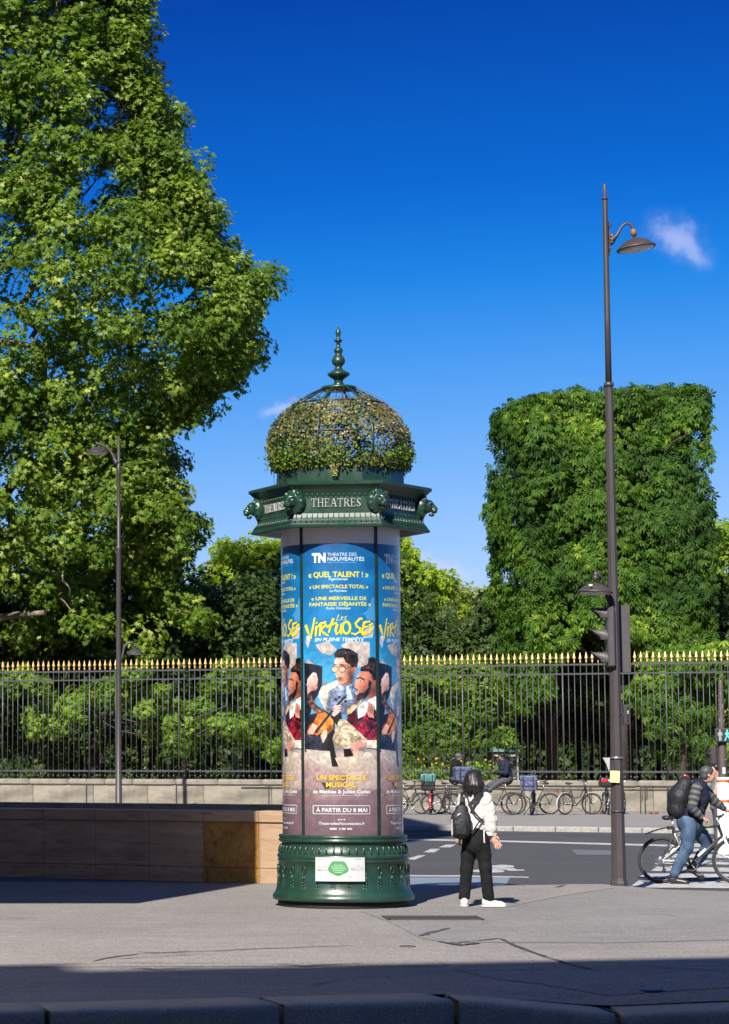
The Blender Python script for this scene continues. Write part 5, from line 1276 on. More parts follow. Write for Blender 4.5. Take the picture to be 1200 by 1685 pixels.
# ---- lower, sunlit sprays and the other trees of the garden
def clumps(pxs, Y, rj=1.0, seed=0, extra=3, sp=.7):
    r_ = np.random.default_rng(seed); c = []; r = []
    for px, py, rad in pxs:
        for k in range(extra):
            p = P(px, py, Y + r_.uniform(-1.6, 1.2)); c.append((p.x + r_.normal() * sp * rad, p.y, p.z + r_.normal() * sp * rad * .6)); r.append(rad * r_.uniform(.7, 1.15) * rj)
    return np.array(c), np.array(r)
def simple_tree(name, px, Y, pxs, label, n, size, kind, m, seed, tr=(.22, .12), extra=4, cat='tree', group=None, bark='bark_dark', down=.3, jitter=.55, tone_sh=0, sp=.7, top=None):
    b = P(px, 1250, Y); b.z = 0; c, r = clumps(pxs, Y, 1, seed, extra, sp); zt_ = np.percentile(c[:, 2], 65) if top is None else top
    mid = c.mean(0)
    limbs = [((b.x, b.y, zt_ * .5), tuple(c[i]), tr[1] * .6, .03) for i in range(0, len(c), max(1, len(c) // 7))]
    return clump_tree(name, b, label, c, r, n, size, kind, m, ([(b.x, b.y, -.1), (b.x + .08, b.y, zt_ * .4), (b.x * .7 + mid[0] * .3, b.y, zt_)], [tr[0], tr[0] * .8, tr[1] * .5]), limbs, seed, group, bark=bark, down=down, jitter=jitter, twigs=False, tone_sh=tone_sh)
simple_tree('young_plane_tree', 300, 92, [(130, 1150, .6), (178, 1132, .7), (120, 1175, .5), (60, 1195, .6), (235, 1165, .6), (262, 1192, .7), (285, 1215, .6), (270, 1140, .6), (330, 1165, .7), (345, 1115, .6), (372, 1180, .7), (395, 1165, .8), (400, 1205, .7), (415, 1135, .6), (430, 1180, .7), (448, 1215, .6), (310, 1225, .5), (20, 1120, .7), (60, 1130, .6), (210, 1100, .6)],
            'low young plane tree whose sunlit leaves hang behind the left railings', 6500, .25, 'plane', LM['plane_low'], 41, extra=3, tr=(.10, .05))
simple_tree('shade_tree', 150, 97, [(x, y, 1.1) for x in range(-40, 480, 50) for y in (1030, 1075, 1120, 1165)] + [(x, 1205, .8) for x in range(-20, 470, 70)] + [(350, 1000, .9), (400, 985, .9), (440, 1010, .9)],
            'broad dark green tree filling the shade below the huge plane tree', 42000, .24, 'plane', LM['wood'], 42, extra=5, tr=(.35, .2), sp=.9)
simple_tree('lime_tree', 430, 125, [(395, 920, .9), (420, 912, 1.0), (445, 918, 1.0), (465, 925, 1.0), (380, 950, 1.0), (410, 945, 1.1), (440, 950, 1.1), (470, 955, 1.1), (395, 985, 1.1), (430, 985, 1.2), (460, 990, 1.2), (385, 925, .7), (375, 905, .6), (500, 930, 1.3), (520, 980, 1.5), (490, 1010, 1.4), (440, 1020, 1.2), (400, 1020, 1.2), (540, 900, 1.2)],
            'yellow-green lime tree showing between the plane tree and the column', 26000, .28, 'spray', LM['maple'], 43, extra=6, tr=(.3, .2), tone_sh=.15)
simple_tree('maple_tree', 660, 118, [(655, 925, .9), (662, 890, .45), (670, 935, .7), (690, 965, .9), (700, 985, 1.0), (715, 1000, .9), (735, 990, .45), (680, 1000, 1.2), (660, 985, 1.1), (720, 1030, 1.0), (690, 1040, 1.2), (665, 1040, 1.2), (745, 1040, .8), (640, 960, 1.2), (620, 1000, 1.3), (640, 1050, 1.3), (672, 910, .5), (700, 1080, 1.2), (665, 1090, 1.2), (735, 1085, 1.1)],
            'bright yellow-green maple tree just right of the column above the railings', 24000, .27, 'spray', LM['maple'], 44, extra=5, tr=(.3, .15), tone_sh=.12, sp=.6)
simple_tree('olive_green_tree', 765, 150, [(740, 1010, 1.3), (765, 1000, 1.3), (790, 1003, 1.2), (812, 1010, 1.2), (730, 1040, 1.5), (760, 1040, 1.6), (795, 1040, 1.5), (830, 1030, 1.5), (750, 1075, 1.6), (790, 1080, 1.6), (820, 1075, 1.6), (765, 1110, 1.6), (800, 1115, 1.6)],
            'dull olive green tree farther off between the maple and the clipped chestnut', 26000, .33, 'spray', LM['olive'], 45, extra=6, tr=(.35, .2), sp=.7, tone_sh=.15)
simple_tree('lime_tree', 1215, 128, [(1215, 880, 1.2), (1198, 900, .9), (1225, 920, 1.4), (1200, 940, 1.2), (1215, 980, 1.4), (1195, 1010, 1.2), (1215, 1050, 1.5), (1195, 1060, 1.2)],
            'sunlit yellow-green lime tree at the right edge past the clipped chestnut', 9000, .3, 'spray', LM['maple'], 46, extra=5, tr=(.3, .2), tone_sh=-.3)
simple_tree('young_chestnut_tree', 1120, 90.5, [(1058, 1140, .5), (1085, 1120, .7), (1110, 1110, .7), (1140, 1120, .8), (1170, 1115, .8), (1200, 1120, .8), (1075, 1165, .6), (1110, 1155, .8), (1140, 1160, .7), (1185, 1160, .8), (1210, 1180, .8), (1070, 1195, .4), (1095, 1190, .6), (1170, 1195, .6), (1195, 1215, .6), (1150, 1088, .7), (1190, 1090, .7), (1085, 1095, .5)],
            'low leafy chestnut hanging behind the railings right of the near lamp post', 3800, .30, 'palm5', LM['chestnut'], 47, extra=4, tr=(.16, .08), down=1.0, tone_sh=.12)
simple_tree('young_lime_tree', 770, 99, [(690, 1110, .9), (730, 1120, .9), (770, 1125, .9), (810, 1130, .9), (700, 1160, .9), (750, 1170, 1.0), (800, 1165, .9), (680, 1200, .8), (730, 1210, .7), (785, 1200, .6), (830, 1210, .5)],
            'small leafy lime tree behind the railings above the parked bicycles', 13000, .20, 'spray', LM['plane_low'], 48, extra=4, tr=(.12, .07), tone_sh=-.22)
for k, (px, Yh, lab) in enumerate([(905, 104, 'dark clipped tree in the second row behind the tall clipped chestnut'), (1010, 107, 'dark clipped tree farther back in deep shade behind the near lamp post'), (1130, 103, 'dark clipped tree in shade behind the pedestrian signal')]):
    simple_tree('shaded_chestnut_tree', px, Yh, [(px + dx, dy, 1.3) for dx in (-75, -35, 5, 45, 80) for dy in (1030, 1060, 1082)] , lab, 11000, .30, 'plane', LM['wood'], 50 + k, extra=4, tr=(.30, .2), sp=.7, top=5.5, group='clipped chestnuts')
# grove in the background: individual slim trees, the far ones one dark mass
proto = None; r_ = np.random.default_rng(77); gi = 0
gl = 'slim dark-trunked tree in the shaded grove behind the railings'
for row, Yg_ in enumerate((109, 116, 124)):
    for px in range(-30 + row * 33, 1260, 72):
        if 655 < px < 815 and row < 2: continue
        b = P(px + r_.uniform(-14, 14), 1250, Yg_); b.z = 0
        if proto is None:
            proto = empty('grove_tree', b, gl, 'tree', 'grove of slim trees in the garden')
            n = 2600; d = r_.normal(size=(n, 3)); d /= np.linalg.norm(d, axis=1)[:, None]; pp = d * r_.uniform(.3, 1, (n, 1)) ** .4 * np.array([2.1, 2.1, 2.1]) + np.array([0, 0, 5.2]); pp += .3 * np.stack([fbm(pp, 1.2, q) for q in range(3)], 1)
            leaves('crown', pp, d + np.array([0, 0, .5]), .36, 'spray', LM['wood'], proto, .6, None, .3, 9)
            MB().tube([(0, 0, -.1), (.05, 0, 1.6), (-.05, .05, 3.4), (0, 0, 5.4)], [.17, .13, .12, .06], 8).build('trunk', M['bark_dark'], proto); q = proto
        else: q = copy_tree(proto); q.location = b
        q.rotation_euler = (0, 0, r_.uniform(0, 6.28)); s_ = r_.uniform(.8, 1.1); q.scale = (s_, s_, s_)
def mass(name, pts, n, size, m, seed, kind='spray', label=None, cat=None):
    r_ = np.random.default_rng(seed); x0, x1, y0, y1, z0, z1 = pts; p = np.stack([r_.uniform(x0, x1, n), y0 + (y1 - y0) * r_.uniform(0, 1, n) ** 2, z0 + (z1 - z0) * r_.uniform(0, 1, n)], 1)
    p[:, 2] *= 1 + .22 * fbm(p * np.array([1, .4, 0]), .35, seed)
    if name == 'flower_bed': p[:, 1] -= .386 * (p[:, 0] - x0)
    o = leaves(name, p, np.tile([-.2, -.8, .5], (n, 1)), size, kind, m, None, .6, None, .3, seed); o['kind'] = 'stuff'
    if label: o['label'] = label
    if cat: o['category'] = cat
    return o
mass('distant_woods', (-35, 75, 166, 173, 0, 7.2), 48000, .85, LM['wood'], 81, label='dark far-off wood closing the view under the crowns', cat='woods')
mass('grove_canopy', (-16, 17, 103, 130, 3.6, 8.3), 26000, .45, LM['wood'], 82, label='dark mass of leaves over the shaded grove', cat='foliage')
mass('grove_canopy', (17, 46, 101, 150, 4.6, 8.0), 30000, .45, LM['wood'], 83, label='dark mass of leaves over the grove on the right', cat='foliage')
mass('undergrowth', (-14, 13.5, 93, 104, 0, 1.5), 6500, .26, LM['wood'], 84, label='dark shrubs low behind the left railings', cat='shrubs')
mass('flower_bed', (*((FL(8.5)).x, (FL(13.4)).x), 83.6, 85.6, 0.0, 1.06), 2600, .17, LM['plane_low'], 85, 'oval', 'strip of yellow-green leafy bedding plants behind the wall and bicycles', 'flower bed')
r_ = np.random.default_rng(5)
for nm, colr, px0, px1, n, rr2 in (('orange_flowers', (0.75, 0.22, 0.02), 668, 740, 11, .035), ('yellow_flowers', (0.75, 0.60, 0.03), 672, 870, 14, .03), ('pink_flowers', (0.60, 0.10, 0.09), 690, 860, 9, .028)):
    mb = MB()
    for k in range(n):
        p = P(r_.uniform(px0, px1), r_.uniform(1248, 1272), 83.4 + r_.uniform(0, 1.5))
        for a in range(5): mb.ball(p + Vector((rr2 * .6 * math.cos(a * 1.257), 0, rr2 * .6 * math.sin(a * 1.257))), rr2 * .6, 6, 4)
    o = mb.build(nm, mat(nm, colr, None, 20)); o['kind'] = 'stuff'; o['label'] = nm.replace('_', ' ') + ' standing in the bed behind the wall'; o['category'] = 'flowers'
# garden kiosk with a green roof, pale statues, planters and benches glimpsed between the bars
kb = P(826, 1250, 100); kb.z = 0; ke = empty('garden_kiosk', kb, 'small garden kiosk with green sloping roof glimpsed through the railings', 'kiosk')
M['kgreen'] = mat('kiosk_green', (0.10, 0.19, 0.15), (0.07, 0.14, 0.11), 4, rough=.6)
M['kwhite'] = mat('kiosk_white', (0.22, 0.22, 0.21), None, 4); M['dark'] = mat('near_black', (0.02, 0.02, 0.025), None, 4)
hw = 18 / F * 100 / 1.0; z1_ = P(826, 1234, 100).z; z2_ = P(826, 1220, 100).z
b = MB(); b.add([(-hw * 1.25, -1, z1_), (hw * 1.25, -1, z1_), (hw * 1.25, 1.4, z1_), (-hw * 1.25, 1.4, z1_), (-.25, 0, z2_), (.25, 0, z2_), (.25, .4, z2_), (-.25, .4, z2_), (-hw * 1.25, -1, z1_ - .08), (hw * 1.25, -1, z1_ - .08), (hw * 1.25, 1.4, z1_ - .08), (-hw * 1.25, 1.4, z1_ - .08)],
   [(0, 1, 5, 4), (1, 2, 6, 5), (2, 3, 7, 6), (3, 0, 4, 7), (4, 5, 6, 7), (8, 9, 1, 0), (9, 10, 2, 1), (10, 11, 3, 2), (11, 8, 0, 3), (11, 10, 9, 8)]); b.build('roof', M['kgreen'], ke)
MB().box((0, .2, 1.0), (hw * 2, 2, 2.0)).build('body', M['dark'], ke)  # solid near-black box in place of an open inside
MB().box((0, -.84, 1.88), (hw * 2.3, .06, .12)).build('fascia', M['kwhite'], ke)
for sx in (-1, 1): MB().box((sx * hw * 1.1, -.9, .94), (.06, .06, 1.88)).build('post', M['kwhite'], ke)
MB().box((0, -.86, .95), (hw * 2, .25, .06)).build('counter', M['kgreen'], ke)
M['marble'] = mat('marble', (0.58, 0.56, 0.50), (0.45, 0.43, 0.38), 5, rough=.7)
def statue(px, Y, h, label):
    b_ = P(px, 1250, Y); b_.z = 0; e = empty('statue', b_, label, 'statue'); MB().box((0, 0, .45), (.6, .6, .9), bev=.04).build('pedestal', M['marble'], e)
    s_ = Sculpt((-.35, -.35, .85), (.35, .35, .95 + h), .03); s_.chain([(0, 0, .9), (.02, 0, .9 + h * .5), (0, 0, .9 + h * .78)], [.17, .13, .16], .05); s_.ell((0, 0, .9 + h * .93), (.09, .1, .12), .04)
    s_.cap((.15, 0, .9 + h * .75), (.2, -.1, .9 + h * .5), .05, .04, .05); s_.cap((-.15, 0, .9 + h * .75), (-.18, -.15, .9 + h * .5), .05, .04, .05); s_.build('figure', M['marble'], e)
statue(46, 108, 1.0, 'pale stone statue glimpsed behind the railings near the left edge')
statue(388, 112, 1.0, 'pale stone statue behind the railings close to the column')
def bench(px, Y, rz, label):
    b_ = P(px, 1250, Y); b_.z = 0; e = empty('park_bench', b_, label, 'bench', rz=rz); mg = M['kgreen']
    for k in range(3): MB().box((0, -.16 + k * .15, .45), (1.7, .11, .03)).build('slat', mg, e)
    for k in range(2): MB().box((0, .24 + k * .02, .62 + k * .16), (1.7, .03, .11)).build('slat', mg, e)
    for sx in (-.7, .7): MB().tube([(sx, -.2, 0), (sx, -.18, .43), (sx, .2, .43), (sx, .28, .86)], .02, 6).build('leg', M['black_metal'], e)
bench(250, 96, .2, 'green park bench in the shade behind the left railings'); bench(1085, 95, -.3, 'green park bench in the shade behind the right railings'); bench(960, 98, .1, 'green park bench deep behind the railings left of the lamp post')

# ---- ivy growing in the dome of the column
r_ = np.random.default_rng(12); n = 19000
z = r_.uniform(zd1 - .0, kz(645), n); a = r_.uniform(0, 2 * math.pi, n)
rad = np.interp(z, [p[1] for p in dp], [p[0] for p in dp]); off = r_.uniform(-.10, .035, n)
Pp = np.stack([(rad + off) * np.cos(a), (rad + off) * np.sin(a), z], 1)
h_ = (z - zd1) / (kz(645) - zd1); front = -np.sin(a)          # 1 = towards the street
side_ = np.cos(a)
dens = fbm(Pp * np.array([1, 1, 1.2]), 3.2, 3) * 1.25 + .98 - 1.30 * h_ ** 2.4 - .62 * (side_ > .35) * (h_ > .28) - .2 * (side_ > .75) * (h_ > .15) + .55 * (side_ < -.2)
keep = dens + r_.normal(size=n) * .25 > .18
Pp, h2, sd = Pp[keep], h_[keep], side_[keep]
nv = np.stack([Pp[:, 0], Pp[:, 1], .2 + 0 * Pp[:, 0]], 1); nv /= np.linalg.norm(nv, axis=1)[:, None]
ivy = empty('ivy', KC + Vector((0, 0, zd1)), 'ivy and dry creeper with small variegated leaves growing inside the dome cage', 'ivy')
Pl = Pp - np.array([0, 0, zd1])
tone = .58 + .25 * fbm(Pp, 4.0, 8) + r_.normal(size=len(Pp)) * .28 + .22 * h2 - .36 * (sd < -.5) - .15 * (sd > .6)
leaves('foliage', Pl, nv, .035, 'ivy', LM['ivy'], ivy, .7, tone, .5, 13, .4)
# darker low greenery on the flanks and strands hanging over the rim
n = 3400; a = np.where(r_.uniform(size=n) < .5, r_.normal(-2.45, .42, n), np.where(r_.uniform(size=n) < .6, r_.normal(-.45, .35, n), r_.normal(-1.5, .8, n))); z = np.abs(r_.normal(0, .13, n)) - .02
rad = np.array([dome_r(zz + zd1) for zz in z]) + r_.normal(0, .045, n); Pq = np.stack([rad * np.cos(a), rad * np.sin(a), z], 1)
leaves('trailing_foliage', Pq, np.stack([np.cos(a), np.sin(a), .3 + 0 * a], 1), .045, 'oval', leaf_mat('creeper_leaf', (0.03, 0.075, 0.010), (0.15, 0.24, 0.025), .4, .4), ivy, .9, None, -.2, 14)
mb = MB()
for k in range(80):
    a = r_.uniform(0, 6.28); z0_ = r_.uniform(0, .75); pts = []
    for i in range(9):
        zz = min(z0_ + i * r_.uniform(.02, .055), .86); rr2 = dome_r(zz + zd1) + r_.normal(0, .014); pts.append((rr2 * math.cos(a), rr2 * math.sin(a), zz)); a += r_.normal(0, .05)
    mb.tube(pts, [.0045] * 8 + [.002], 4)
for k in range(26):
    a = r_.uniform(-2.9, -.2); pts = []; r0_ = kr(108)
    for i in range(5): pts.append(((r0_ + .012 + .02 * math.sin(i)) * math.cos(a), (r0_ + .012) * math.sin(a), .05 - i * r_.uniform(.01, .045))); a += r_.normal(0, .02)
    mb.tube(pts, [.003] * 4 + [.0015], 4)
for k in range(44):
    a = r_.uniform(0, 6.28); zz = r_.choice([r_.uniform(0, .3), r_.uniform(.6, .88)]); rr2 = dome_r(zz + zd1); p0 = Vector((rr2 * math.cos(a), rr2 * math.sin(a), zz)); d = Vector((math.cos(a), math.sin(a), r_.uniform(-.6, 1.2))) * r_.uniform(.04, .13)
    mb.tube([p0, p0 + d * .5 + Vector((0, 0, .01)), p0 + d], [.003, .0025, .001], 4)
mb.build('stems', mat('dry_stem', (0.12, 0.055, 0.045), (0.20, 0.13, 0.075), 8, rough=.9), ivy)
n = 260; a = np.concatenate([r_.normal(-1.72, .03, 110), r_.uniform(-2.8, -.3, 150)]); z = np.concatenate([.06 - r_.uniform(0, 1, 110) * .20, .06 - r_.uniform(0, 1, 150) ** 2 * .09])
rad = kr(110) + .012 + r_.uniform(0, .015, n); Pq = np.stack([rad * np.cos(a), rad * np.sin(a), z], 1)
hs = leaves('hanging_strand', Pq, np.stack([np.cos(a), np.sin(a), 0 * a], 1), .032, 'ivy', LM['ivy'], ivy, .5, .6 + r_.normal(size=n) * .25, .6, 15)
hs['kind'] = 'stuff'
# ============================================================ LAMPS AND SIGNALS
PP = M['pole_paint']
M['lamp_glass'] = mat('lamp_glass', (0.62, 0.62, 0.58), (0.5, 0.5, 0.47), 8, rough=.25, spec=.7)
M['copper'] = mat('rusty_joint', (0.25, 0.10, 0.04), (0.12, 0.06, 0.03), 20, rough=.7)
M['yellow_sticker'] = mat('yellow_sticker', (0.78, 0.62, 0.28), (0.66, 0.5, 0.22), 9, rough=.6)
M['signal_black'] = mat('signal_housing', (0.060, 0.052, 0.052), (0.045, 0.040, 0.040), 8, rough=.55)
def lantern(parent, c, r, tilt, neck, up=.0):
    """domed lantern hung at c (rim centre), radius r"""
    T = Matrix.Rotation(tilt, 3, 'Y')
    def B(prof, m, nm, n=28):
        mb = MB(); mb.lathe(prof, n); mb.v = [tuple(Vector(c) + T @ Vector(v)) for v in mb.v]; return mb.build(nm, m, parent)
    B([(.0 * r, .56 * r), (.10 * r, .56 * r), (.14 * r, .52 * r), (.42 * r, .44 * r), (.70 * r, .29 * r), (.90 * r, .10 * r), (1.0 * r, .03 * r), (1.02 * r, -.03 * r), (.98 * r, -.06 * r), (.92 * r, -.05 * r)], PP, 'lamp_shade')
    B([(.93 * r, -.04 * r), (.80 * r, -.10 * r), (.45 * r, -.16 * r), (.0 * r, -.18 * r)], M['lamp_glass'], 'lamp_glass')
    B([(.07 * r, .54 * r), (.09 * r, .66 * r), (.16 * r, .70 * r), (.16 * r, .92 * r), (.08 * r, 1.0 * r)], M['copper'] if neck == 'c' else PP, 'joint', 12)
# near lamp post, right
lb = G(1019, 1457); YL = lb.y; lb.z = pave_z(lb.x, lb.y)
lp = empty('lamp_post', lb, 'tall dark grey-brown lamp post standing at the pavement edge right of the woman', 'lamp post')
U = lambda px, py, dy=0: P(px, py, YL + dy) - lb
m_ = YL / F
zz = lambda y: P(1010, y, YL).z - lb.z
b = MB(); b.lathe([(.118, -.05), (.118, .03), (.108, .06), (12.0 * m_, .10), (9.8 * m_, zz(1240)), (7.7 * m_, zz(900)), (6.6 * m_, zz(640)), (6.6 * m_, zz(633))], 8, smooth=False, a0=R(22)); b.build('lower_pole', PP, lp)
b = MB(); b.lathe([(8.0 * m_, zz(636)), (8.4 * m_, zz(634)), (8.4 * m_, zz(630)), (6.0 * m_, zz(629))], 12); b.build('collar', PP, lp)
b = MB(); b.lathe([(5.3 * m_, zz(634)), (5.0 * m_, zz(520)), (4.4 * m_, zz(330)), (4.4 * m_, zz(328)), (5.6 * m_, zz(328)), (5.6 * m_, zz(326)), (3.0 * m_, zz(325)), (2.9 * m_, zz(304)), (2.2 * m_, zz(303))], 14); b.build('upper_pole', PP, lp)
def loc_x(z):   # px offset of the axis is handled by the camera; everything at x = 0
    return 0
def A(dx, y, dy=0): return Vector((dx * m_, dy, zz(y)))
b = MB(); b.box(A(6.0, 392), (.012, .05, 58 * m_)); b.build('mounting_plate', PP, lp)
b = MB(); pts = [A(6, 396), A(12, 394), A(19, 387), A(25, 376), A(30, 370), A(37, 367), A(43, 370), A(47, 378), A(49, 388)]
b.tube(pts, [.045, .04, .026, .020, .018, .018, .02, .024, .024], 10); b.tube([A(6, 384), A(14, 392), A(19, 387)], [.02, .03, .02], 8); b.tube([A(7, 400), A(12, 398), A(17, 392)], [.045, .03, .012], 8); b.build('arm', PP, lp)
lantern(lp, A(50.5, 408), 32.5 * m_, R(-8), 'c')
for y in (372, 410): MB().tube([A(4, y, -.06), A(8, y, -.06)], .012, 6).build('bolt', PP, lp)
# lower lantern towards the street
def Lw(px, y, dy=0): return P(px, y, YL + dy) - lb
b = MB(); b.tube([Lw(1004, 992), Lw(999, 984), Lw(996, 968, -.05), Lw(993, 955, -.12), Lw(988, 947, -.15), Lw(981, 946, -.16)], [.03, .022, .02, .02, .022, .03], 8); b.ball(Lw(981, 945, -.16), .042); b.build('lower_arm', PP, lp)
b = MB(); b.box(Lw(1006, 985), (.05, .07, .35)); b.build('lower_bracket', PP, lp)
lantern(lp, Lw(979.5, 974, -.16), 28.5 * m_, R(3), 'p')
MB().box(Lw(972, 963, -.38), (.045, .012, .025), Matrix.Rotation(R(-28), 3, 'X')).build('yellow_label', M['yellow_sticker'], lp)
for y, w in ((1247, 10.4), (1335, 10.8)):
    b = MB(); b.lathe([(w * m_ + .003, zz(y) - .012), (w * m_ + .010, zz(y) - .01), (w * m_ + .010, zz(y) + .01), (w * m_ + .003, zz(y) + .012)], 16); b.build('strap', M['steel'] if y < 1300 else PP, lp)
st_ = empty('sticker', Lw(1012, 1278, -.115) + lb, 'pale yellow paper sticker pasted on the near lamp post', 'sticker')
b = MB(); b.box((0, 0, 0), (15.5 * m_, .004, 19 * m_), Matrix.Rotation(R(3), 3, 'Y') @ Matrix.Rotation(R(0), 3, 'Z')); b.build('paper', M['yellow_sticker'], st_)
for k in range(4): MB().box((-.01, -.0032, .05 - k * .03), (.08, .001, .004)).build('line', mat('ink', (0.55, 0.40, 0.18), None, 9), st_)
fp_ = empty('torn_paper', Lw(1000, 1257, -.03) + lb, 'grey torn flap hanging from the strap left of the lamp post', 'paper')
b = MB(); b.add([(-.065, 0, .085), (.03, -.02, .085), (.035, -.01, -.07), (.01, -.03, -.10), (-.02, -.01, .0), (-.065, .004, .085), (.03, -.016, .085), (.035, -.006, -.07), (.01, -.026, -.10), (-.02, -.006, .0)], [(0, 1, 2, 3, 4), (9, 8, 7, 6, 5)]); b.build('flap', mat('flap', (0.30, 0.30, 0.31), None, 9), fp_)
# control box on the right of the pole
cb = empty('control_box', Lw(1031, 1176, .05) + lb, 'small brown control box strapped to the right side of the near lamp post', 'box')
MB().box((0, 0, 0), (11.5 * m_, .10, 33 * m_), bev=.008).build('case', PP, cb); MB().box((.01, -.052, 0), (4 * m_, .008, 26 * m_)).build('front_strip', M['black_metal'], cb)
for dz in (.045, .02): MB().box((.01, -.058, dz), (.014, .004, .018)).build('label', M['white_paint'], cb)
MB().box((-.07, 0, .0), (.06, .04, .04)).build('bracket', PP, cb)
# signals
def visor(parent, c, r, ln, d):
    """half-tube hood of length ln in direction d (unit x sign)"""
    mb = MB(); vs = []; fs = []; n = 14
    for i in range(n + 1):
        a = R(-25) + R(230) * i / n
        l2 = ln * (.45 + .55 * max(0, math.sin(a)) ** .8)
        for rr2 in (r, r - .006):
            vs.append(Vector(c) + Vector((0, rr2 * math.cos(a), rr2 * math.sin(a)))); vs.append(Vector(c) + Vector((d * l2, rr2 * math.cos(a), rr2 * math.sin(a))))
    for i in range(n): k = 4 * i; fs += [(k, k + 1, k + 5, k + 4), (k + 2, k + 6, k + 7, k + 3), (k + 1, k + 3, k + 7, k + 5)]
    mb.add(vs, fs, True); return mb.build('visor', M['signal_black'], parent)
sg = empty('traffic_signal', Lw(1004, 1048, 0) + lb, 'three-lamp traffic signal seen edge-on with hoods pointing left on the near lamp post', 'traffic light')
MB().box((-.005, -.02, 0), (.10, .25, 100 * m_), bev=.02).build('housing', M['signal_black'], sg)
for k, y in enumerate((1012, 1048, 1085)):
    dz = -(y - 1048) * m_; visor(sg, (-.055, -.02, dz), .098, .215, -1)
    mb = MB(); mb.ball((-.055, -.02, dz), (.012, .085, .085)); mb.build('lens', mat('lens_%d' % k, ((.12, .01, .01), (.14, .07, .01), (.01, .10, .05))[k], None, 9, rough=.15), sg)
MB().box((.06, 0, .3), (.08, .05, .04)).build('bracket', PP, sg)
s2 = empty('traffic_signal', Lw(1024, 1051, .22) + lb, 'traffic signal seen from the back with its board behind the near lamp post', 'traffic light')
MB().box((.0, .0, 0), (27 * m_, .012, 112 * m_), bev=.004).build('backboard', M['signal_black'], s2); MB().box((-.01, .07, 0), (.20, .12, 104 * m_), bev=.02).build('housing', M['signal_black'], s2)
for k in range(3):
    mb = MB(); mb.tube([(-.01, .13, (k - 1) * .27), (-.01, .32, (k - 1) * .27)], .09, 14, cap=False); mb.build('visor', M['signal_black'], s2)
MB().box((-.10, -.1, .2), (.05, .2, .04)).build('bracket', PP, s2); MB().box((-.10, -.1, -.25), (.05, .2, .04)).build('bracket', PP, s2)

# far lamp post, left
Yf = 79.0; fb = P(195.5, 1250, Yf); fb.z = 0; m2 = Yf / F
fl_ = empty('lamp_post', fb, 'slim far lamp post standing across the road in front of the plane tree', 'lamp post')
z2 = lambda y: P(195, y, Yf).z
b = MB(); b.lathe([(.16, 0), (.16, .1), (5.6 * m2, .15), (4.6 * m2, z2(1180)), (4.0 * m2, z2(905)), (4.5 * m2, z2(903)), (4.5 * m2, z2(899)), (3.2 * m2, z2(898)), (3.0 * m2, z2(782)), (3.6 * m2, z2(781)), (3.6 * m2, z2(763)), (2.6 * m2, z2(762)), (2.3 * m2, z2(718))], 12); b.build('pole', PP, fl_)
Af = lambda dx, y: Vector((dx * m2, 0, z2(y)))
b = MB(); b.tube([Af(-2, 763), Af(-5, 760), Af(-9, 750), Af(-14, 742), Af(-22, 735), Af(-30, 731), Af(-35, 730)], [.10, .07, .05, .045, .04, .045, .05], 8); b.build('arm', PP, fl_)
lantern(fl_, Af(-35.5, 745), 18.5 * m2, R(0), 'p')
b = MB(); b.tube([Af(3, 1090), Af(6, 1080), Af(9, 1066), Af(14, 1058), Af(20, 1057), Af(25, 1062)], .045, 8); b.build('lower_arm', PP, fl_)
lantern(fl_, Af(26.5, 1075), 14.5 * m2, R(0), 'p')

# pedestrian signal on the right edge
Yp = 46.5; pb_ = P(1189, 1250, Yp); pb_.z = -.12; m3 = Yp / F
ps = empty('signal_post', pb_, 'weathered dark signal post with a white banded base at the right edge', 'signal post')
z3 = lambda y: P(1189, y, Yp).z + .12
b = MB(); b.lathe([(.09, 0), (.088, z3(1290)), (.082, z3(1225)), (.066, z3(1200)), (.048, z3(1125)), (.036, z3(1119)), (.0, z3(1118))], 12); b.build('pole', mat('worn_pole', (0.075, 0.055, 0.055), (0.050, 0.038, 0.038), 5, rough=.6, c3=(0.40, 0.37, 0.35), scale3=14, lo3=.62, hi3=.70), ps)
b = MB(); b.lathe([(.125, .02), (.132, .04), (.118, z3(1283)), (.112, z3(1279))], 20); b.build('sleeve', mat('sleeve_white', (0.80, 0.80, 0.80), (0.72, 0.72, 0.73), 8, rough=.4), ps)
for y in (1285, 1318):
    b = MB(); rr2 = .1215 + .0125 * (y - 1283) / 120; b.lathe([(rr2, z3(y + 2.4)), (rr2 + .003, z3(y + 2)), (rr2 + .003, z3(y - 2)), (rr2, z3(y - 2.4))], 20); b.build('orange_band', mat('orange_band', (0.55, 0.14, 0.03), (0.4, 0.1, 0.02), 20), ps)
MB().box((-.0, -.09, z3(1268)), (.055, .01, .12)).build('label', M['white_paint'], ps)
sgn = empty('pedestrian_signal', P(1187.5, 1210, Yp) + Vector((0, -.11, 0)), 'black pedestrian signal with grey standing figure and lit green walking figure', 'pedestrian light')
MB().box((0, 0, 0), (.30, .10, .27), bev=.02).build('housing', M['signal_black'], sgn); MB().box((.0, -.052, 0), (.27, .006, .235)).build('face', M['dark'], sgn)
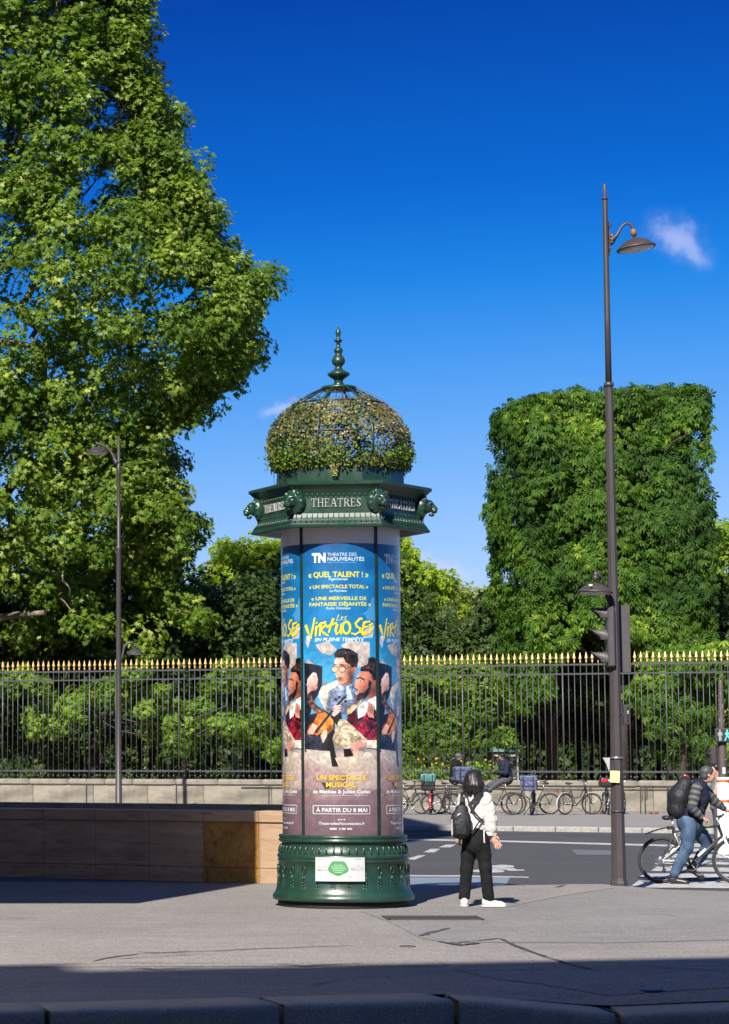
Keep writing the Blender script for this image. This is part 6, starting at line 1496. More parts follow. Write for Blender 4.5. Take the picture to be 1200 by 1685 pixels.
def man(c, s, walk, m, nm):
    x, z = c; mb = MB(); T = lambda px, pz: (x + px * s, -.058, z + pz * s)
    mb.ball(T(0, .42), (.085 * s, .004, .095 * s), 10, 6)
    def seg(a, b2, w):
        a = Vector(T(*a)); b2 = Vector(T(*b2)); t = (b2 - a).normalized(); nn = Vector((-t.z, 0, t.x)) * w * s / 2; o_ = Vector((0, -.004, 0))
        mb.add([a + nn, a - nn, b2 - nn, b2 + nn, a + nn + o_, a - nn + o_, b2 - nn + o_, b2 + nn + o_], [(4, 5, 6, 7), (0, 3, 2, 1), (0, 1, 5, 4), (1, 2, 6, 5), (2, 3, 7, 6), (3, 0, 4, 7)])
    seg((0, .30), (0, -.08), .20)
    if walk: seg((.02, -.05), (.20, -.28), .09); seg((.20, -.28), (.22, -.5), .08); seg((-.02, -.05), (-.14, -.28), .09); seg((-.14, -.28), (-.24, -.5), .08); seg((.05, .26), (.22, .08), .07); seg((.22, .08), (.26, .0), .06); seg((-.05, .26), (-.22, .06), .07)
    else: seg((-.06, -.05), (-.06, -.5), .09); seg((.06, -.05), (.06, -.5), .09); seg((-.15, .28), (-.17, -.06), .07); seg((.15, .28), (.17, -.06), .07)
    return mb.build(nm, m, sgn)
man((-.068, .0), .21, False, mat('unlit_figure', (0.33, 0.31, 0.30), None, 9), 'standing_figure'); man((.068, .0), .21, True, glow('green_lamp', (0.12, 0.85, 0.62), .85), 'walking_figure')
ps2 = empty('pedestrian_signal', P(1174, 1244, Yp) + Vector((0, .05, 0)), 'brown signal box turned away on the left of the signal post', 'pedestrian light')
MB().box((0, 0, 0), (.13, .22, .32), bev=.02).build('housing', PP, ps2); MB().box((.07, 0, .05), (.08, .04, .04)).build('bracket', PP, ps2); MB().box((-.075, 0, .05), (.06, .2, .02), Matrix.Rotation(R(-20), 3, 'Y')).build('visor', PP, ps2)
# ============================================================ BICYCLES
def wheel_parts(r=.335, tyre=.024):
    t = MB(); t.torus((0, 0, 0), r - tyre, tyre, 40, 8); rm = MB(); rm.torus((0, 0, 0), r - tyre * 2.15, .0065, 40, 6); sp = MB()
    for k in range(28):
        a = 2 * math.pi * k / 28; s = .028 if k % 2 else -.028; a2 = a + (.55 if k % 4 < 2 else -.55)
        sp.tube([(.02 * math.cos(a2), s, .02 * math.sin(a2)), ((r - .045) * math.cos(a), 0, (r - .045) * math.sin(a))], .0016, 3, cap=False)
    sp.tube([(0, -.05, 0), (0, .05, 0)], .017, 10); sp.tube([(0, -.035, 0), (0, -.028, 0)], .03, 12); sp.tube([(0, .028, 0), (0, .035, 0)], .03, 12)
    return t, rm, sp
WT = None
def wheel(parent, x, r, steer=0.0, hx=0, rim='silver_paint', tyre=.021):
    e = empty('wheel', (x, 0, r)); e.parent = parent; e.rotation_euler = (0, 0, steer)
    global WT
    if WT is None:
        t, rm, sp = wheel_parts(); WT = (t.build('tyre', M['rubber'], e), rm.build('rim', M['rim'], e), sp.build('spokes', M['steel'], e)); q = WT
    else:
        q = [o.copy() for o in WT]
        for o in q: COL.objects.link(o); o.parent = e
    for o in q: o.scale = (r / .335,) * 3
    if rim != 'silver_paint':
        me = q[1].data.copy(); me.materials[0] = M[rim]; q[1].data = me
    return e
def bicycle(label, loc, rz, lean=0.0, fm='black_metal', style='city', r=.335, steer=0.0, guard='black_metal', rack=True, fork=None, wb=1.05, rim='silver_paint', group='bicycles parked against the garden wall', drop_bar=False):
    e = empty('bicycle', loc, label, 'bicycle', group); e.rotation_euler = (lean, 0, rz)
    F_ = M[fm]; bb = (.44, 0, .28); st = (.20, 0, .80); rear = (0, 0, r); front = (wb, 0, r); ht = (wb - .26, 0, .90); hb = (wb - .19, 0, .70)
    mb = MB()
    if style == 'step':
        mb.tube([hb, (.62, 0, .42), (.47, 0, .31), bb], .019, 8); mb.tube([(ht[0] + .02, 0, ht[2] - .05), (.60, 0, .55), (.33, 0, .5)], .015, 8)
    else:
        mb.tube([hb, bb], .021, 8); mb.tube([(ht[0], 0, ht[2] - .05), (st[0] + .01, 0, st[2] - .04)], .017, 8)
    mb.tube([bb, st], .016, 8); mb.tube([(hb[0], 0, hb[2]), (ht[0], 0, ht[2])], .023, 8)
    for s in (-1, 1): mb.tube([(0, .06 * s, r), (bb[0] - .05, .04 * s, bb[2])], .010, 6); mb.tube([(0, .06 * s, r), (st[0], .02 * s, st[2] - .07)], .009, 6)
    mb.build('frame', F_, e)
    mb = MB()
    T = Matrix.Rotation(steer, 3, 'Z')
    fk = lambda x, y, z: Vector((hb[0], 0, 0)) + T @ Vector((x - hb[0], y, 0)) + Vector((0, 0, z))
    for s in (-1, 1): mb.tube([fk(hb[0] + .03, .05 * s, hb[2] - .04), fk(wb - .06, .055 * s, r + .12), fk(wb, .055 * s, r)], .012, 6)
    mb.tube([fk(hb[0] + .02, -.055, hb[2] - .04), fk(hb[0] + .02, .055, hb[2] - .04)], .014, 6); mb.tube([fk(hb[0], 0, hb[2] - .04), fk(ht[0], 0, ht[2] + .08)], .014, 8)
    mb.build('fork', M[fork] if fork else F_, e)
    mb = MB(); hz = ht[2] + .10
    if style == 'mtb': pts = [fk(ht[0] + .04, -.31, hz), fk(ht[0] + .05, -.12, hz - .01), fk(ht[0] + .07, 0, hz - .02), fk(ht[0] + .05, .12, hz - .01), fk(ht[0] + .04, .31, hz)]
    else: pts = [fk(ht[0] - .14, -.28, hz + .04), fk(ht[0] - .02, -.24, hz + .06), fk(ht[0] + .05, -.08, hz + .02), fk(ht[0] + .05, .08, hz + .02), fk(ht[0] - .02, .24, hz + .06), fk(ht[0] - .14, .28, hz + .04)]
    mb.tube(pts, .011, 6); mb.tube([fk(ht[0], 0, ht[2]), fk(ht[0] + .05, 0, hz + .01)], .015, 6); hbo = mb.build('handlebar', M['black_metal' if style == 'mtb' else 'steel'], e)
    for a, b2 in ((pts[0], pts[1]), (pts[-1], pts[-2])):
        d = (Vector(b2) - Vector(a)).normalized(); g = MB(); g.tube([Vector(a) - d * .01, Vector(a) + d * .11], .017, 8); g.build('grip', M['rubber'], hbo)
        g = MB(); g.tube([Vector(a) + d * .13 + Vector((.02, 0, 0)), Vector(a) + d * .03 + Vector((.06, 0, -.03))], .005, 5); g.build('brake_lever', M['black_metal'], hbo)
    s_ = Sculpt((-.16, -.10, -.06), (.18, .10, .06), .012); s_.cap((-.07, 0, 0), (.12, 0, .01), .075, .02, .02, flat=((0, 0, 1), .38)); s_.ell((-.08, 0, .012), (.07, .085, .03), .02)
    sd = s_.build('saddle', M['black_metal'], e); sd.location = (.17, 0, .96)
    mb = MB(); mb.tube([(st[0], 0, st[2] - .05), (.17, 0, .94)], .013, 8); mb.build('seat_post', M['steel'], e)
    mb = MB(); mb.torus((bb[0], -.055, bb[2]), .085, .006, 24, 5); mb.tube([(bb[0], -.07, bb[2]), (bb[0] + .10, -.075, bb[2] - .13)], .010, 5); mb.tube([(bb[0], .07, bb[2]), (bb[0] - .10, .075, bb[2] + .13)], .010, 5)
    mb.box((bb[0] + .10, -.13, bb[2] - .13), (.09, .09, .025)); mb.box((bb[0] - .10, .13, bb[2] + .13), (.09, .09, .025)); mb.torus((0, -.045, r), .04, .008, 14, 5)
    mb.tube([(0, -.05, r + .04), (bb[0], -.055, bb[2] + .085)], .004, 4); mb.tube([(0, -.05, r - .06), (bb[0], -.055, bb[2] - .085)], .004, 4); mb.build('crankset', M['steel'], e)
    if guard:
        mb = MB()
        for cx, a0, a1, tt in ((0, R(20), R(205), None), (wb, R(35), R(190), 1)):
            vs = []; fs = []; n = 16
            for i in range(n + 1):
                a = a0 + (a1 - a0) * i / n; rr3 = r + .028
                for y in (-.028, 0, .028): p = (cx + (rr3 - .010 * (y != 0)) * math.cos(a), y, r + (rr3 - .010 * (y != 0)) * math.sin(a)); vs.append(fk(*p) if tt else Vector(p))
            for i in range(n): k = 3 * i; fs += [(k, k + 1, k + 4, k + 3), (k + 1, k + 2, k + 5, k + 4)]
            mb.add(vs, fs, True)
        mb.build('mudguard', M[guard], e)
    if rack:
        mb = MB()
        for s in (-1, 1): mb.tube([(st[0] - .02, .05 * s, .72), (-.28, .06 * s, .72)], .006, 5); mb.tube([(-.02, .07 * s, r), (-.15, .06 * s, .72)], .005, 5)
        for x in (-.28, -.15, 0, .12): mb.tube([(x, -.06, .72), (x, .06, .72)], .005, 5)
        mb.build('carrier', M['black_metal'], e)
    wheel(e, 0, r, 0, rim=rim); w2 = wheel(e, 0, r, steer, rim=rim); w2.location = fk(wb, 0, r)
    return e
def GW(px, py=1337):   # ground point on the far pavement
    return G(px, py)
def off(v, dx, dy=0, dz=0): return Vector(v) + Vector((dx, dy, dz))
def bag(name, label, loc, size, m_top, m_body, rz=0, tilt=0.0, flap=.35, seed=0):
    """soft box bag with a folded lid, seams and pocket"""
    e = empty(name, loc, label, 'delivery bag', rz=rz); e.rotation_euler = (tilt, 0, rz)
    w, d, h = size; s_ = Sculpt((-w * .75, -d * .75, -.06), (w * .75, d * .75, h * 1.25), .02)
    s_.box((0, 0, h * .5), (w / 2, d / 2, h / 2), .035, .02); s_.wrinkle(.012, 14, seed); s_.build('body', M[m_body], e)
    s_ = Sculpt((-w * .75, -d * .75, h * .5), (w * .75, d * .75, h * 1.3), .02); s_.box((0, 0, h * (1 - flap / 2) + .02), (w / 2 + .018, d / 2 + .018, h * flap / 2), .03, .02); s_.wrinkle(.014, 12, seed + 1); s_.build('lid', M[m_top], e)
    mb = MB()
    for x in (-w * .3, w * .3): mb.box((x, -d / 2 - .028, h * .55), (.03, .012, h * .9))
    mb.box((0, -d / 2 - .024, h * .36), (w * .82, .012, .012)); mb.build('strap', M['black_metal'], e)
    return e
# --- along the wall, from the column to the post
WY = 75.6
bp = lambda px, dy=0: (lambda v: Vector((v.x * (WY + dy) / v.y, WY + dy, 0)))(P(px, 1337, WY + dy))
bicycle('black bicycle half hidden by the right edge of the column', bp(655), R(-10), 0, 'black_metal', 'city', steer=.1)
bicycle('dark bicycle leaning behind the one at the column edge', bp(640, .9), R(-18), R(-5), 'black_metal', 'city', steer=-.2)
b1 = bicycle('red and pink city bicycle seen from behind with a teal box on its carrier', bp(708), R(80), R(3), 'pink', 'step', steer=.15, guard='red')
bag('delivery_bag', 'teal topped black delivery bag on the red bicycle', bp(706) + Vector((-.02, -.05, .74)), (.42, .40, .50), 'teal', 'pack_black', R(-6), 0, .5, 1)
MB().box((-.33, 0, .64), (.02, .05, .05)).build('rear_lamp', M['red'], b1)
bicycle('dark bicycle leaning back on the wall between the teal bag and the seated man', bp(724, 1.3), R(-22), R(-9), 'black_metal', 'city', steer=.5)
b2 = bicycle('bicycle with a blue delivery bag beside the seated man in the cap', bp(744, -.1), R(24), R(2), 'black_metal', 'mtb', steer=-.4)
bag('delivery_bag', 'pale blue delivery bag just left of the woman head', bp(765, .1) + Vector((0, 0, 1.04)), (.60, .42, .42), 'bag_blue', 'bag_blue', R(6), 0, .3, 2)
b3 = bicycle('bicycle in front of the seated man looking at his phone', bp(843, -.6), R(180), R(3), 'black_metal', 'mtb', steer=.3, guard=None, rack=False)
b3.scale = (1.06,) * 3
b4 = bicycle('delivery bicycle seen from behind with a big blue bag right of the seated men', bp(874, -1.0), R(76), R(4), 'black_metal', 'city', steer=.25)
bag('delivery_bag', 'blue creased delivery bag on the bicycle standing end-on', bp(871, -1.0) + Vector((-.0, -.05, .76)), (.50, .44, .44), 'bag_blue', 'bag_blue', R(-14), R(4), .35, 3)
mb = MB(); mb.tube([(.10, .06, .25), (.02, .24, .0)], .012, 6); mb.tube([(.10, -.06, .25), (.02, -.24, .0)], .012, 6); mb.build('stand', M['black_metal'], b4)
bicycle('dark bicycle side-on behind the delivery bicycle with the blue bag', bp(905, .3), R(176), R(-4), 'black_metal', 'city', steer=.2)
b5 = bicycle('dark blue ladies bicycle parked obliquely near the bare wall', bp(930, -.2), R(32), R(3), 'cloth_navy', 'step', steer=-.45, fork='black_metal', guard='silver_paint')
MB().box((-.31, 0, .70), (.03, .12, .05)).build('rear_reflector', M['red'], b5)
b6 = bicycle('black bicycle with a red and black top case behind the near lamp post', bp(1001, -.3), R(84), R(1), 'black_metal', 'city', steer=.1)
tcx = empty('top_case', bp(1000, -.35) + Vector((0, 0, .86)), 'glossy black and red top case on the bicycle behind the lamp post', 'top case')
s_ = Sculpt((-.34, -.28, -.06), (.34, .28, .36), .02); s_.box((0, 0, .09), (.24, .2, .10), .06, .02); s_.build('case', M['shoe_black'], tcx); s_ = Sculpt((-.34, -.28, .1), (.34, .28, .42), .02); s_.box((0, 0, .23), (.22, .18, .07), .06, .02); s_.build('lid', M['shoe_black'], tcx)
MB().box((-.12, -.20, .20), (.20, .03, .10), bev=.01).build('reflector', M['red'], tcx); MB().box((.08, -.20, .20), (.16, .03, .06), bev=.01).build('side_reflector', M['silver_paint'], tcx)
bicycle('dark bicycle mostly hidden behind the near lamp post', bp(1022, .5), R(70), R(-3), 'black_metal', 'city', steer=.3)
# hoops to lock bicycles, each a pair of posts with a ground fixing
def rack_(px, label, first=[None]):
    if first[0] is None:
        e = empty('bicycle_rack', bp(px, 1.0), label, 'bicycle rack', 'bicycle racks along the garden wall', rz=FANG)
        mb = MB(); mb.tube([(-.06, .10, 0), (-.06, .10, .78), (-.045, .10, .84), (-.02, .10, .84), (-.005, .10, .78), (-.005, .10, .42), (-.02, .10, .38), (-.06, .10, .38)], .016, 8); mb.build('rear_hoop', M['pole_paint'], e)
        mb = MB(); mb.tube([(.10, 0, 0), (.10, 0, .82), (.115, 0, .89), (.145, 0, .89), (.16, 0, .82), (.16, 0, .5), (.145, 0, .44), (.10, 0, .44)], .018, 8); mb.build('front_hoop', M['pole_paint'], e)
        mb = MB(); mb.tube([(.26, 0, .03), (.46, 0, .03)], .022, 6); mb.ball((.26, -.02, .06), .055, 8, 6); mb.ball((.46, -.02, .06), .055, 8, 6); mb.build('ground_stop', M['copper'], e); first[0] = e; return e
    q = copy_tree(first[0]); q.location = bp(px, 1.0); q['label'] = label; return q
rack_(966, 'pair of dark lock hoops just right of the ladies bicycle'); rack_(1057, 'pair of dark lock hoops first to the right of the near lamp post'); rack_(1103, 'pair of dark lock hoops left of the cyclist backpack'); rack_(735, 'pair of dark lock hoops by the seated man in the cap'); rack_(790, 'pair of dark lock hoops hidden behind the woman')

# --- the cyclist's own machine
YC = 36.0; cb0 = P(1084, 1250, YC); cb0.z = -.12
cyc = bicycle('silver and grey mountain bicycle with white fork walked across the crossing', cb0, R(1), R(2), 'pole_paint', 'mtb', r=.345, steer=R(-24), guard=None, rack=False, fork='white_paint', wb=1.10, group=None)
cyc.children[0].data.materials[0] = mat('grey_frame', (0.13, 0.12, 0.115), None, 8, rough=.3, coat=.5)
mb = MB()
for s in (-1, 1): mb.tube([(0, .062 * s, .345), (.38, .05 * s, .33)], .014, 6); mb.tube([(.0, .062 * s, .345), (.20, .045 * s, .50), (.27, .04 * s, .56)], .013, 6); mb.tube([(.27, .04 * s, .56), (.20, .02 * s, .74), (.30, .02 * s, .70), (.27, .03 * s, .56)], .012, 6)
mb.build('swing_arm', M['silver_paint'], cyc)
T_ = Matrix.Rotation(R(-24), 3, 'Z'); fk_ = lambda x, y, z: Vector((.91, 0, 0)) + T_ @ Vector((x - .91, y, 0)) + Vector((0, 0, z))
mb = MB()
for s in (-1, 1): mb.tube([fk_(.955, .058 * s, .66), fk_(1.02, .06 * s, .50), fk_(1.09, .06 * s, .345)], [.020, .024, .018], 10)
mb.tube([fk_(.955, -.07, .655), fk_(.95, -.04, .70), fk_(.95, .04, .70), fk_(.955, .07, .655)], .020, 8); mb.build('suspension_leg', M['white_paint'], cyc)
mb = MB(); mb.tube([(.30, 0, .54), (.38, 0, .66)], .025, 10); mb.build('spring', M['red'], cyc)
MB().box((.60, -.024, .46), (.16, .006, .035), Matrix.Rotation(R(-42), 3, 'Y')).build('decal', M['white_paint'], cyc)
MB().tube([(.46, .0, .76), (.76, 0, .86)], .012, 6).build('green_cable', mat('green_line', (0.12, 0.32, 0.02), None, 9), cyc)
vs = []; fs = []
for i in range(9):
    t = i / 8; x = -.23 + .42 * t; z = .735 + .10 * math.sin(t * 1.7); 
    for y in (-.035, 0, .035): vs.append((x, y * (1 - .3 * (1 - t)), z - abs(y) * .5))
for i in range(8): k = 3 * i; fs += [(k, k + 3, k + 4, k + 1), (k + 1, k + 4, k + 5, k + 2)]
MB().add(vs, fs, True).build('rear_mudguard', M['black_metal'], cyc)
mb = MB(); mb.tube([(.19, 0, .74), (.19, 0, .83)], .022, 8); mb.box((.14, 0, .82), (.08, .06, .05)); mb.build('light_clamp', M['rubber'], cyc)
mb = MB(); mb.tube([(.0, -.05, .345), (.02, -.06, .27), (.03, -.06, .19)], .012, 6); mb.torus((.03, -.06, .20), .025, .008, 12, 5); mb.build('derailleur', M['black_metal'], cyc)
mb = MB()
for k in range(3): mb.torus((0, -.045 - .006 * k, .345), .055 - .009 * k, .004, 20, 5)
mb.build('cassette', M['steel'], cyc)
# ============================================================ PEOPLE
def hand(sc, wr, d, n, s=1.0, curl=.35, spread=.16, thumb=1):
    """hand: wr wrist, d finger direction, n palm normal (out of the palm); five tapering fingers"""
    wr = np.array(wr, float); d = np.array(d, float); d /= np.linalg.norm(d); n = np.array(n, float); n -= d * (n @ d); n /= np.linalg.norm(n); sd = np.cross(d, n) * thumb
    sc.cap(wr, wr + d * .05 * s, .024 * s, .030 * s, .012, flat=(n, .62)); sc.cap(wr + d * .045 * s - sd * .012 * s, wr + d * .075 * s - sd * .014 * s, .030 * s, .026 * s, .01, flat=(n, .5)); sc.cap(wr + d * .045 * s + sd * .012 * s, wr + d * .075 * s + sd * .016 * s, .028 * s, .022 * s, .01, flat=(n, .5))
    for i, (o, l) in enumerate(((.031, .070), (.011, .078), (-.010, .073), (-.030, .058))):
        b = wr + d * (.085 - abs(o) * .22) * s + sd * o * s; dd = d + sd * o * spread * 12; dd /= np.linalg.norm(dd); p = b; c = 0
        for j, (f, r) in enumerate(((.42, .0088), (.32, .0080), (.26, .0070))):
            c += curl * (1.0 + .12 * i); q = p + (dd * math.cos(c) + n * math.sin(c)) * l * f * s; sc.cap(p, q, r * s * 1.04, r * s * .95, .004); p = q
    b = wr + d * .022 * s + sd * .024 * s; q = b + (d * .55 + sd * .75 + n * .35) * .042 * s; r2 = q + (d * .85 + sd * .25 + n * .45) * .032 * s
    sc.cap(b, q, .013 * s, .0105 * s, .008); sc.cap(q, r2, .0100 * s, .0085 * s, .005)
def head(sc, c, f, up, s=1.0):
    """head centred at c looking along f"""
    c = np.array(c, float); f = np.array(f, float); f /= np.linalg.norm(f); up = np.array(up, float); up -= f * (up @ f); up /= np.linalg.norm(up); sd = np.cross(up, f); Mx = np.stack([f, sd, up], 1)
    q = lambda a, b, z: c + (f * a + sd * b + up * z) * s
    sc.ell(q(-.012, 0, .028), np.array((.094, .074, .088)) * s, .02, Mx); sc.ell(q(.022, 0, -.035), np.array((.066, .058, .075)) * s, .02, Mx); sc.ell(q(.05, 0, -.088), np.array((.026, .028, .020)) * s, .012, Mx)
    sc.cap(q(.080, 0, .012), q(.105, 0, -.026), .009 * s, .013 * s, .008); sc.cap(q(.072, -.026, .026), q(.072, .026, .026), .013 * s, .013 * s, .01)
    for b in (-1, 1):
        sc.ell(q(.088, .029 * b, .006), np.array((.012, .015, .010)) * s, .006, Mx, sub=True); sc.ell(q(.078, .029 * b, .006), np.array((.011, .012, .011)) * s, .003, Mx); sc.ell(q(-.005, .076 * b, -.008), np.array((.018, .009, .032)) * s, .006, Mx); sc.ell(q(.058, .034 * b, -.03), np.array((.02, .018, .016)) * s, .012, Mx)
    sc.cap(q(.083, -.018, -.056), q(.083, .018, -.056), .008 * s, .008 * s, .004); sc.cap(q(.091, -.018, -.056), q(.091, .018, -.056), .0025 * s, .0025 * s, .003, sub=True)
def npv(v): return np.array(v, float)
# ---------------------------------------------------------------- woman with the small backpack
YW = 28.4; wb_ = P(788, 1250, YW); wb_.z = 0
w_ = empty('person', wb_, 'woman in white jacket and black trousers standing with her back to us by the column', 'person')
def J(px, py, dy=0): return npv(P(px, py, YW + dy) - wb_)
fdir = npv((.86, .50, 0)); fdir /= np.linalg.norm(fdir)
hip_l, kn_l, an_l = J(774, 1384, .06), J(768, 1430, .04), J(764, 1473, .02)
hip_r, kn_r, an_r = J(793, 1384, -.03), J(799, 1428, -.05), J(804, 1471, -.05)
an_l[2] = .075; an_r[2] = .075
sh_l, sh_r = J(764, 1315, .12), J(799, 1315, -.05); el_l, el_r = J(755, 1348, .20), J(809, 1349, -.03); wr_l, wr_r = J(755, 1374, .22), J(808, 1375, -.02)
neck, hd = J(782, 1303, .02), J(781, 1284, .0)
sc = Sculpt((-.45, -.4, -.02), (.45, .5, 1.68), .0085)
sc.chain([J(784, 1388, 0), J(784, 1365, .02), J(783, 1340, .03), J(782, 1318, .03)], [.145, .115, .12, .13], .04, flat=(fdir, .72))
sc.cap(sh_l, sh_r, .055, .055, .04); sc.cap(neck, hd, .048, .05, .02)
for a, b, c in ((hip_l, kn_l, an_l), (hip_r, kn_r, an_r)): sc.chain([a, b, c], [.082, .054, .038], .03)
for a, b, c in ((sh_l, el_l, wr_l), (sh_r, el_r, wr_r)): sc.chain([a, b, c], [.046, .036, .024], .02)
lookd = npv((.93, .36, .02)); head(sc, hd, lookd, (0, 0, 1), .98)
d_r = J(820, 1391, -.05) - wr_r; hand(sc, wr_r + d_r * .10, d_r, (-.3, -.85, -.4), 1.10, .16, .22, -1)
hand(sc, wr_l, (-.1, .1, -1), (.6, .6, 0), 1.0, .5, .1, 1)
for a, f in ((an_l, npv((.10, 1, 0))), (an_r, npv((1, -.12, 0)))):
    f = f / np.linalg.norm(f); sc.cap(a + (0, 0, -.02), a + f * .14 + (0, 0, -.045), .036, .03, .02)
sc.build('body', M['skin'], w_)
# trousers
sc = Sculpt((-.35, -.35, .04), (.35, .4, 1.0), .0085)
sc.chain([J(782, 1366, .02), J(782, 1376, .01), J(783, 1388, .0)], [.122, .142, .15], .03, flat=(fdir, .82))
sc.ell(J(777, 1386, -.03), (.095, .08, .10), .06); sc.ell(J(790, 1387, -.06), (.09, .08, .10), .06)
for a, b, c, o in ((hip_l, kn_l, an_l, 0), (hip_r, kn_r, an_r, 1)):
    c2 = c.copy(); c2[2] = .10; sc.chain([a, (a + b) / 2, b, c2], [.096, .084, .070, .066], .03)
sc.wrinkle(.0035, 30, 3, (1, 1, .9), .1, .95); sc.half((0, 0, .085), (0, 0, -1)); sc.build('trousers', M['cloth_black'], w_)
# jacket: boxy back, puffed sleeves, cuffs
sc = Sculpt((-.45, -.35, .70), (.45, .5, 1.50), .0085)
sc.chain([J(783, 1371, .02), J(783, 1350, .03), J(782, 1330, .04), J(782, 1315, .03)], [.134, .132, .138, .124], .05, flat=(fdir, .82)); sc.cap(sh_l, sh_r, .068, .070, .05); sc.cap(J(782, 1310, .02), J(782, 1301, .015), .075, .062, .03)
sc.chain([sh_r, (sh_r + el_r) / 2 + (.01, 0, 0), el_r, (el_r * .45 + wr_r * .55), wr_r + (0, 0, .015)], [.064, .066, .064, .060, .046], .03); sc.chain([sh_l, el_l, wr_l + (0, 0, .02)], [.070, .070, .055], .03)
sc.cap(wr_r + (-.025, 0, .02), wr_r + (.03, 0, .01), .040, .040, .02)
sc.wrinkle(.0085, 17, 8, (1, 1, .55)); sc.wrinkle(.006, 40, 9, (1, 1, .6)); sc.half(J(783, 1374.5, 0), (-.06, 0, -1)); 
sc.build('jacket', M['cloth_white'], w_)
# hair: chin-length bob with ragged ends
c = hd; sc = Sculpt((-.22, -.22, 1.22), (.20, .24, 1.66), .0075); up = npv((0, 0, 1)); sdv = np.cross(up, lookd); sdv /= np.linalg.norm(sdv)
sc.ell(c + up * .028 - lookd * .012, (.102, .094, .098), .02); sc.ell(c - up * .03 - lookd * .035, (.096, .098, .105), .03)
for k in range(26):
    a = R(75 + 210 * k / 25); dv_ = lookd * math.cos(a) + sdv * math.sin(a); p0 = c + dv_ * .084 + up * .02; p1 = c + dv_ * (.112 + .010 * math.sin(k * 2.3)) - up * (.135 + .022 * math.sin(k * 1.7) + .012 * math.sin(k * 4.1)); sc.chain([p0, (p0 + p1) / 2 + dv_ * .014, p1], [.024, .024, .014], .010)
sc.cap(c + lookd * .06 + up * .085, c + lookd * .088 + sdv * .04 + up * .03, .03, .022, .02)
sc.wrinkle(.0035, 60, 4, (1, 1, .12)); sc.ell(c + lookd * .115 - up * .04, (.055, .06, .085), .01, sub=True)
sc.build('hair', M['hair_black'], w_)
# shoes
for a, f, nm in ((an_l, npv((.10, 1, 0)), 0), (an_r, npv((1, -.12, 0)), 1)):
    f = f / np.linalg.norm(f); sidev = np.cross(f, up); a0 = a.copy(); a0[2] = 0
    sc = Sculpt(a0 + (-.26, -.26, -.01), a0 + (.26, .26, .16), .007); Mx = np.stack([f, sidev, up], 1)
    sc.cap(a0 - f * .035 + up * .05, a0 + f * .13 + up * .033, .044, .036, .02); sc.cap(a0 - f * .03 + up * .085, a0 - f * .02 + up * .05, .040, .044, .02); sc.ell(a0 + f * .15 + up * .028, (.055, .043, .030), .02, Mx); sc.half((0, 0, .004), (0, 0, -1))
    sh = sc.build('shoe', M['shoe_white'], w_)
    sc = Sculpt(a0 + (-.27, -.27, -.01), a0 + (.27, .27, .05), .006); sc.cap(a0 - f * .04 + up * .012, a0 + f * .16 + up * .012, .050, .046, .01, flat=((0, 0, 1), .34)); sc.half((0, 0, .003), (0, 0, -1)); sc.build('sole', M['white_paint'], sh)
    for k in range(4): MB().tube([a0 + f * (.055 + .02 * k) + sidev * .02 + up * (.075 - .006 * k), a0 + f * (.055 + .02 * k) - sidev * .02 + up * (.075 - .006 * k)], .0035, 5).build('lace', M['white_paint'], sh)
# backpack and straps
bpk = empty('backpack', wb_ + Vector(J(759, 1377, -.16)), 'small black backpack hanging low on the back of the woman in white', 'backpack')
o0 = npv(Vector(J(759, 1377, -.16)))
sc = Sculpt((-.17, -.16, -.06), (.18, .18, .46), .0085); sc.chain([(0, 0, .07), (.0, 0, .20), (.012, .01, .30)], [.105, .108, .078], .03, flat=((0.1, 1, 0), .62)); sc.box((.0, 0, .13), (.095, .058, .125), .04, .03); sc.box((-.005, -.055, .10), (.072, .028, .082), .025, .014); sc.cap((-.02, -.07, .185), (.045, -.066, .19), .012, .012, .01); sc.wrinkle(.0045, 28, 5); sc.build('bag', M['pack_black'], bpk)
MB().tube([(-.01, .0, .355), (-.005, -.01, .40), (.03, -.005, .41), (.045, 0, .36)], .009, 6).build('carry_loop', M['pack_black'], bpk)
mb = MB()
for k in range(3): mb.box((-.045 + .013 * k, -.083 - .001, .255 + .006 * k), (.010, .005, .018 - .003 * k))
mb.build('white_logo', M['white_paint'], bpk)
mb = MB(); mb.tube([(-.075, -.062, .02), (-.085, -.065, .12), (-.06, -.068, .22)], .004, 5); mb.tube([(.07, -.06, .02), (.082, -.062, .12), (.06, -.066, .24)], .003, 5); mb.build('zip', M['black_metal'], bpk)
MB().box((-.105, -.01, .11), (.012, .05, .19), bev=.006).build('white_side_panel', M['cloth_white'], bpk)
def strap(nm, pts, w, par=bpk, m='pack_black'):
    pts = [Vector(npv(p) - o0) for p in pts]; vs = []; fs = []
    for i, p in enumerate(pts):
        t = (pts[min(i + 1, len(pts) - 1)] - pts[max(i - 1, 0)]).normalized(); s2 = t.cross(Vector((0, -1, 0))).normalized() * w / 2
        for o in (0, -.008): vs += [p + s2 + Vector((0, o, 0)), p - s2 + Vector((0, o, 0))]
    for i in range(len(pts) - 1): k = 4 * i; fs += [(k + 2, k + 3, k + 7, k + 6), (k, k + 4, k + 5, k + 1), (k, k + 2, k + 6, k + 4), (k + 1, k + 5, k + 7, k + 3)]
    MB().add(vs, fs, False).build(nm, M[m], par)
strap('shoulder_strap', [J(761, 1303, -.02), J(760, 1310, -.10), J(759.5, 1318, -.13), J(760.5, 1327, -.15)], .040)
strap('shoulder_strap', [J(795, 1304.5, -.10), J(789, 1308, -.135), J(781, 1316, -.155), J(772, 1327, -.16)], .046)
strap('cross_strap', [J(767, 1303, -.05), J(769, 1313, -.135), J(774, 1325, -.16), J(781, 1337, -.165), J(788, 1345, -.16), J(795, 1352, -.13)], .020)
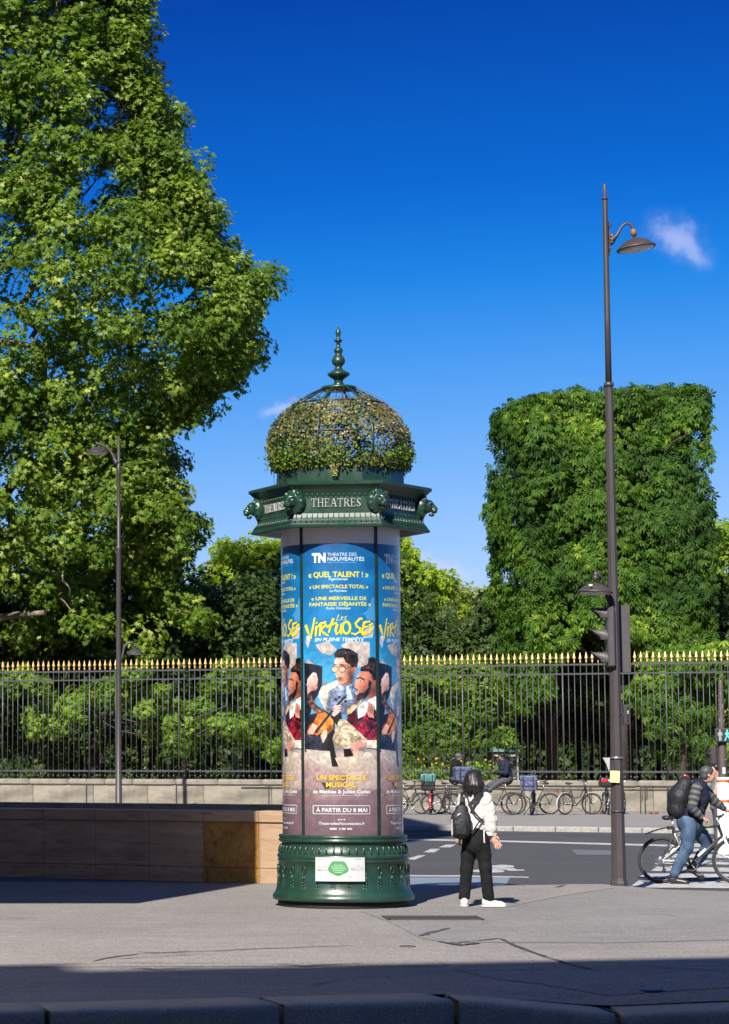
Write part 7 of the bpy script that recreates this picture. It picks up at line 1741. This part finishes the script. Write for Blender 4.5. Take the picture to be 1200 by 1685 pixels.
strap('lower_strap', [J(776, 1371, -.165), J(782, 1362, -.165), J(788, 1353, -.16), J(796, 1347, -.12)], .016)
strap('hanging_cord', [J(796.5, 1366, -.14), J(796.5, 1376, -.145), J(797, 1387, -.14)], .014, bpk, 'cloth_white')

# ---------------------------------------------------------------- man walking astride his bicycle
c_ = empty('person', cb0 + Vector((.45, -.1, 0)), 'grey-haired man in striped sleeves and jeans walking astride the mountain bicycle', 'person')
co = npv(cb0 + Vector((.45, -.1, 0)))
def K(px, py, dy=0): return npv(P(px, py, YC + dy)) - co
hipn, hipf = K(1134, 1356, -.10), K(1141, 1356, .09); kn1, an1 = K(1131, 1396, -.16), K(1110, 1436, -.19); kn2, an2 = K(1166, 1390, .15), K(1142, 1426, .18)
shn, shf = K(1147, 1297, -.19), K(1156, 1297, .17); el1, wr1 = K(1139, 1329, -.25), K(1155, 1345, -.23); el2, wr2 = K(1176, 1318, .23), K(1192, 1331, .25)
nk, hc = K(1155, 1289, 0), K(1166, 1275, -.02); chest = K(1147, 1312, 0); belly = K(1139, 1335, 0)
an1[2] = .115
# the near foot is planted, the far one pushes off
sc = Sculpt((-.62, -.55, -.02), (.72, .55, 1.75), .010)
sc.chain([K(1136, 1352, 0), belly, chest, K(1150, 1298, 0)], [.15, .145, .155, .13], .05, flat=((0, 1, 0), 1.1)); sc.cap(shn, shf, .06, .06, .05); sc.cap(nk, hc, .058, .058, .02)
sc.chain([hipn, kn1, an1], [.095, .062, .042], .03); sc.chain([hipf, kn2, an2], [.095, .062, .042], .03); sc.chain([shn, el1, wr1], [.052, .042, .029], .02); sc.chain([shf, el2, wr2], [.052, .042, .029], .02)
head(sc, hc, (1, -.10, -.10), (.12, 0, 1), 1.02); g1 = K(1163, 1349, -.24) - wr1; hand(sc, wr1, g1, (-.1, -.1, -1), 1.12, .62, .05, -1); g2 = K(1200, 1335, .26) - wr2; hand(sc, wr2, g2, (-.1, .1, -1), 1.12, .62, .05, 1)
sc.build('body', M['skin'], c_)
sc = Sculpt((-.5, -.5, .02), (.6, .5, 1.15), .010)
sc.chain([K(1136, 1349, 0), K(1137, 1356, 0)], [.158, .165], .04); sc.ell(K(1128, 1354, -.02), (.13, .16, .13), .05)
a1, a2 = an1.copy(), an2.copy(); a1[2] = .16; sc.chain([hipn, (hipn + kn1) / 2, kn1, (kn1 + a1) / 2, a1], [.115, .108, .086, .080, .068], .03); sc.chain([hipf, (hipf + kn2) / 2, kn2, (kn2 + a2) / 2, a2], [.115, .105, .086, .076, .064], .03)
sc.wrinkle(.008, 20, 12, (1, 1, .7)); sc.half(K(1136, 1342, 0), (0, 0, 1)); sc.build('jeans', M['jeans'], c_)
# striped sleeves: bands follow each arm
stripe_m = mat('striped_knit', (0.020, 0.026, 0.055), None, 8, rough=.85)
def stripes(t, b, out):
    at = N(t, 'ShaderNodeAttribute', attribute_name='tone'); m1 = N(t, 'ShaderNodeMath', operation='FRACT'); L(t, at.outputs['Fac'], m1.inputs[0]); g = N(t, 'ShaderNodeMath', operation='GREATER_THAN'); g.inputs[1].default_value = .52; L(t, m1.outputs[0], g.inputs[0])
    mx = N(t, 'ShaderNodeMix', data_type='RGBA'); mx.inputs[6].default_value = (0.020, 0.026, 0.055, 1); mx.inputs[7].default_value = (0.105, 0.100, 0.055, 1); L(t, g.outputs[0], mx.inputs[0]); L(t, mx.outputs[2], b.inputs['Base Color'])
stripe_m = mat('striped_knit', (0.020, 0.026, 0.055), None, 8, rough=.85, extra=stripes)
for a, b, w3, nm in ((shn, el1, wr1, 0), (shf, el2, wr2, 1)):
    sc = Sculpt(np.minimum(np.minimum(a, b), w3) - .14, np.maximum(np.maximum(a, b), w3) + .14, .010)
    sc.chain([a, (a + b) / 2, b, (b + w3) / 2, w3 - (w3 - b) * .05], [.085, .080, .070, .058, .044], .02); sc.wrinkle(.006, 24, 20 + nm); me = sc.mesh('sleeve'); V = np.array([v.co[:] for v in me.vertices]); u = b - a; L1 = np.linalg.norm(u); u2 = w3 - b; L2 = np.linalg.norm(u2)
    t1 = np.clip((V - a) @ u / L1 ** 2, -.4, 1) * L1; t2 = np.clip((V - b) @ u2 / L2 ** 2, 0, 1) * L2; at = me.attributes.new('tone', 'FLOAT', 'POINT'); at.data.foreach_set('value', ((t1 + t2 + .5) / .085).astype(np.float32)); link('sleeve', me, c_, stripe_m)
sc = Sculpt((-.45, -.40, .68), (.5, .4, 1.62), .010); sc.chain([K(1137, 1352, 0), belly, chest, K(1150, 1299, 0)], [.175, .172, .18, .15], .05); sc.cap(shn + (.0, .04, 0), shf - (0, .04, 0), .075, .075, .05); sc.cap(K(1153, 1294, 0), nk, .085, .076, .03); sc.wrinkle(.009, 17, 30, (1, 1, .7)); sc.half(K(1137, 1353, 0), (-.15, 0, -1)); sc.build('vest', M['cloth_navy'], c_)
mb = MB()
for k in range(4): mb.box(K(1160 - k * 1.2, 1306 + k * 9, -.15), (.05, .02, .06), bev=.006)
mb.build('vest_pocket', M['cloth_navy'], c_)
hx = npv((1, -.10, -.10)); hx /= np.linalg.norm(hx)
sc = Sculpt(hc - .2, hc + .2, .008); sc.ell(hc + (-.026, 0, .042), (.104, .088, .094), .02); sc.ell(hc + (-.06, 0, -.02), (.062, .078, .07), .02); sc.ell(hc + hx * .10 + (0, 0, -.015), (.066, .10, .085), .01, sub=True); sc.wrinkle(.004, 50, 33); sc.build('hair', M['hair_grey'], c_)
for a, f, low in ((an1, npv((.94, -.30, -.10)), 0), (an2, npv((.80, .1, -.55)), 1)):
    f = f / np.linalg.norm(f); a0 = a.copy(); upv = npv((0, 0, 1)) if not low else npv((.4, 0, .9)); base = a0 - upv * .055
    sc = Sculpt(a0 - .32, a0 + .32, .008); sc.cap(base - f * .05, base + f * .16 - upv * .01, .046, .038, .02); sc.cap(a0 - f * .01, base - f * .02, .046, .048, .02); sc.ell(base + f * .17 - upv * .012, (.05, .04, .03), .02); 
    if not low: sc.half((0, 0, .004), (0, 0, -1))
    sc.build('shoe', M['shoe_black'], c_)
bk = empty('backpack', Vector(co + K(1124, 1310, 0)), 'large black rucksack on the back of the man with the mountain bicycle', 'backpack')
tl = npv((-.30, 0, .95)); tl = npv((.34, 0, .94)); o1 = npv((0, 0, 0)); sc = Sculpt((-.32, -.26, -.34), (.32, .26, .36), .011)
sc.chain([(-.09, 0, -.20), (-.055, 0, .0), (.03, 0, .17)], [.145, .15, .115], .06, flat=((0, 1, 0), 1.12)); sc.chain([(-.14, 0, -.19), (-.125, 0, .0)], [.085, .085], .03, flat=((0, 1, 0), 1.3)); sc.cap((.0, -.0, .24), (.06, 0, .22), .02, .02, .02); sc.wrinkle(.006, 26, 40); sc.build('bag', M['pack_black'], bk)
mb = MB(); mb.tube([(-.20, -.10, -.12), (-.19, -.11, .0), (-.13, -.11, .10), (-.05, -.10, .17)], .006, 5); mb.tube([(-.10, -.165, -.2), (-.08, -.165, .0), (-.02, -.14, .18)], .007, 5); mb.build('zip', M['black_metal'], bk)
MB().tube([(.02, 0, .26), (.03, 0, .31), (.08, 0, .30), (.10, 0, .25)], .012, 6).build('carry_loop', M['red'], bk)
mb = MB(); q1 = K(1151, 1291, -.14) - K(1124, 1310, 0); q2 = K(1158, 1305, -.19) - K(1124, 1310, 0); q3 = K(1146, 1330, -.20) - K(1124, 1310, 0); mb.tube([(.02, -.10, .2), q1, q2, q3, (-.02, -.14, -.14)], .018, 6, flat=.5); mb.build('shoulder_strap', M['pack_black'], bk)
mb = MB(); mb.tube([K(1168, 1277, -.0), K(1176, 1284, -.1), K(1172, 1292, -.12)], .006, 5)
# ---------------------------------------------------------------- person behind the cyclist, only a face and arm showing at the post
# ---------------------------------------------------------------- two men sitting on the wall
def sitter(px, face, label, cap_, lean, legs, Yo=77.6, phone=False):
    b0 = P(px, 1250, Yo); b0.z = 0; e = empty('person', b0, label, 'person'); f = npv((face, -.25, 0)); f /= np.linalg.norm(f); s = np.cross(f, (0, 0, 1)); u = npv((0, 0, 1))
    hp = npv((0, 0, 1.10)); ch = hp + u * .34 + f * lean * .5; nk = hp + u * .52 + f * lean; hd_ = nk + u * .16 + f * .05
    kn = [hp + f * legs[0] + s * .10 - u * legs[1], hp + f * (legs[0] - .06) - s * .10 - u * (legs[1] + .03)]; an = [k + f * legs[2] - u * legs[3] for k in kn]
    el = [ch + f * .10 + s * .25 - u * .16, ch + f * .08 - s * .25 - u * .16]; wr = [ch + f * .36 + s * .08 - u * .14, ch + f * .38 - s * .06 - u * .12]
    if not phone: wr = [ch + f * .30 + s * .12 - u * .30, ch + f * .28 - s * .12 - u * .30]
    sc = Sculpt((-1.15, -.6, .05), (1.15, .6, 2.0), .014); sc.chain([hp, ch, nk - u * .05], [.15, .15, .11], .05); sc.cap(ch + s * .16 + u * .1, ch - s * .16 + u * .1, .06, .06, .04); sc.cap(nk, hd_, .055, .055, .02); head(sc, hd_, f + npv((0, 0, -.25 if phone else -.05)), u, 1.02)
    for i in (0, 1):
        sc.chain([hp + s * .09 * (1 - 2 * i), kn[i], an[i]], [.085, .06, .042], .03); sc.chain([ch + s * .19 * (1 - 2 * i) + u * .1, el[i], wr[i]], [.05, .042, .03], .02); hand(sc, wr[i], f, (0, 0, 1) if phone else (0, 0, -1), 1.0, .5, .1, 1 - 2 * i)
    sc.build('body', M['skin_dark'], e)
    sc = Sculpt((-1.1, -.6, .6), (1.1, .6, 2.0), .014); sc.chain([hp - u * .02, ch, nk - u * .06], [.19, .19, .14], .05); sc.cap(ch + s * .16 + u * .1, ch - s * .16 + u * .1, .09, .09, .05)
    for i in (0, 1): sc.chain([ch + s * .19 * (1 - 2 * i) + u * .1, el[i], wr[i] - (wr[i] - el[i]) * .1], [.085, .075, .055], .03)
    sc.cap(nk - f * .06 - u * .02, nk - f * .10 + u * .04, .085, .07, .04); sc.wrinkle(.013, 15, int(px)); sc.build('jacket', M['cloth_navy' if phone else 'cloth_black'], e)
    sc = Sculpt((-1.1, -.6, .05), (1.1, .6, 1.4), .014); sc.ell(hp, (.19, .19, .14), .04)
    for i in (0, 1): sc.chain([hp + s * .09 * (1 - 2 * i), kn[i], an[i]], [.115, .088, .068], .03)
    sc.wrinkle(.009, 17, int(px) + 2); sc.build('trousers', M['trouser_grey'], e)
    for i in (0, 1):
        sc = Sculpt(an[i] - .3, an[i] + .3, .012); g = f * .9 - u * .12; sc.cap(an[i] - u * .05 - f * .04, an[i] - u * .06 + g * .16, .05, .04, .02); sc.build('shoe', M['shoe_black'], e)
    sc = Sculpt(hd_ - .22, hd_ + .24, .011); sc.ell(hd_ + u * .045 - f * .015, (.108, .10, .088), .02)
    if cap_: sc.cap(hd_ + f * .08 + u * .05, hd_ + f * .16 + u * .035, .055, .04, .02, flat=((0, 0, 1), .35)); sc.build('cap', M['cap_grey'], e)
    else: sc.ell(hd_ + f * .10 - u * .02, (.07, .09, .08), .01, sub=True); sc.wrinkle(.004, 50, 5); sc.build('hair', M['hair_black'], e)
    if phone:
        ph = empty('phone', b0 + Vector((wr[0] + wr[1]) / 2 + f * .13 + u * .05), 'dark phone held by the seated man in the hooded jacket', 'phone'); MB().box((0, 0, 0), (.012, .15, .075), Matrix.Rotation(R(35 * face), 3, 'Y'), bev=.003).build('case', M['black_metal'], ph); MB().box((-.009 * face * -1, 0, .004), (.003, .13, .065), Matrix.Rotation(R(35 * face), 3, 'Y')).build('screen', M['pane'], ph)
    return e
M['trouser_grey'] = mat('trouser_grey', (0.055, 0.058, 0.068), (0.035, 0.037, 0.045), 10, rough=.8, bump=.01, bscale=14); M['cap_grey'] = mat('cap_grey', (0.10, 0.10, 0.105), (0.05, 0.05, 0.055), 10, rough=.8)
sitter(748, 1, 'man in grey cap and black jacket sitting on the wall behind the blue bag', True, .10, (.40, .10, .05, .42))
sitter(834, -1, 'man in a dark hooded jacket sitting on the wall looking at his phone', False, .12, (.42, .12, .28, .20), phone=True)
# figure half hidden behind the cyclist and the signal post
hp_ = P(1179, 1250, 49.0); hp_.z = -.12; h_ = empty('person', hp_, 'person partly hidden behind the cyclist with a raised bare arm', 'person')
sc = Sculpt((-.4, -.35, -.02), (.4, .35, 1.8), .013); sc.chain([(0, 0, .9), (.02, 0, 1.2), (.02, 0, 1.42)], [.13, .13, .11], .05); sc.cap((.02, 0, 1.5), (.03, 0, 1.62), .05, .05, .02); head(sc, (-.02, 0, 1.62), (-.9, -.3, 0), (0, 0, 1), .98)
sc.chain([(0, .08, .9), (.02, .1, .5), (.0, .1, .08)], [.08, .055, .04], .03); sc.chain([(0, -.08, .9), (-.04, -.1, .5), (-.02, -.12, .08)], [.08, .055, .04], .03); sc.chain([(.02, -.17, 1.38), (-.10, -.22, 1.14), (-.05, -.25, 1.40)], [.045, .038, .026], .02); hand(sc, (-.05, -.25, 1.40), (.1, 0, 1), (-1, 0, 0), 1, .3); sc.chain([(.02, .17, 1.38), (.04, .2, 1.1), (.03, .12, .9)], [.045, .038, .026], .02); hand(sc, (.03, .12, .9), (0, 0, -1), (0, -1, 0), 1, .3)
sc.build('body', M['skin'], h_)
sc = Sculpt((-.4, -.35, .75), (.4, .35, 1.6), .014); sc.chain([(0, 0, .9), (.02, 0, 1.2), (.02, 0, 1.38)], [.155, .155, .14], .05); sc.cap((.02, -.17, 1.36), (-.05, -.2, 1.22), .07, .065, .03); sc.cap((.02, .17, 1.36), (.03, .2, 1.2), .07, .065, .03); sc.wrinkle(.01, 16, 3); sc.build('shirt', mat('grey_green_shirt', (0.10, 0.13, 0.13), None, 9, rough=.85), h_)
sc = Sculpt((-.3, -.3, .04), (.3, .3, 1.05), .014); sc.ell((0, 0, .92), (.15, .16, .12), .03); sc.chain([(0, .08, .9), (.02, .1, .5), (.0, .1, .10)], [.105, .08, .065], .03); sc.chain([(0, -.08, .9), (-.04, -.1, .5), (-.02, -.12, .10)], [.105, .08, .065], .03); sc.build('trousers', M['trouser_grey'], h_)
sc = Sculpt((-.2, -.2, 1.45), (.2, .2, 1.85), .012); sc.ell((.0, 0, 1.665), (.105, .10, .092), .02); sc.ell((-.10, -.03, 1.61), (.06, .08, .075), .01, sub=True); sc.build('hair', M['hair_black'], h_)
for y in (.1, -.12):
    sc = Sculpt((-.3, y - .12, -.02), (.2, y + .12, .15), .01); sc.cap((.03, y, .045), (-.14, y, .035), .045, .036, .02); sc.half((0, 0, .003), (0, 0, -1)); sc.build('shoe', M['shoe_black'], h_)
pass
